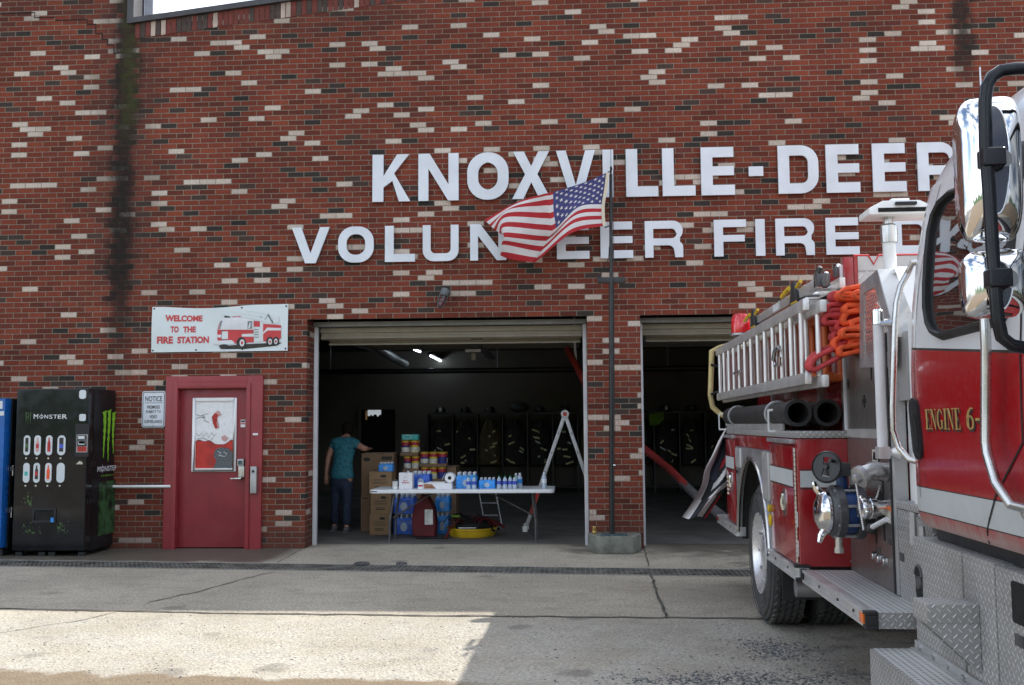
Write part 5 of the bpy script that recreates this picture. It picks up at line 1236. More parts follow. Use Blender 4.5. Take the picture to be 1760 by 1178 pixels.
for k in range(nb):
    coat(k, k in (2, 6), 11+k, 'dark turnout coat with bright stripes hanging in the back lockers', 'turnout coats in the back lockers')
    if k % 4 == 3: continue
    x = lx0+(k+.5)*bw_; e = empty('fire_helmet', (x, LKY+.1, 1.766), 'dark fire helmet resting on top of the back lockers', 'helmet', 'helmets on the lockers')
    m = rel(e); m.lathe([(.17, 0), (.165, .012), (.115, .02), (.11, .08), (.07, .13), (.01, .145)], (x, LKY+.14, 1.767), (0, 0, 1), 18); m.build('helmet_shell', 'black_plastic', e)
    m = rel(e); m.prism([(x-.03, 1.80), (x+.03, 1.80), (x+.035, 1.87), (x, 1.895), (x-.035, 1.87)], 'y', LKY+.015, LKY+.024); m.build('front_badge', 'locker_metal' if k % 3 else 'reflective_grey', e)
e = empty('lime_vest', (onY(1122, 725, 9.9).x, 9.9, 1.6), 'lime green vest hanging on the lockers seen through the right bay', 'vest')
m = rel(e); P4 = [onY(1115, 712, 9.85), onY(1140, 708, 9.85), onY(1142, 720, 9.85), onY(1132, 731, 9.85), onY(1117, 732, 9.85)]
m.prism([(p.x, p.z) for p in P4], 'y', 9.84, 9.90); m.build('vest_cloth', 'lime_cloth', e, bevel=.015)
e = empty('kit_bag', (onY(896, 710, 9.9).x, 10.1, 1.766), 'grey bundle of kit lying on the locker top behind the ladder', 'bag')
m = rel(e); m.ell((onY(892, 708, 9.9).x, 10.15, 1.88), (.22, .18, .115)); m.build('kit_bag_body', 'cast_grey', e)
e = empty('ceiling_duct', (-2.65, 5.0, 2.86), 'long dim metal duct running back under the ceiling of the left bay', 'duct')
m = rel(e); A, B = onZ(640, 596, 2.85), onZ(735, 640, 2.85); m.tube([(A.x-.1, .9, 2.85), (A.x, A.y, 2.85), (B.x, min(9.6, B.y), 2.85)], .085, 14); m.build('duct_tube', 'alum_dull', e)
m = rel(e)
for y in (1.6, 3.9, 6.7): m.tube([(A.x+(B.x-A.x)*max(0, (y-A.y)/(B.y-A.y)), y, 2.93), (A.x+(B.x-A.x)*max(0, (y-A.y)/(B.y-A.y)), y, 3.30)], .010, 6)
m.build('hanger_rod', 'alum_dull', e, split=True)
e = empty('water_pipe', (0, 8.3, 2.62), 'dark pipe crossing under the bay ceiling above the lockers', 'pipe')
m = rel(e); m.tube([(-7.3, 8.32, 2.62), (8.9, 8.32, 2.62)], .055, 10); m.build('pipe_run', 'black_paint', e)
m = rel(e)
for x in (-5., -1.5, 2., 5.5): m.tube([(x, 8.32, 2.67), (x, 8.32, 3.3)], .010, 6)
m.build('hanger_rod', 'alum_dull', e, split=True)
# hoses, opener and lamps overhead
for k, (a, c) in enumerate((((705, 598), (722, 605)), ((740, 612), (768, 626)))):
    A, B = onZ(*a, 2.97), onZ(*c, 2.97); e = empty('ceiling_lamp', ((A.x+B.x)/2, (A.y+B.y)/2, 2.99), ['lit fluorescent tube near the front of the dark bay ceiling', 'lit fluorescent tube deeper inside the dark bay ceiling'][k], 'lamp', 'ceiling tubes')
    m = rel(e); m.tube([tuple(A), tuple(B)], .019, 8); m.build('tube', 'tube_lit', e); m = rel(e); m.box(min(A.x, B.x)-.05, max(A.x, B.x)+.05, A.y, B.y, 3.0, 3.048); m.build('fixture', 'interior_dark', e)
A = onY(812, 588, 1.9)
e = empty('door_opener', (A.x, 1.9, 2.40), 'door opener rail with hanging release handle under the left bay ceiling', 'door opener')
m = rel(e); m.box(A.x-.04, A.x+.04, 1.9, 5.5, A.z-.02, A.z+.05); m.box(A.x-.10, A.x+.12, 1.88, 1.92, onY(812, 603, 1.9).z-.02, onY(812, 601, 1.9).z); m.build('opener_rail', 'alum_dull', e)
B = onY(814, 613, 1.9); m = rel(e); m.tube([(B.x, 1.9, onY(812, 603, 1.9).z), (B.x, 1.9, B.z+.03)], .006, 6); m.box(B.x-.028, B.x+.028, 1.88, 1.92, B.z-.05, B.z+.04); m.build('release_handle', 'trim_cream', e)
e = empty('exhaust_hose', (onY(1150, 800, 1.5).x, 1.5, .5), 'red exhaust hose slanting down through the right bay towards the engine', 'hose')
m = rel(e); pts = [onY(975, 600, 2.3), onY(990, 628, 2.1), onY(1012, 672, 1.9), onY(1060, 728, 1.7), onY(1103, 768, 1.4), onY(1150, 806, .9), onY(1195, 851, .2)]; m.tube([tuple(p) for p in pts], .048, 12); m.build('red_hose', 'hose_red', e)
m = rel(e); pts = [onY(1160, 817, .75), onY(1195, 851, .2), onY(1238, 885, -.9), onY(1262, 905, -1.8)]; m.tube([tuple(p) for p in pts], .053, 12); m.build('hose_end', 'cast_grey', e)
e = empty('hose_hanger', (onY(991, 600, 2.2).x, 2.2, 2.3), 'short upright pipe hanger holding the red hose near the pier', 'bracket')
m = rel(e); A, B = onY(988, 592, 2.2), onY(990, 624, 2.2); m.tube([(A.x, 2.2, 3.29), tuple(A), tuple(B)], .022, 8); m.build('hanger_pipe', 'alum_dull', e)
# ================================================================== PERSON
pe = empty('person', (-3.28, 1.92, FZ), 'woman seen from behind in a teal top and jeans, leaning on a large carton', 'person')
def skin_mesh(name, joints, edges, mat, parent, lev=2, root=0):
    me = bpy.data.meshes.new(name); L = parent.location
    me.from_pydata([(j_[0]-L.x, j_[1]-L.y, j_[2]-L.z) for j_ in joints], edges, [])
    o = bpy.data.objects.new(name, me); COL.objects.link(o)
    md = o.modifiers.new('s', 'SKIN'); md.use_smooth_shade = True
    if not me.skin_vertices: 
        pass
    for i, j_ in enumerate(joints):
        r_ = j_[3]; r_ = r_ if isinstance(r_, tuple) else (r_, r_); me.skin_vertices[0].data[i].radius = r_
    me.skin_vertices[0].data[root].use_root = True
    o.modifiers.new('b', 'SUBSURF').levels = lev; o.modifiers['b'].render_levels = lev
    dg = bpy.context.evaluated_depsgraph_get(); dg.update()
    me2 = bpy.data.meshes.new_from_object(o.evaluated_get(dg)); me2.name = name
    me2.materials.clear(); me2.materials.append(MATS[mat])
    for p in me2.polygons: p.use_smooth = True; p.material_index = 0
    o.modifiers.clear(); o.data = me2; o.parent = parent; bpy.data.meshes.remove(me)
    return o
HX = -3.255
J = [(HX, 1.93, .80, (.15, .10)), (HX+.005, 1.95, .95, (.125, .09)), (HX+.01, 2.0, 1.12, (.145, .10)), (HX+.015, 2.05, 1.26, (.11, .08)), (HX+.02, 2.10, 1.33, .050), (HX+.025, 2.16, 1.37, .050),
     (HX+.025, 2.21, 1.42, (.074, .088)), (HX+.025, 2.24, 1.50, (.062, .074))]
E_ = [(i, i+1) for i in range(7)]
def limb(par, pts):
    k = par
    for p in pts: J.append(p); E_.append((k, len(J)-1)); k = len(J)-1
    return k
limb(0, [(HX-.085, 1.95, .72, .085), (HX-.10, 1.97, .43, .058), (HX-.12, 2.02, .10, .036), (HX-.125, 1.97, .045, (.036, .03)), (HX-.13, 2.10, .03, (.04, .022))])
limb(0, [(HX+.085, 1.90, .72, .085), (HX+.088, 1.86, .43, .058), (HX+.09, 1.84, .10, .036), (HX+.09, 1.80, .045, (.036, .03)), (HX+.10, 1.92, .03, (.04, .022))])
lw = limb(3, [(HX-.15, 2.02, 1.245, .056), (HX-.215, 1.98, 1.04, .044), (HX-.235, 1.96, .85, .032), (HX-.235, 1.95, .79, (.030, .018)), (HX-.235, 1.95, .745, (.032, .014))])
rw = limb(3, [(HX+.165, 2.02, 1.235, .056), (HX+.315, 1.955, 1.165, .046), (HX+.33, 2.08, 1.163, .034), (HX+.335, 2.19, 1.160, (.030, .018)), (HX+.335, 2.235, 1.160, (.032, .014))])
# five fingers each, unequal, slightly curled
for k, (dx, l_) in enumerate(((-.022, .055), (-.008, .064), (.006, .060), (.019, .046))):
    limb(lw, [(HX-.235+dx, 1.955, .72, .009), (HX-.235+dx*1.1, 1.965, .72-l_*.6, .008), (HX-.233+dx, 1.985, .72-l_, .007)])
    limb(rw, [(HX+.335+dx, 2.262, 1.163, .009), (HX+.335+dx*1.2, 2.262+l_*.6, 1.164, .008), (HX+.335+dx*1.3, 2.262+l_, 1.158, .007)])
limb(lw-1, [(HX-.20, 1.975, .775, .011), (HX-.192, 1.985, .735, .009)]); limb(rw-1, [(HX+.305, 2.205, 1.165, .011), (HX+.285, 2.235, 1.163, .009)])
skin_mesh('body', J, E_, 'skin', pe)
# garments follow the same joints, a little larger
T_ = [(HX, 1.93, .715, (.20, .15)), (HX, 1.93, .80, (.188, .142)), (HX, 1.935, .87, (.170, .128)), (HX+.005, 1.96, .98, (.146, .108)), (HX+.01, 2.0, 1.12, (.168, .118)), (HX+.015, 2.05, 1.25, (.130, .092)), (HX+.02, 2.09, 1.315, .062),
      (HX-.14, 2.02, 1.25, .072), (HX-.185, 2.0, 1.14, .066), (HX+.155, 2.02, 1.245, .076), (HX+.250, 1.985, 1.197, .070)]
skin_mesh('shirt', T_, [(0, 1), (1, 2), (2, 3), (3, 4), (4, 5), (5, 6), (5, 7), (7, 8), (5, 9), (9, 10)], 'teal_cloth', pe)
T_ = [(HX, 1.93, .82, (.158, .112)), (HX, 1.93, .74, (.165, .115)), (HX-.088, 1.95, .62, .092), (HX-.10, 1.965, .43, .072), (HX-.118, 2.01, .20, .066), (HX-.12, 2.01, .085, .070),
      (HX+.088, 1.895, .62, .092), (HX+.088, 1.865, .43, .072), (HX+.09, 1.845, .20, .066), (HX+.09, 1.84, .085, .070)]
skin_mesh('jeans', T_, [(0, 1), (1, 2), (2, 3), (3, 4), (4, 5), (1, 6), (6, 7), (7, 8), (8, 9)], 'denim', pe)
skin_mesh('hair', [(HX+.022, 2.10, 1.36, .070), (HX+.025, 2.15, 1.42, (.100, .105)), (HX+.025, 2.19, 1.49, (.100, .105)), (HX+.025, 2.22, 1.545, .075)], [(0, 1), (1, 2), (2, 3)], 'hair', pe)
for x, y in ((HX-.125, 2.03), (HX+.092, 1.86)): m = rel(pe); m.ell((x, y, .045), (.048, .125, .042), 16, 10); m.box(x-.045, x+.045, y-.115, y+.115, FZ+.001, .022); m.build('shoe', 'shoe', pe, bevel=.006)
# ================================================================== FIRE ENGINE
tk = empty('fire_engine', tw(A0, S0, 0), 'red and white fire engine parked nose out before the right bay, lettered ENGINE 6-1', 'fire engine', rz=-TH)
def TB(): return MB(tl)                                   # boxes and paths in (a, s, z)
SL, SR = 1.442, 3.938                                      # outer sides
WA, WZ, WR = 4.39, .515, .515                              # rear axle
m = TB()
def side_plate(m, s0, s1, mi=None):
    out = [(3.08, .640), (3.60, .640)]
    ar = [(WA-.70*math.cos(t*PI/18), .54+.69*math.sin(t*PI/18)) for t in range(19)]
    pts = [(3.60, .60)]+[(WA-.70, .60)]+ar[1:-1]+[(WA+.70, .60), (5.20, .60), (5.20, 1.300), (3.60, 1.300)]
    m.prism([(p[0], p[1]) for p in pts], 'y', s0, s1, mi)
# body shell
for (s0, s1) in ((SL, SL+.34), (SR-.34, SR)):
    m.box(3.08, 3.60, s0, s1, .640, 1.398); m.box(5.20, 6.03, s0, s1, .640, 1.398); m.box(3.601, 5.199, s0, s1, 1.301, 1.398)
m.box(3.08, 6.0, SL+.341, SR-.341, .75, 1.398)
body = m.build('body', 'red_paint', tk, bevel=.012)
m = TB()
for (s0, s1) in ((SL-.004, SL+.02), (SR-.02, SR+.004)): side_plate(m, s0, s1)
fp_ = m.build('fender_panel', 'alum_dull', tk, split=True)
m = TB()
for s_ in (SL-.012, SR+.012):
    m.tube([(WA-.70, s_, .60)]+[(WA-.70*math.cos(t*PI/18), s_, .54+.69*math.sin(t*PI/18)) for t in range(1, 18)]+[(WA+.70, s_, .60)], .016, 8)
m.build('arch_trim', 'steel', fp_, split=True)
m = TB()
for t in range(18):
    pass
for (s0, s1) in ((SL+.021, SL+.75), (SR-.75, SR-.021)):
    P_ = [(WA-.715*math.cos(t*PI/18), .54+.705*math.sin(t*PI/18)) for t in range(19)]
    for p, q_ in zip(P_, P_[1:]): m.add([(p[0], s0, p[1]), (q_[0], s0, q_[1]), (q_[0], s1, q_[1]), (p[0], s1, p[1])], [(0, 1, 2, 3)])
m.build('wheel_well', 'black_rubber', tk, split=True)
# small recessed lockers on the fender panel (spare bottle doors), fuel cap
m = TB(); m.box(4.93, 5.16, SL-.022, SL-.004, .96, 1.29); m.build('fender_door', 'aluminium', tk, bevel=.006)
m = TB(); m.box(3.66, 3.90, SL-.018, SL-.004, 1.13, 1.29); m.build('fender_door', 'aluminium', tk, bevel=.006)
m = TB(); m.box(3.70, 3.74, SL-.026, SL-.018, 1.08, 1.11); m.box(3.76, 3.775, SL-.026, SL-.018, 1.08, 1.11); m.build('latch', 'black_plastic', tk, split=True)
m = TB(); m.lathe([(.045, 0), (.045, .008), (.030, .014)], (5.135, SL-.004, .83), (0, -1, 0), 18); m.lathe([(.026, 0), (.026, .016), (.015, .020)], (5.135, SL-.004, .91), (0, -1, 0), 14); m.build('fuel_cap', 'yellow', tk, split=True)
# compartment doors on the near side
def comp_door(a0, a1, ah):
    m = TB(); m.box(a0, a1, SL-.016, SL-.002, .652, 1.352); d = m.build('compartment_door', 'red_paint', tk, bevel=.006)
    m = TB(); m.box(a0+.002, a1-.002, SL-.0195, SL-.0162, 1.108, 1.205); m.build('door_stripe', 'stripe_white', d, smooth=0)
    m = TB(); m.box(a0+.002, a1-.002, SL-.0190, SL-.0161, 1.098, 1.104); m.box(a0+.002, a1-.002, SL-.0190, SL-.0161, 1.209, 1.214); m.build('pinstripe', 'ink', d, smooth=0)
    m = TB(); VF = fill([[(math.cos(t*PI/12)*.052, math.sin(t*PI/12)*.085) for t in range(24)]], .004); m.add([(ah+v[0], SL-.020-v[2], .995+v[1]) for v in VF[0]], VF[1]); m.build('handle_plate', 'steel', d)
    m = TB(); m.tube([(ah-.03, SL-.024, .995+.05), (ah-.03, SL-.036, .995), (ah-.03, SL-.024, .945)], .009, 8); m.build('d_handle', 'chrome', d)
    m = TB(); m.box(a0-.02, a1+.02, SL-.034, SL+.001, 1.366, 1.392); m.build('drip_rail', 'alum_dull', d, bevel=.004)
    return d
d1 = comp_door(5.225, 5.965, 5.70); d2 = comp_door(3.10, 3.575, 3.42)
m = TB(); 
for k in range(24): m.cyl((5.988, SL-.008, .66+k*.0285), (5.988, SL-.008, .66+k*.0285+.025), .010, 8)
m.build('door_hinge', 'steel', d1)
m = TB()
for k, (z, w_) in enumerate(((1.02, .10), (.985, .05), (.95, .11), (.915, .11), (.88, .10))): m.box(3.14, 3.14+w_, SL-.0188, SL-.0162, z-.010, z+.010)
m.build('warning_sticker', 'wipes_label', d2, smooth=0)
m = TB(); m.box(5.975, 6.005, SL-.006, SL-.003, .87, .96, 0); m.box(5.975, 5.99, SL-.0065, SL-.0032, .89, .94, 1); m.box(5.985, 6.005, SL-.006, SL-.003, .70, .79, 0); m.box(5.985, 5.995, SL-.0065, SL-.0032, .71, .78, 1); m.build('side_marker', ['paper_white', 'amber'], tk, smooth=0)
# front face of the body beside the pump: white stripe wraps round
m = TB(); m.box(6.0305, 6.034, SL+.012, SL+.285, 1.108, 1.205); m.build('body_stripe', 'stripe_white', tk, smooth=0)
m = TB(); m.box(6.0303, 6.0325, SL+.012, SL+.285, 1.098, 1.104); m.box(6.0303, 6.0325, SL+.012, SL+.285, 1.209, 1.214); m.build('pinstripe', 'ink', tk, smooth=0)
# chevrons on the tail
m = TB(); m.box(3.02, 3.076, SL+.02, SR-.02, .66, 1.42); m.build('tail_panel', 'black_paint', tk)
# rub rails
for a0, a1 in ((2.50, 3.70), (5.08, 6.03)):
    for s0, s1, sg in ((SR-.05, SR+.03, -1), (SL-.03, SL+.05, 1)):
        m = TB(); i0, i1 = (.012, 0) if sg > 0 else (0, .012)
        m.prism([(s0, .560), (s1, .560), (s1, .578), (s1-i1, .579), (s1-i1, .615), (s1, .616), (s1, .636), (s0, .636), (s0, .616), (s0+i0, .615), (s0+i0, .579), (s0, .578)], 'x', a0, a1)
        rr_ = m.build('rub_rail', 'aluminium', tk, bevel=.003)
m = TB(); m.box(6.031, 6.045, SL-.034, SL+.055, .556, .580); m.box(6.00, 6.045, SL-.036, SL+.05, .636, .655); m.build('rail_cap', 'black_rubber', rr_, bevel=.004, split=True)
m = TB(); m.box(2.50, 3.07, SL+.051, SR-.051, .562, .634); m.build('tail_step', 'tread_plate', tk)
m = TB(); m.box(2.495, 2.55, SL-.034, SL-.028, .585, .612); m.build('marker_light', 'lens_red', tk)
m = TB()
for a in (5.35, 5.75, 3.3): m.cyl((a, SL-.018, .60), (a, SL-.024, .60), .008, 8)
m.build('bolt', 'cast_grey', rr_, split=True)
# top cap of the lockers and the hose-bed side wall
m = TB()
for (s0, s1) in ((SL-.008, SL+.33), (SR-.33, SR+.008)): m.box(3.10, 6.045, s0, s1, 1.400, 1.442)
m.build('locker_top', 'tread_plate', tk, bevel=.006, split=True)
m = TB(); m.box(2.62, 6.02, 1.80, 1.86, 1.44, 2.44); m.box(2.62, 6.02, SR-.42, SR-.36, 1.44, 2.44); m.build('hose_bed_wall', 'red_paint', tk, bevel=.01, split=True)  # unseen rear end lengthened past the body to fill out the cast shadow
m = TB()
for a in (3.5, 4.35, 5.2, 5.85): m.box(a-.03, a+.03, 1.765, 1.799, 1.445, 2.30)
m.build('rack_post', 'alum_dull', tk, split=True)
m = TB(); m.box(6.02, 6.075, 1.738, 1.80, 2.0, 2.485); m.prism([(1.80, 2.0), (1.815, 2.0)], 'x', 0, 0) if False else None
m.build('corner_post', 'red_paint', tk, bevel=.012)
m = TB(); m.box(6.02, 6.078, 1.80, 1.822, 2.285, 2.49); m.build('corner_panel', 'red_paint', tk)
m = TB(); m.box(6.035, 6.06, 1.722, 1.742, 1.445, 2.44); m.build('corner_trim', 'trim_white', tk, bevel=.003)
m = TB(); m.box(6.03, 6.075, 1.823, 3.56, 2.0, 2.395); m.build('hose_bed_front', 'tread_bright', tk)
m = TB(); m.box(6.036, 6.079, 1.823, 3.56, 2.397, 2.485); m.build('hose_bed_rail', 'rail_grey', tk)
m = TB(); m.tube([(6.075, 1.80, 2.492), (6.08, 1.885, 2.49), (6.085, 1.915, 2.435), (6.085, 1.945, 2.49), (6.08, 2.12, 2.49), (6.08, 3.5, 2.49)], .006, 6); m.build('cover_cord', 'lens_red', tk)
m = TB(); m.box(2.62, 6.0, 1.87, SR-.43, 2.30, 2.42); m.build('hose_bed_cover', 'lens_red', tk)  # same unseen rear overhang, lengthened for its shadow
# ------------------------------------------------ wheels
def lt3(m, prof, a, z, s, dirn, n=48, mi=None): m.lathe(prof, (a, s, z), (0, dirn, 0), n, mi)
def wheel(a, s_out, dirn, dual=False, rim='rim_silver'):
    wd, R = .275, WR
    m = TB(); tyre_prof = [(.300, .012), (.34, .002), (.43, .004), (.485, .022), (.505, .045), (R, .062), (R, wd-.062), (.505, wd-.045), (.485, wd-.022), (.43, wd-.004), (.30, wd-.012)]
    # bold tread: hexagonal blocks in five rows on a carcass
    prof = [(r_-(.014 if r_ > .50 else 0), h_) for r_, h_ in tyre_prof]
    m.lathe(prof, (a, s_out, WR), (0, dirn, 0), 48, caps=False)
    ty = m.build('tyre', 'tyre_rubber', tk)
    m = TB(); n = 46
    for row in range(5):
        w0 = .030+row*.0445
        for k in range(n):
            th = 2*PI*(k+(.5 if row % 2 else 0))/n; hx = []
            for (dt, dw) in ((-.40, .5), (0, -.06), (.40, .5), (.40, 1.), (0, 1.0+.0), (-.40, 1.0)):
                tt = th+dt*2*PI/n; ww = w0+.004+.037*(dw if dw >= 0 else 0)
                hx.append((tt, ww))
            top = [(a+(R)*math.cos(t), s_out+dirn*w_, WR+(R)*math.sin(t)) for t, w_ in hx]; bot = [(a+(R-.016)*math.cos(t), s_out+dirn*w_, WR+(R-.016)*math.sin(t)) for t, w_ in hx]
            m.add(top+bot, [tuple(range(6))]+[(i, (i+1) % 6, 6+(i+1) % 6, 6+i) for i in range(6)])
    m.build('tread_blocks', 'tyre_rubber', ty, smooth=0, merge=False)
    m = TB()
    for r_ in (.36, .40, .455): lt3(m, [(r_-.004, .0045-.001), (r_, -.0015), (r_+.004, .0045-.001)], a, WR, s_out, dirn, caps_ := 48) if False else m.lathe([(r_-.005, .004), (r_, -.001), (r_+.005, .004)], (a, s_out, WR), (0, dirn, 0), 48, caps=False)
    m.build('sidewall_ring', 'tyre_rubber', ty, split=True)
    m = TB(); m.lathe([(.302, .016), (.300, .002), (.285, .004), (.268, .020), (.240, .045), (.20, .070), (.165, .082), (.150, .070), (.14, .045), (.12, .035), (.03, .028), (.001, .028)], (a, s_out, WR), (0, dirn, 0), 40, caps=False); rm = m.build('rim', rim, tk)
    m = TB()
    for k in range(10):
        t = k*PI/5; m.cyl((a+.225*math.cos(t), s_out+dirn*.08, WR+.225*math.sin(t)), (a+.225*math.cos(t), s_out+dirn*.040, WR+.225*math.sin(t)), .016, 8)
    m.build('lug_nut', 'steel', rm, split=True)
wheel(WA, 1.472, 1); wheel(WA, 1.80, 1, rim='cast_grey'); wheel(WA, SR-.03, -1); wheel(WA, SR-.358, -1, rim='cast_grey')
wheel(9.55, 1.60, 1); wheel(9.55, SR-.16, -1)
m = TB(); m.cyl((WA, 2.0, WR), (WA, SR-.6, WR), .07, 14); m.ell((WA, S0, WR), (.20, .2, .20)); m.cyl((9.55, 1.9, WR), (9.55, SR-.4, WR), .06, 12)
for s_ in (2.28, 3.08): m.box(2.7, 10.1, s_-.04, s_+.04, .62, .82)
m.build('axles_and_frame', 'black_paint', tk)
m = TB(); m.cyl((5.28, 1.56, .40), (5.28, 2.6, .40), .062, 20); m.build('exhaust_pipe', 'alum_dull', tk)
# mud flaps, pump underside
m = TB(); m.box(5.13, 5.15, 1.50, 2.15, .30, .62); m.build('mud_flap', 'black_rubber', tk); m = TB(); m.box(6.2, 7.3, 1.9, 3.5, .45, .8); m.build('pump_housing', 'black_paint', tk)
# ------------------------------------------------ running board and pump panel
PS = 1.735
m = TB(); m.box(6.04, 7.394, SL+.062, PS+.20, .565, .624); bd = m.build('running_board', 'grip_deck', tk)
m = TB(); 
for z0, z1, i in ((.556, .572, 0), (.5725, .612, .012), (.6125, .628, 0)): m.box(6.05, 7.36, SL+i, SL+.060, z0, z1)
m.build('board_rail', 'aluminium', bd, bevel=.003)
m = TB(); m.box(7.395, 7.40, SL+.055, PS+.20, .556, .628); m.build('board_end', 'tread_plate', bd)
m = TB(); m.box(7.36, 7.41, SL-.006, SL+.054, .553, .571); m.box(7.36, 7.41, SL-.006, SL+.054, .617, .634); m.box(7.396, 7.41, SL-.006, SL+.054, .571, .617); m.box(6.04, 6.06, SL-.006, SL+.03, .553, .632); m.build('end_cap', 'black_rubber', bd, bevel=.006, split=True)
m = TB(); m.box(7.305, 7.372, SL-.006, SL+.012, .572, .617); m.build('marker_light', 'amber', bd, bevel=.004)
m = TB()
for a in (6.45, 6.85, 7.15): m.cyl((a, SL+.012, .592), (a, SL+.005, .592), .008, 8)
m.build('bolt', 'cast_grey', bd, split=True)
m = TB(); m.box(6.035, 6.885, PS, PS+.03, .628, 1.93); pp = m.build('pump_panel', 'brushed_panel', tk)
m = TB(); m.box(6.04, 6.88, PS-.003, PS-.0005, 1.405, 1.455); m.build('panel_reflection', 'rail_grey', pp, smooth=0)  # light strip reflected in the panel, put into the colour
m = TB(); m.box(6.886, 6.905, PS-.012, PS+.04, .63, 1.95); m.build('panel_edge', 'black_rubber', pp); m = TB(); m.box(6.906, 6.95, PS-.006, PS+.06, .63, 1.95); m.build('panel_frame', 'rail_grey', pp, bevel=.004)
def pxy(px, py, s=PS): return pS(px, py, s)
m = TB()
for (x, y, dx, dy_) in ((1512, 955, 5, 5), (1503, 957, 5, 4)): pass
for px, py, w_, h_ in ((1486, 690, .035, .035), (1458, 660, .03, .028)): a, s_, z = pxy(px, py); m.box(a-w_, a+w_, PS-.003, PS-.0004, z-h_*.35, z+h_*.35); m.box(a-w_*.35, a+w_*.35, PS-.0032, PS-.0004, z-h_, z+h_)
a, s_, z = pxy(1498, 638); m.box(a-.008, a+.008, PS-.004, PS-.0004, z-.05, z+.05)
for px, y0, y1 in ((1521, 820, 930), (1507, 905, 935)): a, s_, z0 = pxy(px, y1); z1 = pxy(px, y0)[2]; m.box(a-.012, a+.012, PS-.003, PS-.0004, z0, z1)
m.build('panel_slot', 'black_plastic', pp, smooth=0, split=True)
m = TB()
for px, py, r_ in ((1507, 800, .075), (1512, 868, .085)):
    a, s_, z = pxy(px, py); VF = fill([[(math.cos(t*PI/10)*r_*.9, math.sin(t*PI/10)*r_) for t in range(20)]]); m.add([(a+v[0], PS-.002, z+v[1]) for v in VF[0]], VF[1])
m.build('port_hole', 'gap_dark', pp, smooth=0)
m = TB()
for i, (px, py) in enumerate(((1505, 955), (1514, 960), (1524, 965))): a, s_, z = pxy(px, py); m.lathe([(.022, 0), (.022, .02), (.018, .024)], (a, PS, z), (0, -1, 0), 14)
a, s_, z = pxy(1516, 962); m.box(a-.14, a+.12, PS-.006, PS-.0004, z-.026, z+.022); m.build('drain_valve', 'steel', pp)
m = TB()
for px, py, w_, h_, mi in ((1528, 875, .045, .016, 0), (1527, 888, .045, .032, 1), (1529, 930, .03, .018, 2), (1510, 945, .04, .014, 2), (1512, 806, .03, .012, 2)): a, s_, z = pxy(px, py); m.box(a-w_, a+w_, PS-.0035, PS-.0005, z-h_, z+h_, mi)
a, s_, z = pxy(1505, 784); VF = fill([rrect(-.05, .05, -.035, .035, .01), rrect(-.036, .036, -.022, .022, .008)]); m.add([(a+v[0], PS-.004, z+v[1]) for v in VF[0]], VF[1], 1)
m.build('panel_label', ['amber', 'wipes_label', 'cast_grey'], pp, smooth=0, split=True)
m = TB()
for px, py in ((1463, 965), (1461, 838), (1463, 810), (1461, 940), (1535, 965), (1534, 800), (1462, 750), (1536, 745)): a, s_, z = pxy(px, py); m.cyl((a, PS, z), (a, PS-.004, z), .008, 8)
m.build('rivet', 'steel', pp, split=True)
# upper guard: bent sheet with expanded-mesh window, top slope white, its sunlight put into the colour
GP = [pxy(1480, 632), pxy(1480, 490), pxy(1510, 464), pxy(1540, 575), pxy(1540, 632)]
WN = [pxy(1487, 608), pxy(1487, 505), pxy(1505, 493), pxy(1530, 570), pxy(1530, 604)]
VF = fill([[(p[0], p[2]) for p in GP], [(p[0], p[2]) for p in WN]], .004)
m = TB(); m.add([(v[0], PS-.004+v[2], v[1]) for v in VF[0]], VF[1]); gd_ = m.build('hose_guard', 'alum_dull', tk, smooth=0)
m = TB(); m.poly([(p[0], PS-.001, p[2]) for p in WN]); m.build('mesh_screen', 'expanded_mesh', gd_, smooth=0)
m = TB(); g2, g3 = GP[2], GP[3]; m.add([(g2[0], PS-.004, g2[2]+.004), (g3[0], PS-.004, g3[2]+.004), (g3[0], PS+.16, g3[2]+.004), (g2[0], PS+.12, g2[2]+.004), (g2[0]-.004, PS-.004, g2[2]-.012), (g3[0]-.004, PS-.004, g3[2]-.012), (g3[0]-.004, PS+.16, g3[2]-.012), (g2[0]-.004, PS+.12, g2[2]-.012)], [(0, 1, 2, 3), (7, 6, 5, 4), (0, 4, 5, 1), (1, 5, 6, 2), (2, 6, 7, 3), (3, 7, 4, 0)])
m.build('guard_top', 'white_paint', gd_, smooth=0)
m = TB(); m.box(6.40, 7.1, PS+.03, PS+.05, 1.60, 1.94); m.box(6.1, 6.88, PS+.16, 3.5, 1.55, 1.9); m.build('crosslay_box', 'rail_grey', tk)
# behind the cab: white tool box and dividers seen through the gap
m = TB(); q0 = pA(1537, 600, 7.20); q1 = pA(1566, 600, 7.2); zt0 = pA(1545, 545, 7.2)[2]
m.prism([(1.755, .85), (3.6, .85), (3.6, 2.02), (1.755, 2.02)], 'x', 7.16, 7.22); m.add([(7.22, 1.755, 2.02), (7.22, 3.6, 2.02), (6.98, 3.6, 2.28), (6.98, 1.755, 2.28)], [(0, 1, 2, 3)]); m.box(6.96, 7.16, 1.80, 3.6, .85, 2.0); m.build('cab_gap_box', 'white_paint', tk, smooth=0)
m = TB(); m.box(6.94, 7.10, 1.90, 3.55, 2.02, 2.33); m.build('gap_upper_box', 'trim_cream', tk)
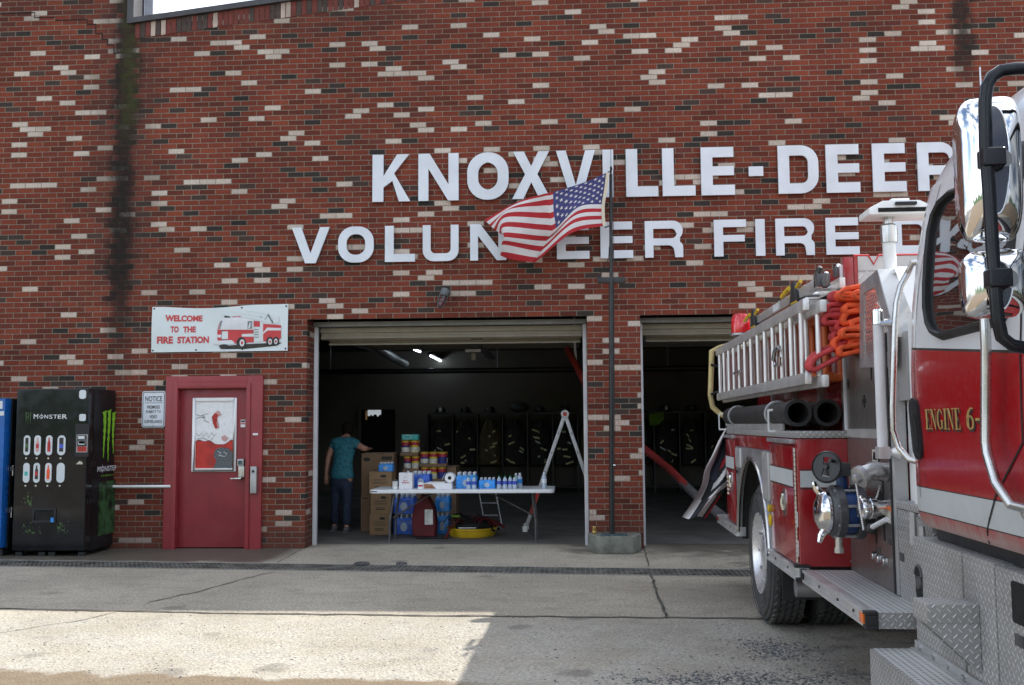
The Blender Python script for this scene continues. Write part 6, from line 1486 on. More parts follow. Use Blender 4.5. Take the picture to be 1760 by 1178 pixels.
# ------------------------------------------------ pump fittings
pm('worn_chrome', (.70, .70, .71), .13, 1., var=.15, vs=20)
iv = (6.50, 1.600, pA(1455, 880, 6.5)[2])
m = TB(); axv = (.07, -1, 0)
AXV = Vector(axv).normalized()
def along(h_): p = Vector(iv)+AXV*h_; return (p.x, p.y, p.z)
m.cyl(along(-.14), along(-.04), .085, 20); m.lathe([(.11, -.078), (.148, -.074), (.148, -.036), (.12, -.032)], iv, axv, 28); m.lathe([(.12, .032), (.146, .036), (.146, .075), (.132, .08), (.125, .105)], iv, axv, 28); m.build('valve_flange', 'cast_grey', tk)
m = TB(); m.lathe([(.10, -.031), (.120, -.030), (.124, 0), (.120, .030), (.10, .031)], iv, axv, 28); m.cyl((iv[0], iv[1]-.02, iv[2]+.11), (iv[0], iv[1]-.02, iv[2]+.225), .030, 14); m.build('intake_valve', 'blue_paint', tk)
m = TB(); U = AXV.orthogonal().normalized(); V = AXV.cross(U)
for k in range(8):
    d = (U*math.cos(k*PI/4+.3)+V*math.sin(k*PI/4+.3))*.133; a_ = Vector(iv)+d
    m.cyl(tuple(a_-AXV*.085), tuple(a_+AXV*.085), .009, 8)
m.build('flange_bolt', 'alum_dull', tk, split=True)
m = TB(); m.lathe([(.106, .105), (.118, .11), (.118, .125), (.100, .148), (.062, .166), (.02, .173), (.001, .173)], iv, axv, 32); cpz = along(.125); m.build('intake_cap', 'worn_chrome', tk)
m = TB()
for sg in (1, -1):
    d = (Vector((0, 0, 1))*.9+Vector((.25, 0, 0))*-1).normalized()*sg
    p0 = Vector(cpz)+d*.095; p1 = Vector(cpz)+d*.165+AXV*.04; m.tube([tuple(p0), tuple((p0+p1)/2+AXV*.008), tuple(p1)], [.022, .020, .012], 8)
m.build('cap_lug', 'chrome', tk, split=True)
m = TB(); m.cyl((iv[0]+.05, iv[1]-.06, iv[2]-.13), (iv[0]+.05, iv[1]-.06, iv[2]-.185), .020, 12); m.lathe([(.026, 0), (.026, .03)], (iv[0]+.05, iv[1]-.06, iv[2]-.185), (0, 0, -1), 12); m.build('bleeder_valve', 'steel', tk)
gx = pA(1430, 808, 6.50)
m = TB(); m.box(6.43, 6.56, pA(1422, 807, 6.56)[1], pA(1463, 807, 6.56)[1], pA(1440, 819, 6.56)[2], pA(1440, 796, 6.56)[2]); m.build('gear_box', 'cast_grey', tk, bevel=.012)
hwp = pA(1421, 803, 6.60); m = TB()
hc = Vector((6.60, hwp[1], hwp[2])); ha = Vector((.75, -.62, .12)).normalized(); U = ha.orthogonal().normalized(); V = ha.cross(U)
VF = fill([[(math.cos(t*PI/16)*.080, math.sin(t*PI/16)*.080) for t in range(32)], [(-.055, -.02), (-.02, -.055), (.0, -.02), (-.018, .005)], [(.055, .02), (.02, .055), (-.005, .022), (.018, -.005)]], .005)
m.add([tuple(hc+U*v[0]+V*v[1]+ha*v[2]) for v in VF[0]], VF[1]); m.lathe([(.080, -.010), (.088, 0), (.080, .010), (.074, 0), (.080, -.010)], hc, ha, 32, caps=False); m.cyl(tuple(hc-ha*.08), tuple(hc+ha*.02), .013, 10); m.tube([hc+U*.05+ha*.005, hc+U*.052+ha*.05], .010, 8); m.build('hand_wheel', 'black_paint', tk)
# upper discharge elbow and lower twin cap
m = TB(); e0, e1, e2 = (6.80, PS, pA(1524, 812, 6.8)[2]), pA(1498, 809, 6.80), pA(1482, 818, 6.82)
m.tube([(e0[0], PS-.0, e0[2]), e1, ((e1[0]+e2[0])/2, (e1[1]+e2[1])/2-.005, (e1[2]+e2[2])/2), e2], [.050, .050, .046, .042], 20); m.build('discharge_elbow', 'steel', tk)
dv = (Vector(e2)-Vector(e1)).normalized()
m = TB(); m.lathe([(.044, -.01), (.056, -.008), (.057, .022), (.044, .026)], e2, dv, 20); m.lathe([(.026, .026), (.026, .050), (.018, .054)], e2, dv, 6); m.build('discharge_cap', 'alum_dull', tk)
m = TB(); l0 = (6.74, PS, pA(1512, 873, 6.74)[2]); l1 = pA(1474, 874, 6.76); d = (Vector(l1)-Vector(l0)); dn = d.normalized()
m.lathe([(.042, 0), (.042, .05), (.056, .054), (.058, .085), (.052, .09), (.044, .094), (.054, .098), (.058, .108), (.058, .122), (.050, .134), (.02, .142)], l0, dn, 24); m.build('discharge_outlet', 'worn_chrome', tk)
m = TB()
for k in range(3): t = k*2.09; m.ell(tuple(Vector(l0)+dn*.12+dn.orthogonal().normalized()*.056*math.cos(t)+dn.cross(dn.orthogonal().normalized())*.056*math.sin(t)), (.012, .012, .012), 8, 6)
m.build('cap_lug', 'chrome', tk, split=True)
m = TB()
def chain(p, q_, sag):
    p, q_ = Vector(p), Vector(q_)
    for k in range(26):
        t = k/25; c_ = p+(q_-p)*t+Vector((0, 0, -sag*4*t*(1-t))); m.ell(tuple(c_), (.006, .006, .006), 6, 4)
chain(pxy(1471, 830, 1.57), pxy(1484, 910, 1.60), .0); chain(pxy(1512, 836, 1.71), pxy(1486, 858, 1.62), .06); m.build('cap_chain', 'aluminium', tk, merge=False)
m = TB(); m.tube([pxy(1488, 893, 1.66), pxy(1488, 908, 1.66)], .026, 10); m.ell(pxy(1498, 909, 1.62), (.03, .03, .028)); m.build('valve_boot', 'black_rubber', tk)
m = TB(); m.tube([pxy(1500, 906, 1.615), pxy(1524, 893, 1.60)], [.013, .012], 10); m.build('control_lever', 'trim_white', tk)
# ribbed white grab post beside the pump panel
m = TB(); t0, t1 = (7.0, 1.66, 2.005), (7.0, 1.66, 1.33)
m.tube([t0, t1], .0255, 16); m.build('grab_post', 'trim_white', tk)
m = TB(); m.lathe([(.029, -.02), (.029, .045), (.020, .055)], t0, (0, 0, 1), 16); m.tube([(7.0, 1.66, 2.0), (7.0, 1.735, 2.0)], .014, 8); m.tube([(7.03, 1.66, 1.985), (7.06, 1.735, 1.985)], [.012, .022], 8); m.build('post_cap', 'chrome', tk)
m = TB(); m.box(6.965, 7.035, 1.632, 1.688, 1.31, 1.37); m.tube([(7.0, 1.68, 1.34), (7.0, 1.70, 1.34), (7.0, 1.74, 1.34)], [.03, .018, .04], 10); m.build('post_bracket', 'aluminium', tk, bevel=.004)
# telescoping scene light
LB = 6.72; q0, q1, hL, hR = pA(1531, 464, LB), pA(1529, 386, LB), pA(1478, 374, LB), pA(1590, 372, LB)
m = TB(); sx, zz0, zz1 = q0[1], q0[2], q1[2]
m.cyl((LB, sx, 1.9), (LB, sx-.004, zz1-.09), .034, 18); m.build('light_mast', 'white_paint', tk)
m = TB(); m.lathe([(.042, -.10), (.044, -.055), (.044, -.01), (.034, .0)], (LB, sx-.003, zz1-.0), (0, 0, 1), 18); m.cyl((LB, sx-.003, zz1-.0), (LB, sx-.003, zz1+.04), .024, 14); m.build('mast_collar', 'steel', tk)
m = TB(); zh = q1[2]+.035; half = (hR[1]-hL[1])/2; cs = (hR[1]+hL[1])/2+.02
pr = [(-half, zh), (-half, zh+.035), (-half*.55, zh+.075), (half*.55, zh+.075), (half, zh+.035), (half, zh)]
m.prism([(cs+p[0], p[1]) for p in pr], 'x', LB-.10, LB+.10); sl_o = m.build('scene_light', 'white_paint', tk, bevel=.012)
m = TB(); m.box(LB+.1005, LB+.104, cs-half*.72, cs+half*.95, zh+.012, zh+.034); m.build('light_grille', 'gap_dark', sl_o)
m = TB(); m.box(LB+.10, LB+.125, cs-half*.22, cs+half*.42, zh+.045, zh+.062); m.build('light_handle', 'black_plastic', sl_o, bevel=.006)
m = TB(); m.box(LB-.07, LB+.07, cs-half*.25, cs+half*.30, zh+.076, zh+.092); m.build('light_top', 'white_paint', sl_o, bevel=.006)
m = TB(); w0, w1 = pA(1524, 457, LB), pA(1566, 462, LB); m.box(LB-.12, LB+.12, w0[1], w0[1]+.20, zz0-.035, zz0-.012); m.build('mast_plate', 'white_paint', tk, bevel=.005)
# ------------------------------------------------ cab
CA0, CA1 = 7.51, 10.35
PROF = [(1.672, 1.036), (1.655, 1.060), (1.646, 1.098), (1.644, 1.103), (1.642, 1.207), (1.641, 1.212), (1.640, 1.35), (1.636, 1.52), (1.636, 1.70), None, None, (1.652, 2.0), (1.678, 2.2), (1.712, 2.38), (1.742, 2.50), (1.757, 2.553), (1.770, 2.557), (1.785, 2.60), (1.83, 2.69), (1.90, 2.785), (2.05, 2.90), (2.30, 3.0), (2.69, 3.04)]
def zb(a): return 1.822-(a-7.51)*.085
def sz(z):
    L = [p for p in PROF if p]
    for p, q_ in zip(L, L[1:]):
        if p[1] <= z <= q_[1]: return p[0]+(q_[0]-p[0])*(z-p[1])/(q_[1]-p[1])
    return L[-1][0]
AS = [7.51, 7.516, 7.535, 7.60, 7.80, 8.1, 8.4, 8.7, 9.0, 9.3, 9.7, 10.1, 10.35]
def inset(a):                    # rounded rear corner
    return {7.51: .030, 7.516: .016, 7.535: .005}.get(a, 0.)
def station(a):
    r_ = []; i_ = inset(a); roofk = 1-.30*math.exp(-((a-7.51)/.10)**2) if a < 8 else 1.
    for k, p in enumerate(PROF):
        if k == 9: s_, z = sz(zb(a)-.005), zb(a)-.005
        elif k == 10: s_, z = sz(zb(a)+.005), zb(a)+.005
        else: s_, z = p
        if z > 2.56: z = 2.56+(z-2.56)*roofk
        r_.append((a, s_+i_, z))
    return r_
m = TB(); ST = [station(a) for a in AS]
def cmat(i, k): return 0 if k >= 10 else 3 if k in (2, 4, 9) else 2 if k == 3 else 1
G = [[ST[i][k] for k in range(len(PROF))] for i in range(len(AS))]
# the rear crew door has a diagonal lower front corner; skin continues to the front door
m.grid(G, mf=lambda i, k: cmat(i, k))
G2 = [[(p[0], 2*S0-p[1], p[2]) for p in r_] for r_ in G]; m.grid(G2, mf=lambda i, k: cmat(i, k))
back = [(p[0], p[1], p[2]) for p in G[0]]
for k in range(len(PROF)-1): p, q_ = back[k], back[k+1]; m.add([p, q_, (q_[0], 2*S0-q_[1], q_[2]), (p[0], 2*S0-p[1], p[2])], [(0, 1, 2, 3)], cmat(0, k))
fr_ = G[-1]
for k in range(len(PROF)-1): p, q_ = fr_[k], fr_[k+1]; m.add([p, q_, (q_[0], 2*S0-q_[1], q_[2]), (p[0], 2*S0-p[1], p[2])], [(0, 1, 2, 3)], cmat(0, k))
m.add([back[0], (back[0][0], 2*S0-back[0][1], back[0][2]), (CA1, 2*S0-back[0][1], back[0][2]), (CA1, back[0][1], back[0][2])], [(0, 1, 2, 3)], 1)
cab = m.build('cab', ['cab_white', 'cab_red', 'stripe_white', 'ink'], tk, smooth=40)
m = TB(); m.prism([(10.355, .75), (11.0, .75), (11.05, 1.2), (10.98, 1.55), (10.355, 1.80)], 'y', 1.80, 2*S0-1.80); m.build('hood', 'red_paint', tk, bevel=.05)
m = TB(); m.box(10.95, 11.2, 1.60, 2*S0-1.60, .50, .76); m.build('front_bumper', 'chrome', tk, bevel=.02)
for s_ in (2.05, 2*S0-2.05):
    m = TB(); m.lathe([(.09, 0), (.085, .03), (.05, .05)], (11.02, s_, 1.15), (1, 0, 0), 18); m.build('headlight', 'plastic_clear', tk)
m = TB(); m.poly([(10.36, 1.80, 1.85), (10.36, 2*S0-1.80, 1.85), (10.36, 2*S0-1.90, 2.45), (10.36, 1.90, 2.45)]); m.build('windscreen', 'dark_glass', tk, smooth=0)
m = TB(); m.box(7.56, 10.3, 1.72, 2*S0-1.72, .90, 1.034); m.build('cab_floor', 'black_paint', tk)
# raised seam above the door
# crew-door and front-door windows: gasket + pane following the curved side
def on_cab(a, z, o=0.): return (a, sz(z)-o, z)
def window(poly):
    n = len(poly); P_ = []
    ca = sum(p[0] for p in poly)/n; cz_ = sum(p[1] for p in poly)/n
    m = TB(); rows = []
    for f in (1., .75, .5, .25, .02): rows.append([on_cab(ca+(p[0]-ca)*f, cz_+(p[1]-cz_)*f, .007) for p in poly+[poly[0]]])
    m.grid(rows); gl = m.build('window_pane', 'dark_glass', tk, smooth=60)
    m = TB(); m.tube([on_cab(p[0], p[1], .005) for p in poly], .028, 8, closed=True, flat=.5); m.build('window_gasket', 'black_rubber', gl)
wl, wr, wb, wt = 7.845, 8.60, 1.842, 2.47
def cab_pt(px, py):
    s_ = 1.65
    for _ in range(8): p = pS(px, py, s_); s_ = sz(p[2])
    return (p[0], p[2])
lf_ = [cab_pt(x, y) for x, y in ((1640, 331), (1622, 347), (1610, 370), (1603, 400), (1599, 440), (1596, 490), (1596, 530), (1600, 556), (1608, 572), (1622, 579))]
ply = lf_+arc(wr-.09, wb-.02+.11, .09, 270, 360, 4)+arc(wr-.09, wt-.09, .09, 0, 90, 4)+[cab_pt(1662, 319)]
ply_old = [(wl+.10, wb+.012)]+arc(wr-.09, wb-.02+.11, .09, 270, 360, 4)+arc(wr-.09, wt-.09, .09, 0, 90, 4)+[(wl+.42, wt-.015)]+arc(wl+.20, wt-.16, .17, 95, 165, 5, .14)+[(wl+.005, 2.12)]+arc(wl+.10, wb+.11, .10, 180, 268, 5)
window(ply)
window([(8.80, 1.82)]+[(9.75, 1.74), (9.80, 1.80), (9.45, 2.40), (9.35, 2.46), (8.84, 2.46), (8.78, 2.40), (8.77, 1.9)])
# door seams
m = TB()
def seam(pts, w_=.008): 
    for p, q_ in zip(pts, pts[1:]):
        d = Vector((q_[0]-p[0], 0, q_[1]-p[1])).normalized(); n_ = Vector((d.z, 0, -d.x))*w_*.5; N_ = 4; prev = None
        for k in range(N_):
            A_ = (p[0]+(q_[0]-p[0])*k/N_, p[1]+(q_[1]-p[1])*k/N_); B_ = (p[0]+(q_[0]-p[0])*(k+1)/N_, p[1]+(q_[1]-p[1])*(k+1)/N_)
            m.add([on_cab(A_[0]-n_.x, max(1.037, A_[1]-n_.z), .003), on_cab(A_[0]+n_.x, max(1.037, A_[1]+n_.z), .003), on_cab(B_[0]+n_.x, B_[1]+n_.z, .003), on_cab(B_[0]-n_.x, B_[1]-n_.z, .003)], [(0, 1, 2, 3)])
s_a = pS(1695, 936, 1.655); s_b = pS(1713, 852, 1.642); s_c = pS(1716, 790, 1.64)
seam([(s_a[0], 1.04), (s_b[0], s_b[2]), (8.66, 1.42), (8.68, 1.80), (8.70, 2.52)], .010); seam([(7.60, 1.04), (7.60, 1.6), (7.625, 2.1), (7.70, 2.53)], .005)
m.build('door_seam', 'gap_dark', cab, smooth=0)
# black oval door handles
for px, py in ((1577, 737),):
    c0 = pS(px, py, 1.637); m = TB(); VF = fill([rrect(-.055, .055, -.135, .135, .054, 6)], .008); m.add([on_cab(c0[0]+v[0]-v[1]*.12, c0[2]+v[1], .006+v[2]) for v in VF[0]], VF[1]); h_ = m.build('door_handle', 'black_plastic', tk)
    m = TB(); VF = fill([rrect(-.030, .030, -.085, .085, .029, 6)]); m.add([on_cab(c0[0]+v[0]-v[1]*.12+.008, c0[2]+v[1]-.02, .0155) for v in VF[0]], VF[1]); m.build('handle_recess', 'gap_dark', h_, smooth=0)
c0 = (8.79, 1.637, 1.46); m = TB(); VF = fill([rrect(-.055, .055, -.135, .135, .054, 6)], .008); m.add([on_cab(c0[0]+v[0]-v[1]*.12, c0[2]+v[1], .006+v[2]) for v in VF[0]], VF[1]); m.build('door_handle', 'black_plastic', tk)
# serif lettering ENGINE 6-1 in gold with a black drop shade
def serif(ch):
    S, t = .20, .045      # stem, hairline
    def R4(x0, y0, x1, y1): return [(x0, y0), (x1, y0), (x1, y1), (x0, y1)]
    if ch == 'E': return [R4(0, 0, .62, t), R4(0, 1-t, .60, 1), R4(.10, t, .10+S, 1-t), R4(.10+S, .48, .44, .52), [(.62, 0), (.62, .26), (.585, .26), (.54, t)], [(.60, 1), (.60, .76), (.565, .76), (.52, 1-t)], R4(.42, .38, .455, .62)], .68
    if ch == 'N': return [R4(0, 0, .26, t), R4(0, 1-t, .20, 1), R4(.11, t, .15, 1-t), [(.06, 1), (.30, 1), (.66, .06), (.66, 0), (.58, 0)], R4(.62, 0, .66, 1), R4(.50, 1-t, .78, 1)], .82
    if ch == 'G': return [arc(.36, .5, .36, 40, 320, 16, .5)+arc(.39, .5, .20, 320, 40, 14, .44), R4(.44, .40, .76, .445), R4(.50, .05, .68, .40), [(.62, .72), (.655, .72), (.655, .98), (.60, .82)]], .80
    if ch == 'I': return [R4(0, 0, .38, t), R4(0, 1-t, .38, 1), R4(.09, t, .09+S, 1-t)], .43
    if ch == '6': return [arc(.32, .33, .32, 0, 360, 20, .33)[:-1], arc(.34, .32, .13, 0, 360, 14, .25)[:-1], [(0.0, .33), (.03, .62), (.16, .86), (.36, 1.0), (.60, .98), (.60, .94), (.42, .92), (.30, .80), (.20, .55), (.16, .45)]], .74
    if ch == '-': return [R4(0, .40, .34, .52)], .42
    if ch == '1': return [R4(0, 0, .42, t), R4(.11, t, .11+S, 1), [(.11, 1), (0, .86), (0, .82), (.13, .88)]], .5
    return [], .5
def lettering(m, st_, a0, a1, z0, z1, o):
    W_ = sum(serif(c_)[1] if c_ != ' ' else .45 for c_ in st_); x = 0; k = (a1-a0)/W_
    for c_ in st_:
        if c_ == ' ': x += .45; continue
        P_, w_ = serif(c_)
        groups = [[P_[0], P_[1]], [P_[2]]] if c_ == '6' else [[p] for p in P_]
        for g_ in groups:
            VF = fill(g_); m.add([on_cab(a0+(x+v[0])*k, z0+v[1]*(z1-z0), o) for v in VF[0]], VF[1])
        x += w_
ta, tz0, tz1 = pS(1593, 735, 1.637)[0], pS(1593, 738, 1.637)[2], pS(1593, 704, 1.637)[2]; tb_ = pS(1700, 735, 1.637)[0]
te, t6 = pS(1654, 735, 1.637)[0], pS(1664, 735, 1.637)[0]
m = TB(); lettering(m, 'ENGINE', ta+.006, te+.006, tz0-.009, tz1-.009, .0035); lettering(m, '6-1', t6+.006, tb_+.006, tz0-.009, tz1-.009, .0035); m.build('letter_shade', 'ink', cab, smooth=0)
m = TB(); lettering(m, 'ENGINE', ta, te, tz0, tz1, .0055); lettering(m, '6-1', t6, tb_, tz0, tz1, .0055); m.build('gold_lettering', 'gold', cab, smooth=0)
# grab rails on the cab
m = TB(); g0, g1, g2, g3, g4 = (8.40, 1.575, 1.84), pS(1693, 560, 1.575), pS(1697, 780, 1.575), pS(1712, 830, 1.58), pS(1738, 868, 1.60)
m.tube([(g1[0]-.02, 1.60, 2.02), (g1[0], 1.575, 1.98), (g1[0], 1.575, 1.75), (g2[0]-.01, 1.575, 1.42), g2, g3, g4, (g4[0]+.01, 1.64, g4[2]-.01)], .0175, 12); m.build('grab_rail', 'steel', tk)
m = TB(); m.lathe([(.026, 0), (.026, .01), (.016, .014)], (g4[0]+.01, 1.645, g4[2]-.02), (0, -1, 0), 12); m.build('rail_foot', 'steel', tk)
m = TB(); R0 = [(7.53, 1.80, pA(1572, 450, 7.5)[2]+.005), pA(1569, 452, 7.47), pA(1560, 470, 7.42), pA(1548, 492, 7.42), pA(1541, 520, 7.42), pA(1538, 560, 7.42), pA(1534, 700, 7.42), pA(1535, 740, 7.42), pA(1545, 770, 7.43), pA(1563, 790, 7.47), (7.53, 1.68, pA(1566, 795, 7.5)[2])]
m.tube(R0, .0145, 12); m.build('grab_rail', 'steel', tk)
# ------------------------------------------------ mirrors
MA = 9.02
mr = empty('mirror_assembly', (0, 0, 0)); mr.parent = tk; mr.location = tl(MA, 1.45, 2.15)
ML = Vector(mr.location)
def TM(): return MB(lambda a, s, z: tuple(Vector(tl(a, s, z))-ML))
def shell(name, cs_, cz_, hs, hz, bulge, dep):
    # cover seen from the front: rounded, wider at the top, bulging towards the viewer
    n, k = 36, 14; m = TM(); rows = []
    for j_ in range(k+1):
        f = math.sin(j_/k*PI/2); g_ = (1-f**5)**.8*.75+(1-f*f)*.25; row = []
        for i in range(n):
            t = 2*PI*i/n; cx_, sy = math.cos(t), math.sin(t); ex = .42
            x = math.copysign(abs(cx_)**ex, cx_)*hs*(1+.06*sy); y = math.copysign(abs(sy)**ex, sy)*hz+.02*cx_*(sy > 0)-.015*(1-cx_*cx_)*(-1 if sy > 0 else 1)*0
            row.append((MA+bulge*g_-.02, cs_+x*f, cz_+y*f))
        rows.append(row+[row[0]])
    rows.append([(p[0]-dep*.55, cs_+(p[1]-cs_)*.90, cz_+(p[2]-cz_)*.97) for p in rows[-1]])
    rows.append([(p[0], cs_+(p[1]-cs_)*.85, cz_+(p[2]-cz_)*.93) for p in rows[-1]])
    m.grid(rows); return m.build(name, 'chrome', mr, smooth=50)
u0, u1 = pA(1649, 290, MA)[1], pA(1759, 290, MA)[1]; zt, zb_ = pA(1700, 164, MA)[2], pA(1700, 415, MA)[2]
big = shell('mirror_head', (u0+u1)/2, (zt+zb_)/2, (u1-u0)/2, (zt-zb_)/2, .085, .10)
v0, v1 = pA(1657, 490, MA)[1], pA(1768, 490, MA)[1]; yt, yb_ = pA(1700, 427, MA)[2], pA(1700, 546, MA)[2]
sml = shell('mirror_head', (v0+v1)/2, (yt+yb_)/2, (v1-v0)/2, (yt-yb_)/2, .075, .09)
pm('dish_reflection', (.025, .032, .055), .12, .3, coat=1.)  # dark blue reflection of the recess, put into a flat plate's colour
def dish(cs_, cz_, rs, rz_, par, fa):
    m = TM(); VF = fill([[(math.cos(t*PI/14)*rs*(.85+.15*math.sin(t*PI/14)), math.sin(t*PI/14)*rz_) for t in range(28)]], .004)
    m.add([(fa+v[2], cs_+v[0], cz_+v[1]) for v in VF[0]], VF[1]); m.build('recess_dish', 'dish_reflection', mr)
    m = TM(); m.tube([(fa+.003, cs_+math.cos(t*PI/14)*rs*(.85+.15*math.sin(t*PI/14)), cz_+math.sin(t*PI/14)*rz_) for t in range(28)], .0035, 6, closed=True); m.build('dish_rim', 'chrome', mr)
dish(pA(1710, 290, MA+.07)[1], pA(1710, 275, MA+.07)[2], .050, .165, big, MA+.072)
dish(pA(1716, 490, MA+.06)[1], pA(1716, 492, MA+.06)[2], .046, .072, sml, MA+.062)
TA = MA+.105
m = TM(); tp2 = [(1790, 117), (1745, 118), (1720, 122), (1704, 133), (1696, 150), (1693, 175), (1694, 250), (1700, 330), (1706, 430), (1711, 500), (1715, 550), (1722, 580), (1740, 594), (1790, 603)]
pts = [pA(x, y, TA) for x, y in tp2]; pts = [(9.0, 1.75, 2.56)]+pts+[(9.0, 1.66, 1.66)]
m.tube(pts, .0190, 14); m.build('mirror_arm', 'mirror_tube', mr)
for (x, y, par) in ((1703, 272, big), (1714, 479, sml)):
    p = pA(x, y, TA); m = TM(); m.box(p[0]-.030, p[0]+.026, p[1]-.030, p[1]+.036, p[2]-.028, p[2]+.028); m.build('arm_clamp', 'mirror_tube', mr, bevel=.010, seg=3)
    m = TM(); m.lathe([(.026, 0), (.026, .012)], (p[0]-.005, p[1]+.034, p[2]-.002), (1, .4, 0), 18); m.build('clamp_washer', 'steel', mr)
m = TM(); p = pA(1689, 120, MA); m.tube([(9.0, p[1], p[2]-.05), (9.0, p[1], p[2]+.015)], .0025, 6); m.build('thin_antenna', 'steel', mr)
# ------------------------------------------------ diamond plate lockers and steps
SB = 1.65
m = TB(); m.box(7.445, 8.015, SB, SB+.5, .45, .977); m.box(8.035, 8.332, SB, SB+.5, .20, .977); m.box(8.345, 9.02, SB, SB+.5, .20, .972); m.box(8.3321, 8.3449, SB+.01, SB+.4, .25, .955); m.box(8.0151, 8.0349, SB+.01, SB+.4, .45, .96); lkb = m.build('plate_locker', 'tread_plate', tk, bevel=.008)
m = TB(); a_, s_, z_ = pS(1738, 995, SB); m.prism(rrect(8.485, 8.80, .80, .942, .015), 'y', SB-.004, SB+.002); m.build('locker_opening', 'gap_dark', lkb)
m = TB(); m.box(8.50, 8.57, SB-.006, SB+.0, .725, .765); m.build('locker_plate', 'cast_grey', lkb)
m = TB(); c0 = pS(1580, 1002, SB); VF = fill([rrect(-.045, .045, -.085, .07, .044, 6)]); m.add([(c0[0]+v[0], SB-.002, c0[2]+v[1]) for v in VF[0]], VF[1]); ho = m.build('fuel_hole', 'gap_dark', lkb, smooth=0)
m = TB(); m.lathe([(.03, 0), (.028, .008)], (c0[0]+.005, SB-.001, c0[2]+.0), (0, -1, 0), 14); m.tube([(c0[0]+.045*math.cos(t*PI/8), SB-.003, c0[2]+.03+.045*math.sin(t*PI/8)) for t in range(9)], .006, 6); m.build('fuel_ring', 'cast_grey', lkb, split=True)
m = TB(); m.box(6.955, 7.444, PS, PS+.05, .62, 1.06); m.box(6.955, 7.50, PS-.01, PS+.25, 1.065, 1.10); m.build('gap_plate', 'tread_plate', tk, bevel=.006)
m = TB(); a_, s_, z_ = pS(1551, 958, PS); m.box(a_-.03, a_+.03, PS-.004, PS-.0005, z_-.02, z_+.02); m.build('gap_label', 'cast_grey', tk)
m = TB(); q0 = pS(1568, 885, 1.70); m.tube([(7.36, 1.72, 1.06), (7.36, 1.68, 1.075), (7.36, 1.68, .93)], .017, 8); m.tube([(7.42, 1.70, 1.02), (7.42, 1.70, .93)], .014, 8); m.build('gap_pipe', 'alum_dull', tk, split=True)
m = TB(); m.box(8.025, 8.185, 1.455, SB-.001, .73, .804); m.prism([(1.456, .731), (SB-.001, .731), (SB-.001, .55)], 'x', 8.150, 8.186); m.prism([(1.456, .7305), (SB-.001, .7305), (SB-.001, .55)], 'x', 8.026, 8.06); m.build('upper_step', 'tread_plate', tk, bevel=.004)
m = TB(); m.box(7.435, 8.60, 1.443, SB-.001, .12, .478); m.build('lower_step', 'tread_plate', tk, bevel=.006)
m = TB(); m.box(7.45, 8.58, 1.458, SB-.012, .4782, .4815); m.build('step_tread', 'grip_deck', tk, smooth=0)
m = TB(); m.box(7.445, 8.60, SB-.011, SB-.0015, .4785, .520); m.box(7.445, 8.60, SB-.03, SB-.0115, .4816, .487); m.build('step_angle', 'rail_grey', tk)
m = TB()
for k in range(6): m.lathe([(.010, 0), (.009, .008), (.004, .010)], (7.52+k*.17, SB-.011, .502), (0, -1, 0), 10)
m.build('bolt', 'steel', tk, split=True)
# rear beacon on its post
bc = pS(1273, 557, 1.60); m = TB(); m.lathe([(.085, -.085), (.088, -.02), (.082, .05), (.066, .085), (.02, .098), (.0, .098)], bc, (0, 0, 1), 24); be = m.build('beacon', 'lens_red', tk)
m = TB(); m.lathe([(.094, -.105), (.094, -.088)], bc, (0, 0, 1), 20); m.box(bc[0]-.08, bc[0]+.10, 1.60-.02, 1.80, bc[2]-.125, bc[2]-.106); m.build('beacon_base', 'alum_dull', be)
m = TB(); m.lathe([(.030, -.06), (.036, .0), (.02, .045)], bc, (0, 0, 1), 12); m.build('beacon_core', 'poster_red', be)
# equipment bracket shelf above the ladders
m = TB(); m.prism([(5.62, 2.23), (5.95, 2.23), (5.95, 2.15)], 'y', 1.56, 1.80); m.box(5.60, 5.95, 1.52, 1.80, 2.231, 2.245); m.box(3.85, 4.15, 1.52, 1.80, 2.231, 2.245); m.build('rack_bracket', 'rail_grey', tk, split=True)
"""remaining carried gear is separate below"""
def carried(name, label, cat, a, s, z, group=None): return empty(name, tw(a, s, z), label, cat, group, rz=-TH)
def TC(e):
    L = Vector(e.location); Ri = Matrix.Rotation(TH, 3, 'Z')
    return MB(lambda a, s, z: tuple(Ri @ (tw(a, s, z)-L)))
# ---- aluminium extension ladder stored on edge: two nested sections
la = carried('extension_ladder', 'aluminium extension ladder stored on edge along the fire engine side above black hoses', 'ladder', 4.3, 1.50, 1.73)
def rail_sec(m, a0, a1, s0, s1, z0, z1): m.box(a0, a1, s0, s1, z0, z1)
for (a0, a1, s_, zt_, zb2, nr, kd) in ((2.42, 6.22, 1.452, 2.178, 1.748, 13, 0), (2.30, 6.34, 1.522, 2.155, 1.728, 13, 1)):
    m = TC(la)
    for z in (zt_, zb2): m.box(a0, a1, s_, s_+.034, z-.034, z+.034)
    m.build('ladder_rail', 'aluminium', la, bevel=.006, split=True)
    m = TC(la)
    for z in (zt_, zb2):
        for a in (a0, a1): m.box(a-.045, a+.045, s_-.003, s_+.037, z-.036, z+.036)
    m.build('rail_end', 'aluminium', la, bevel=.014, split=True)
    for k in range(nr):
        a = a0+.10+(a1-a0-.20)*k/(nr-1); m = TC(la); m.cyl((a, s_+.017, zb2+.034), (a, s_+.017, zt_-.034), .0165, 12); m.build('rung', 'aluminium', la)
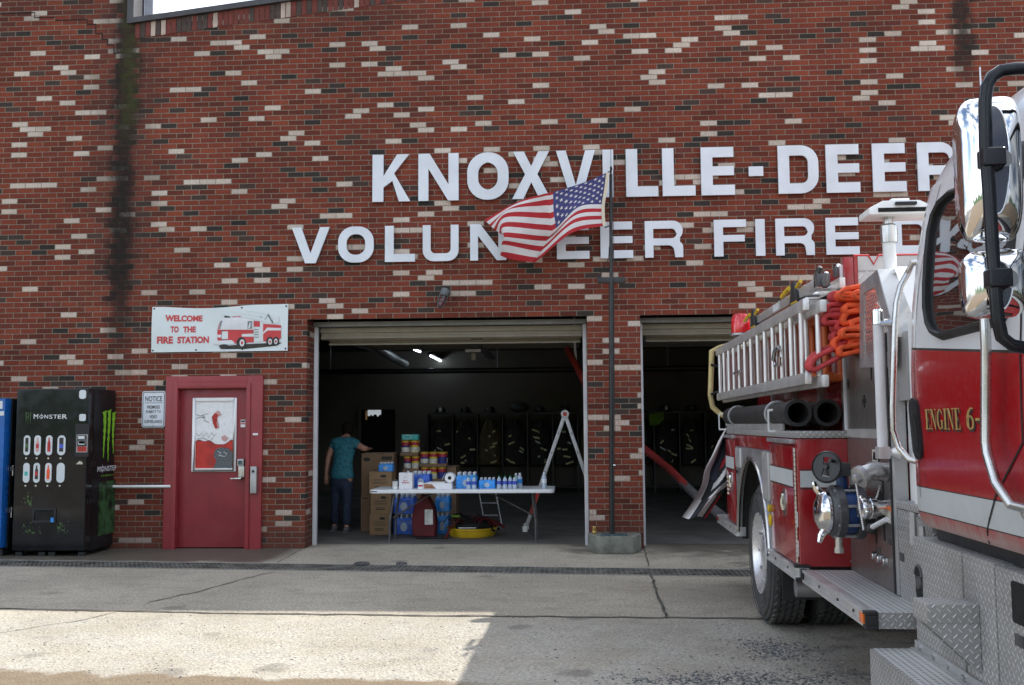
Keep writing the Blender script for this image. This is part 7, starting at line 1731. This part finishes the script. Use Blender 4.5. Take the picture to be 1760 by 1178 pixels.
m = TC(la); p = pS(1340, 612, 1.452); m.tube([(p[0]-.10, 1.43, p[2]-.02), (p[0]-.05, 1.43, p[2]+.035), (p[0]+.10, 1.43, p[2]+.05)], .014, 8); m.tube([(p[0]-.12, 1.44, p[2]-.01), (p[0]-.10, 1.44, p[2]-.06), (p[0]+.05, 1.44, p[2]-.055), (p[0]+.06, 1.44, p[2]-.01)], .011, 8); m.build('rung_lock', 'steel', la)
m = TC(la); p = pS(1271, 641, 1.452); m.tube([(p[0]-.12, 1.43, p[2]), (p[0]+.14, 1.43, p[2]+.003)], .014, 8); m.build('rung_lock', 'steel', la)
# padded cream bracket arm around the rear ladder end, with black straps
m = TB(); ya = [pS(x, y, 1.50) for x, y in ((1262, 593), (1243, 597), (1229, 604), (1228, 640), (1226, 680), (1230, 700), (1243, 712), (1256, 722))]
m.tube([(2.33+(i-4)*.01+(.25 if i in (0, 7) else 0), p[1]-.03, p[2]) for i, p in enumerate([(a_, s_, z_) for a_, s_, z_ in [pA(x, y, 2.33) for x, y in ((1262, 593), (1243, 597), (1229, 604), (1228, 640), (1226, 680), (1230, 700), (1243, 712), (1256, 722))]])], [.026, .030, .034, .032, .030, .032, .030, .026], 10, flat=.8); m.build('ladder_pad', 'cream_yellow', tk)
m = TB()
for y0, y1 in ((627, 632), (678, 668)): A_, B_ = pA(1222, y0, 2.38), pA(1246, y1, 2.38); m.tube([A_, ((A_[0]+B_[0])/2, (A_[1]+B_[1])/2, (A_[2]+B_[2])/2-.005), B_], .026, 8, flat=.5)
m.build('pad_strap', 'strap_black', tk, split=True)
# ---- orange fibreglass folding ladder behind it
ol = carried('attic_ladder', 'orange fibreglass ladder section between the aluminium ladder and the webbing bundle', 'ladder', 5.3, 1.66, 1.75)
for s_, a1 in ((1.62, 6.02), (1.72, 5.98)):
    m = TC(ol)
    for z in (2.135, 1.77): m.box(3.6, a1, s_, s_+.06, z-.026, z+.026)
    m.build('ladder_rail', 'orange_fiber', ol, bevel=.012, split=True)
    for k in range(7): a = a1-.09-k*.33; m = TC(ol); m.cyl((a, s_+.03, 1.79), (a, s_+.03, 2.11), .020, 12); m.build('rung', 'orange_fiber', ol)
# ---- hard suction hoses
for i, (ctr, zc, lab) in enumerate(((1.490, 1.553, 'black hard suction hose on the locker top, nearer the outer edge'), (1.668, 1.553, 'black hard suction hose on the locker top, inner one beside the panel'))):
    hs = carried('suction_hose', lab, 'hose', 4.4, ctr, 1.46, 'suction hoses on the engine')
    a0, a1 = 3.02, 5.86; m = TC(hs); R_ = .074
    prof = [(R_*.9, 0)]+[(R_+.004*math.sin(k*1.3)*0, .03+k*(a1-a0-.2)/40) for k in range(41)]+[(R_, a1-a0-.12)]
    m.lathe([(R_, .0), (R_+.004, .02), (R_+.004, .10), (R_, .12), (R_, a1-a0-.12), (R_+.010, a1-a0-.10), (R_+.010, a1-a0), (R_-.010, a1-a0), (R_-.012, a1-a0-.5), (.001, a1-a0-.5)], (a0, ctr, zc), (1, 0, 0), 28, caps=False); m.lathe([(.001, 0), (R_, 0)], (a0, ctr, zc), (1, 0, 0), 28, caps=False); m.build('hose_tube', 'black_rubber', hs)
    m = TC(hs)
    for a in (3.45, 5.2):
        m.tube([(a, ctr+math.cos(t*PI/12)*(R_+.008), zc+math.sin(t*PI/12)*(R_+.008)) for t in range(24)], .010, 6, closed=True)
    m.build('hose_band', 'alum_dull', hs, split=True)
m = TB(); m.box(3.05, 5.55, SL+.005, SL+.025, 1.4425, 1.487); m.build('hose_trough', 'rail_grey', tk, bevel=.004)
for a in (pS(1244, 748, 1.43)[0], pS(1331, 725, 1.43)[0]):
    m = TB(); VF = fill([rrect(-.055, .055, -.055, .10, .015), rrect(-.040, .040, -.040, .085, .010)], .004); m.add([(a+v[2], SL-.018+v[0]*.7, 1.485+v[1]) for v in VF[0]], VF[1]); m.build('hose_latch', 'white_paint', tk)
# ---- upper tray: roof ladder with hooks, black saddle brackets and yellow pins
rl_ = carried('roof_ladder', 'narrow silver ladder in black saddles above the extension ladder', 'ladder', 5.0, 1.60, 2.23)
m = TC(rl_); m.box(3.70, 6.12, 1.565, 1.60, 2.290, 2.355); m.box(3.70, 6.12, 1.70, 1.735, 2.290, 2.355); m.build('ladder_rail', 'aluminium', rl_, bevel=.006, split=True)
for k in range(8):
    m = TC(rl_); a = 3.85+k*.29; m.cyl((a, 1.60, 2.322), (a, 1.70, 2.322), .016, 10); m.build('rung', 'aluminium', rl_)
m = TC(rl_); m.box(6.05, 6.15, 1.565, 1.64, 2.300, 2.375); m.tube([(6.08, 1.59, 2.37), (6.14, 1.59, 2.405), (6.06, 1.60, 2.425), (5.96, 1.60, 2.39)], .014, 8); m.tube([(6.15, 1.60, 2.33), (6.19, 1.60, 2.30), (6.19, 1.60, 2.37)], .016, 8); m.build('roof_hook', 'cast_grey', rl_, bevel=.012)
for a in (3.98, 5.55):
    m = TB(); m.prism([(a-.10, 2.246), (a+.12, 2.246), (a+.05, 2.41), (a-.02, 2.41)], 'y', 1.535, 1.562); m.box(a-.1, a+.12, 1.562, 1.745, 2.246, 2.285); m.build('saddle_bracket', 'black_rubber', tk, bevel=.012)
    m = TB(); m.tube([(a-.26, 1.525, 2.345), (a-.05, 1.53, 2.375)], .016, 8); m.tube([(a+.12, 1.545, 2.36), (a+.22, 1.55, 2.385)], .012, 8); m.tube([(a+.02, 1.530, 2.262), (a+.16, 1.530, 2.262)], .008, 6); m.build('saddle_pin', 'yellow', tk, split=True)
m = TC(rl_); m.box(4.75, 4.98, 1.562, 1.5645, 2.298, 2.348); m.build('paper_label', 'trim_white', rl_, smooth=0)
m = TB(); pw0 = 1.755
m.box(3.62, 6.02, 1.755, 1.795, 2.30, 2.44); tb2 = m.build('bed_edge', 'red_paint', tk, bevel=.006)
m = TB()
for k in range(7): a = 4.05+k*.31; m.ell((a, 1.75, 2.45), (.022, .018, .020), 10, 8)
m.build('cover_button', 'chrome', tb2, split=True)
m = TB(); p = pA(1437, 465, 6.03); m.box(6.0, 6.045, p[1]-.012, p[1]+.012, p[2]-.04, p[2]+.02); m.build('edge_latch', 'cast_grey', tb2, bevel=.006)
# ---- orange and red webbing bundle: flat hose folded back on itself
wbun = carried('hose_bundle', 'folded orange and red webbing hanging beside the mesh guard of the engine', 'webbing', 6.28, 1.65, 1.80)
wr_ = random.Random(5)
def loop(x0, x1, yc, h_, a, mat, tilt=0., wd=.085):
    n = 8; th_ = .0135; L_, R2 = min(x0, x1), max(x0, x1)
    pl_ = [(L_+h_/2-h_/2*math.sin(PI*k/n), yc+h_/2*math.cos(PI*k/n)) for k in range(n+1)]+[(R2-h_/2*.5+h_/2*.5*math.sin(PI*k/n), yc-h_/2*math.cos(PI*k/n)) for k in range(n+1)]
    cxp = (L_+R2)/2; pl_ = [(x, y+(x-cxp)*tilt+wr_.uniform(-1.0, 1.0)) for x, y in pl_]
    P_ = [pA(x, y, a) for x, y in pl_]; m = TC(wbun); N_ = len(P_); rows = []
    cy = sum(p[1] for p in P_)/N_; cz2 = sum(p[2] for p in P_)/N_
    for i, p in enumerate(P_+[P_[0]]):
        q_ = Vector((p[1], p[2])); a_, b_ = P_[(i-1) % N_], P_[(i+1) % N_]; t = Vector((b_[1]-a_[1], b_[2]-a_[2])).normalized(); nn = Vector((t.y, -t.x))*th_
        rows.append([(a-wd/2, q_.x-nn.x, q_.y-nn.y), (a+wd/2-.006, q_.x-nn.x*1.0, q_.y-nn.y*1.0), (a+wd/2, q_.x-nn.x*.6, q_.y-nn.y*.6), (a+wd/2, q_.x+nn.x*.6, q_.y+nn.y*.6), (a+wd/2-.006, q_.x+nn.x, q_.y+nn.y), (a-wd/2, q_.x+nn.x, q_.y+nn.y), (a-wd/2, q_.x-nn.x, q_.y-nn.y)])
    m.grid(rows); m.build('webbing_fold', mat, wbun, smooth=60)
W_ = [(1428, 1492, 510, 11, 'red_web', .0), (1420, 1484, 531, 13, 'red_web', -.05), (1415, 1486, 548, 12, 'red_web', -.08), (1432, 1490, 562, 11, 'red_web', -.05), (1430, 1488, 575, 11, 'red_web', -.15),
      (1444, 1500, 502, 14, 'orange_web', -.18), (1456, 1500, 519, 13, 'orange_web', -.35), (1470, 1504, 528, 12, 'orange_web', .2), (1448, 1500, 541, 18, 'orange_web', -.35), (1474, 1506, 548, 12, 'orange_web', -.5), (1455, 1502, 566, 16, 'orange_web', -.25), (1470, 1504, 558, 10, 'orange_web', .1), (1432, 1482, 590, 22, 'orange_web', -.12), (1452, 1500, 579, 10, 'orange_web', .12), (1440, 1496, 511, 9, 'orange_web', .1)]
for i, (x0, x1, y, h_, mt, tl_) in enumerate(W_): loop(x0, x1, y, h_, 6.22+(.06 if mt == 'orange_web' else 0)+(i % 3)*.018, mt, tl_)
for i, (x0, x1, y, h_, mt, tl_) in enumerate([(1438, 1496, 520, 10, 'red_web', -.1), (1425, 1484, 540, 11, 'red_web', .0), (1436, 1492, 556, 11, 'red_web', -.2), (1438, 1490, 585, 10, 'red_web', -.1), (1450, 1500, 530, 12, 'orange_web', -.1), (1462, 1504, 553, 12, 'orange_web', -.3), (1446, 1498, 572, 12, 'orange_web', -.05), (1466, 1504, 510, 10, 'orange_web', .1), (1460, 1502, 588, 12, 'orange_web', -.2), (1442, 1490, 600, 13, 'orange_web', -.2)]): loop(x0, x1, y, h_, 6.25+(.07 if mt == 'orange_web' else -.02)+(i % 4)*.014, mt, tl_)
loop(1389, 1462, 610, 26, 6.20, 'red_web', -.52, .08); loop(1393, 1466, 611, 20, 6.285, 'red_web', -.52, .07)
# ---- striped flag tied to the tail of the engine
tf = carried('striped_flag', 'black and white striped flag with one red stripe draped from the tail of the engine', 'flag', 2.95, 1.40, .65)
Lf = [(1249, 733), (1236, 756), (1224, 782), (1211, 808), (1206, 832), (1197, 852), (1184, 874), (1172, 891)]
Rf = [(1252, 739), (1252, 772), (1252, 795), (1251, 815), (1250, 830), (1246, 842), (1232, 862), (1213, 889)]
NS = 39; rows = []
for k in range(97):
    f = k/96; a_ = [interp([i/7 for i in range(8)], [list(p) for p in Lf], f), interp([i/7 for i in range(8)], [list(p) for p in Rf], f)]
    row = []
    for i in range(NS+1):
        g_ = i/NS; x = a_[0][0]+(a_[1][0]-a_[0][0])*g_; y = a_[0][1]+(a_[1][1]-a_[0][1])*g_
        p = pA(x, y+2*math.sin(g_*9+f*5)*f, 2.93+.05*math.sin(g_*7+f*4)); row.append(p)
    rows.append(row)
m = TC(tf)
def fm(k, i):
    k /= 3.; i /= 3.
    if k >= 25 and i < 12.99: i = int(i)
    if k >= 25: return (1, 1, 1, 1, 0, 0, 0, 0, 1, 1, 1, 0, 3)[i]
    if i <= 3 and k > 3 or k <= 3 and i <= 6: return 1
    q_ = k-(12-i)*1.25
    if i >= 6 and 10.5 <= q_ <= 13.9 or i >= 5 and 17.6 <= q_ <= 22.: return 1
    if i >= 8 and 4.5 <= q_ <= 7.4: return 3
    return 2 if i <= 7 and k < 17 else 0
m.grid(rows, mf=fm); m.build('cloth', ['flag_black', 'flag_white', 'flag_blueblack', 'flag_red'], tf, smooth=60)
m = TC(tf); P_ = [pA(x, y, 2.90) for x, y in ((1221, 790), (1251, 772), (1251, 790), (1216, 812))]
for (c_, mi) in ((((1222, 792), (1251, 776), (1251, 786), (1219, 805)), 0), (((1214, 810), (1250, 790), (1250, 803), (1212, 828)), 1), (((1213, 842), (1250, 815), (1250, 826), (1216, 850)), 1), (((1226, 857), (1250, 842), (1250, 850), (1232, 866)), 1)):
    pass
p0 = pA(1248, 735, 2.95); m.tube([(2.96, p0[1], p0[2]), (3.06, 1.47, 1.50)], .008, 6); m.build('tie_cord', 'strap_black', tf)
# diagonal chevrons on the tail corner, seen past the flag
"""end"""
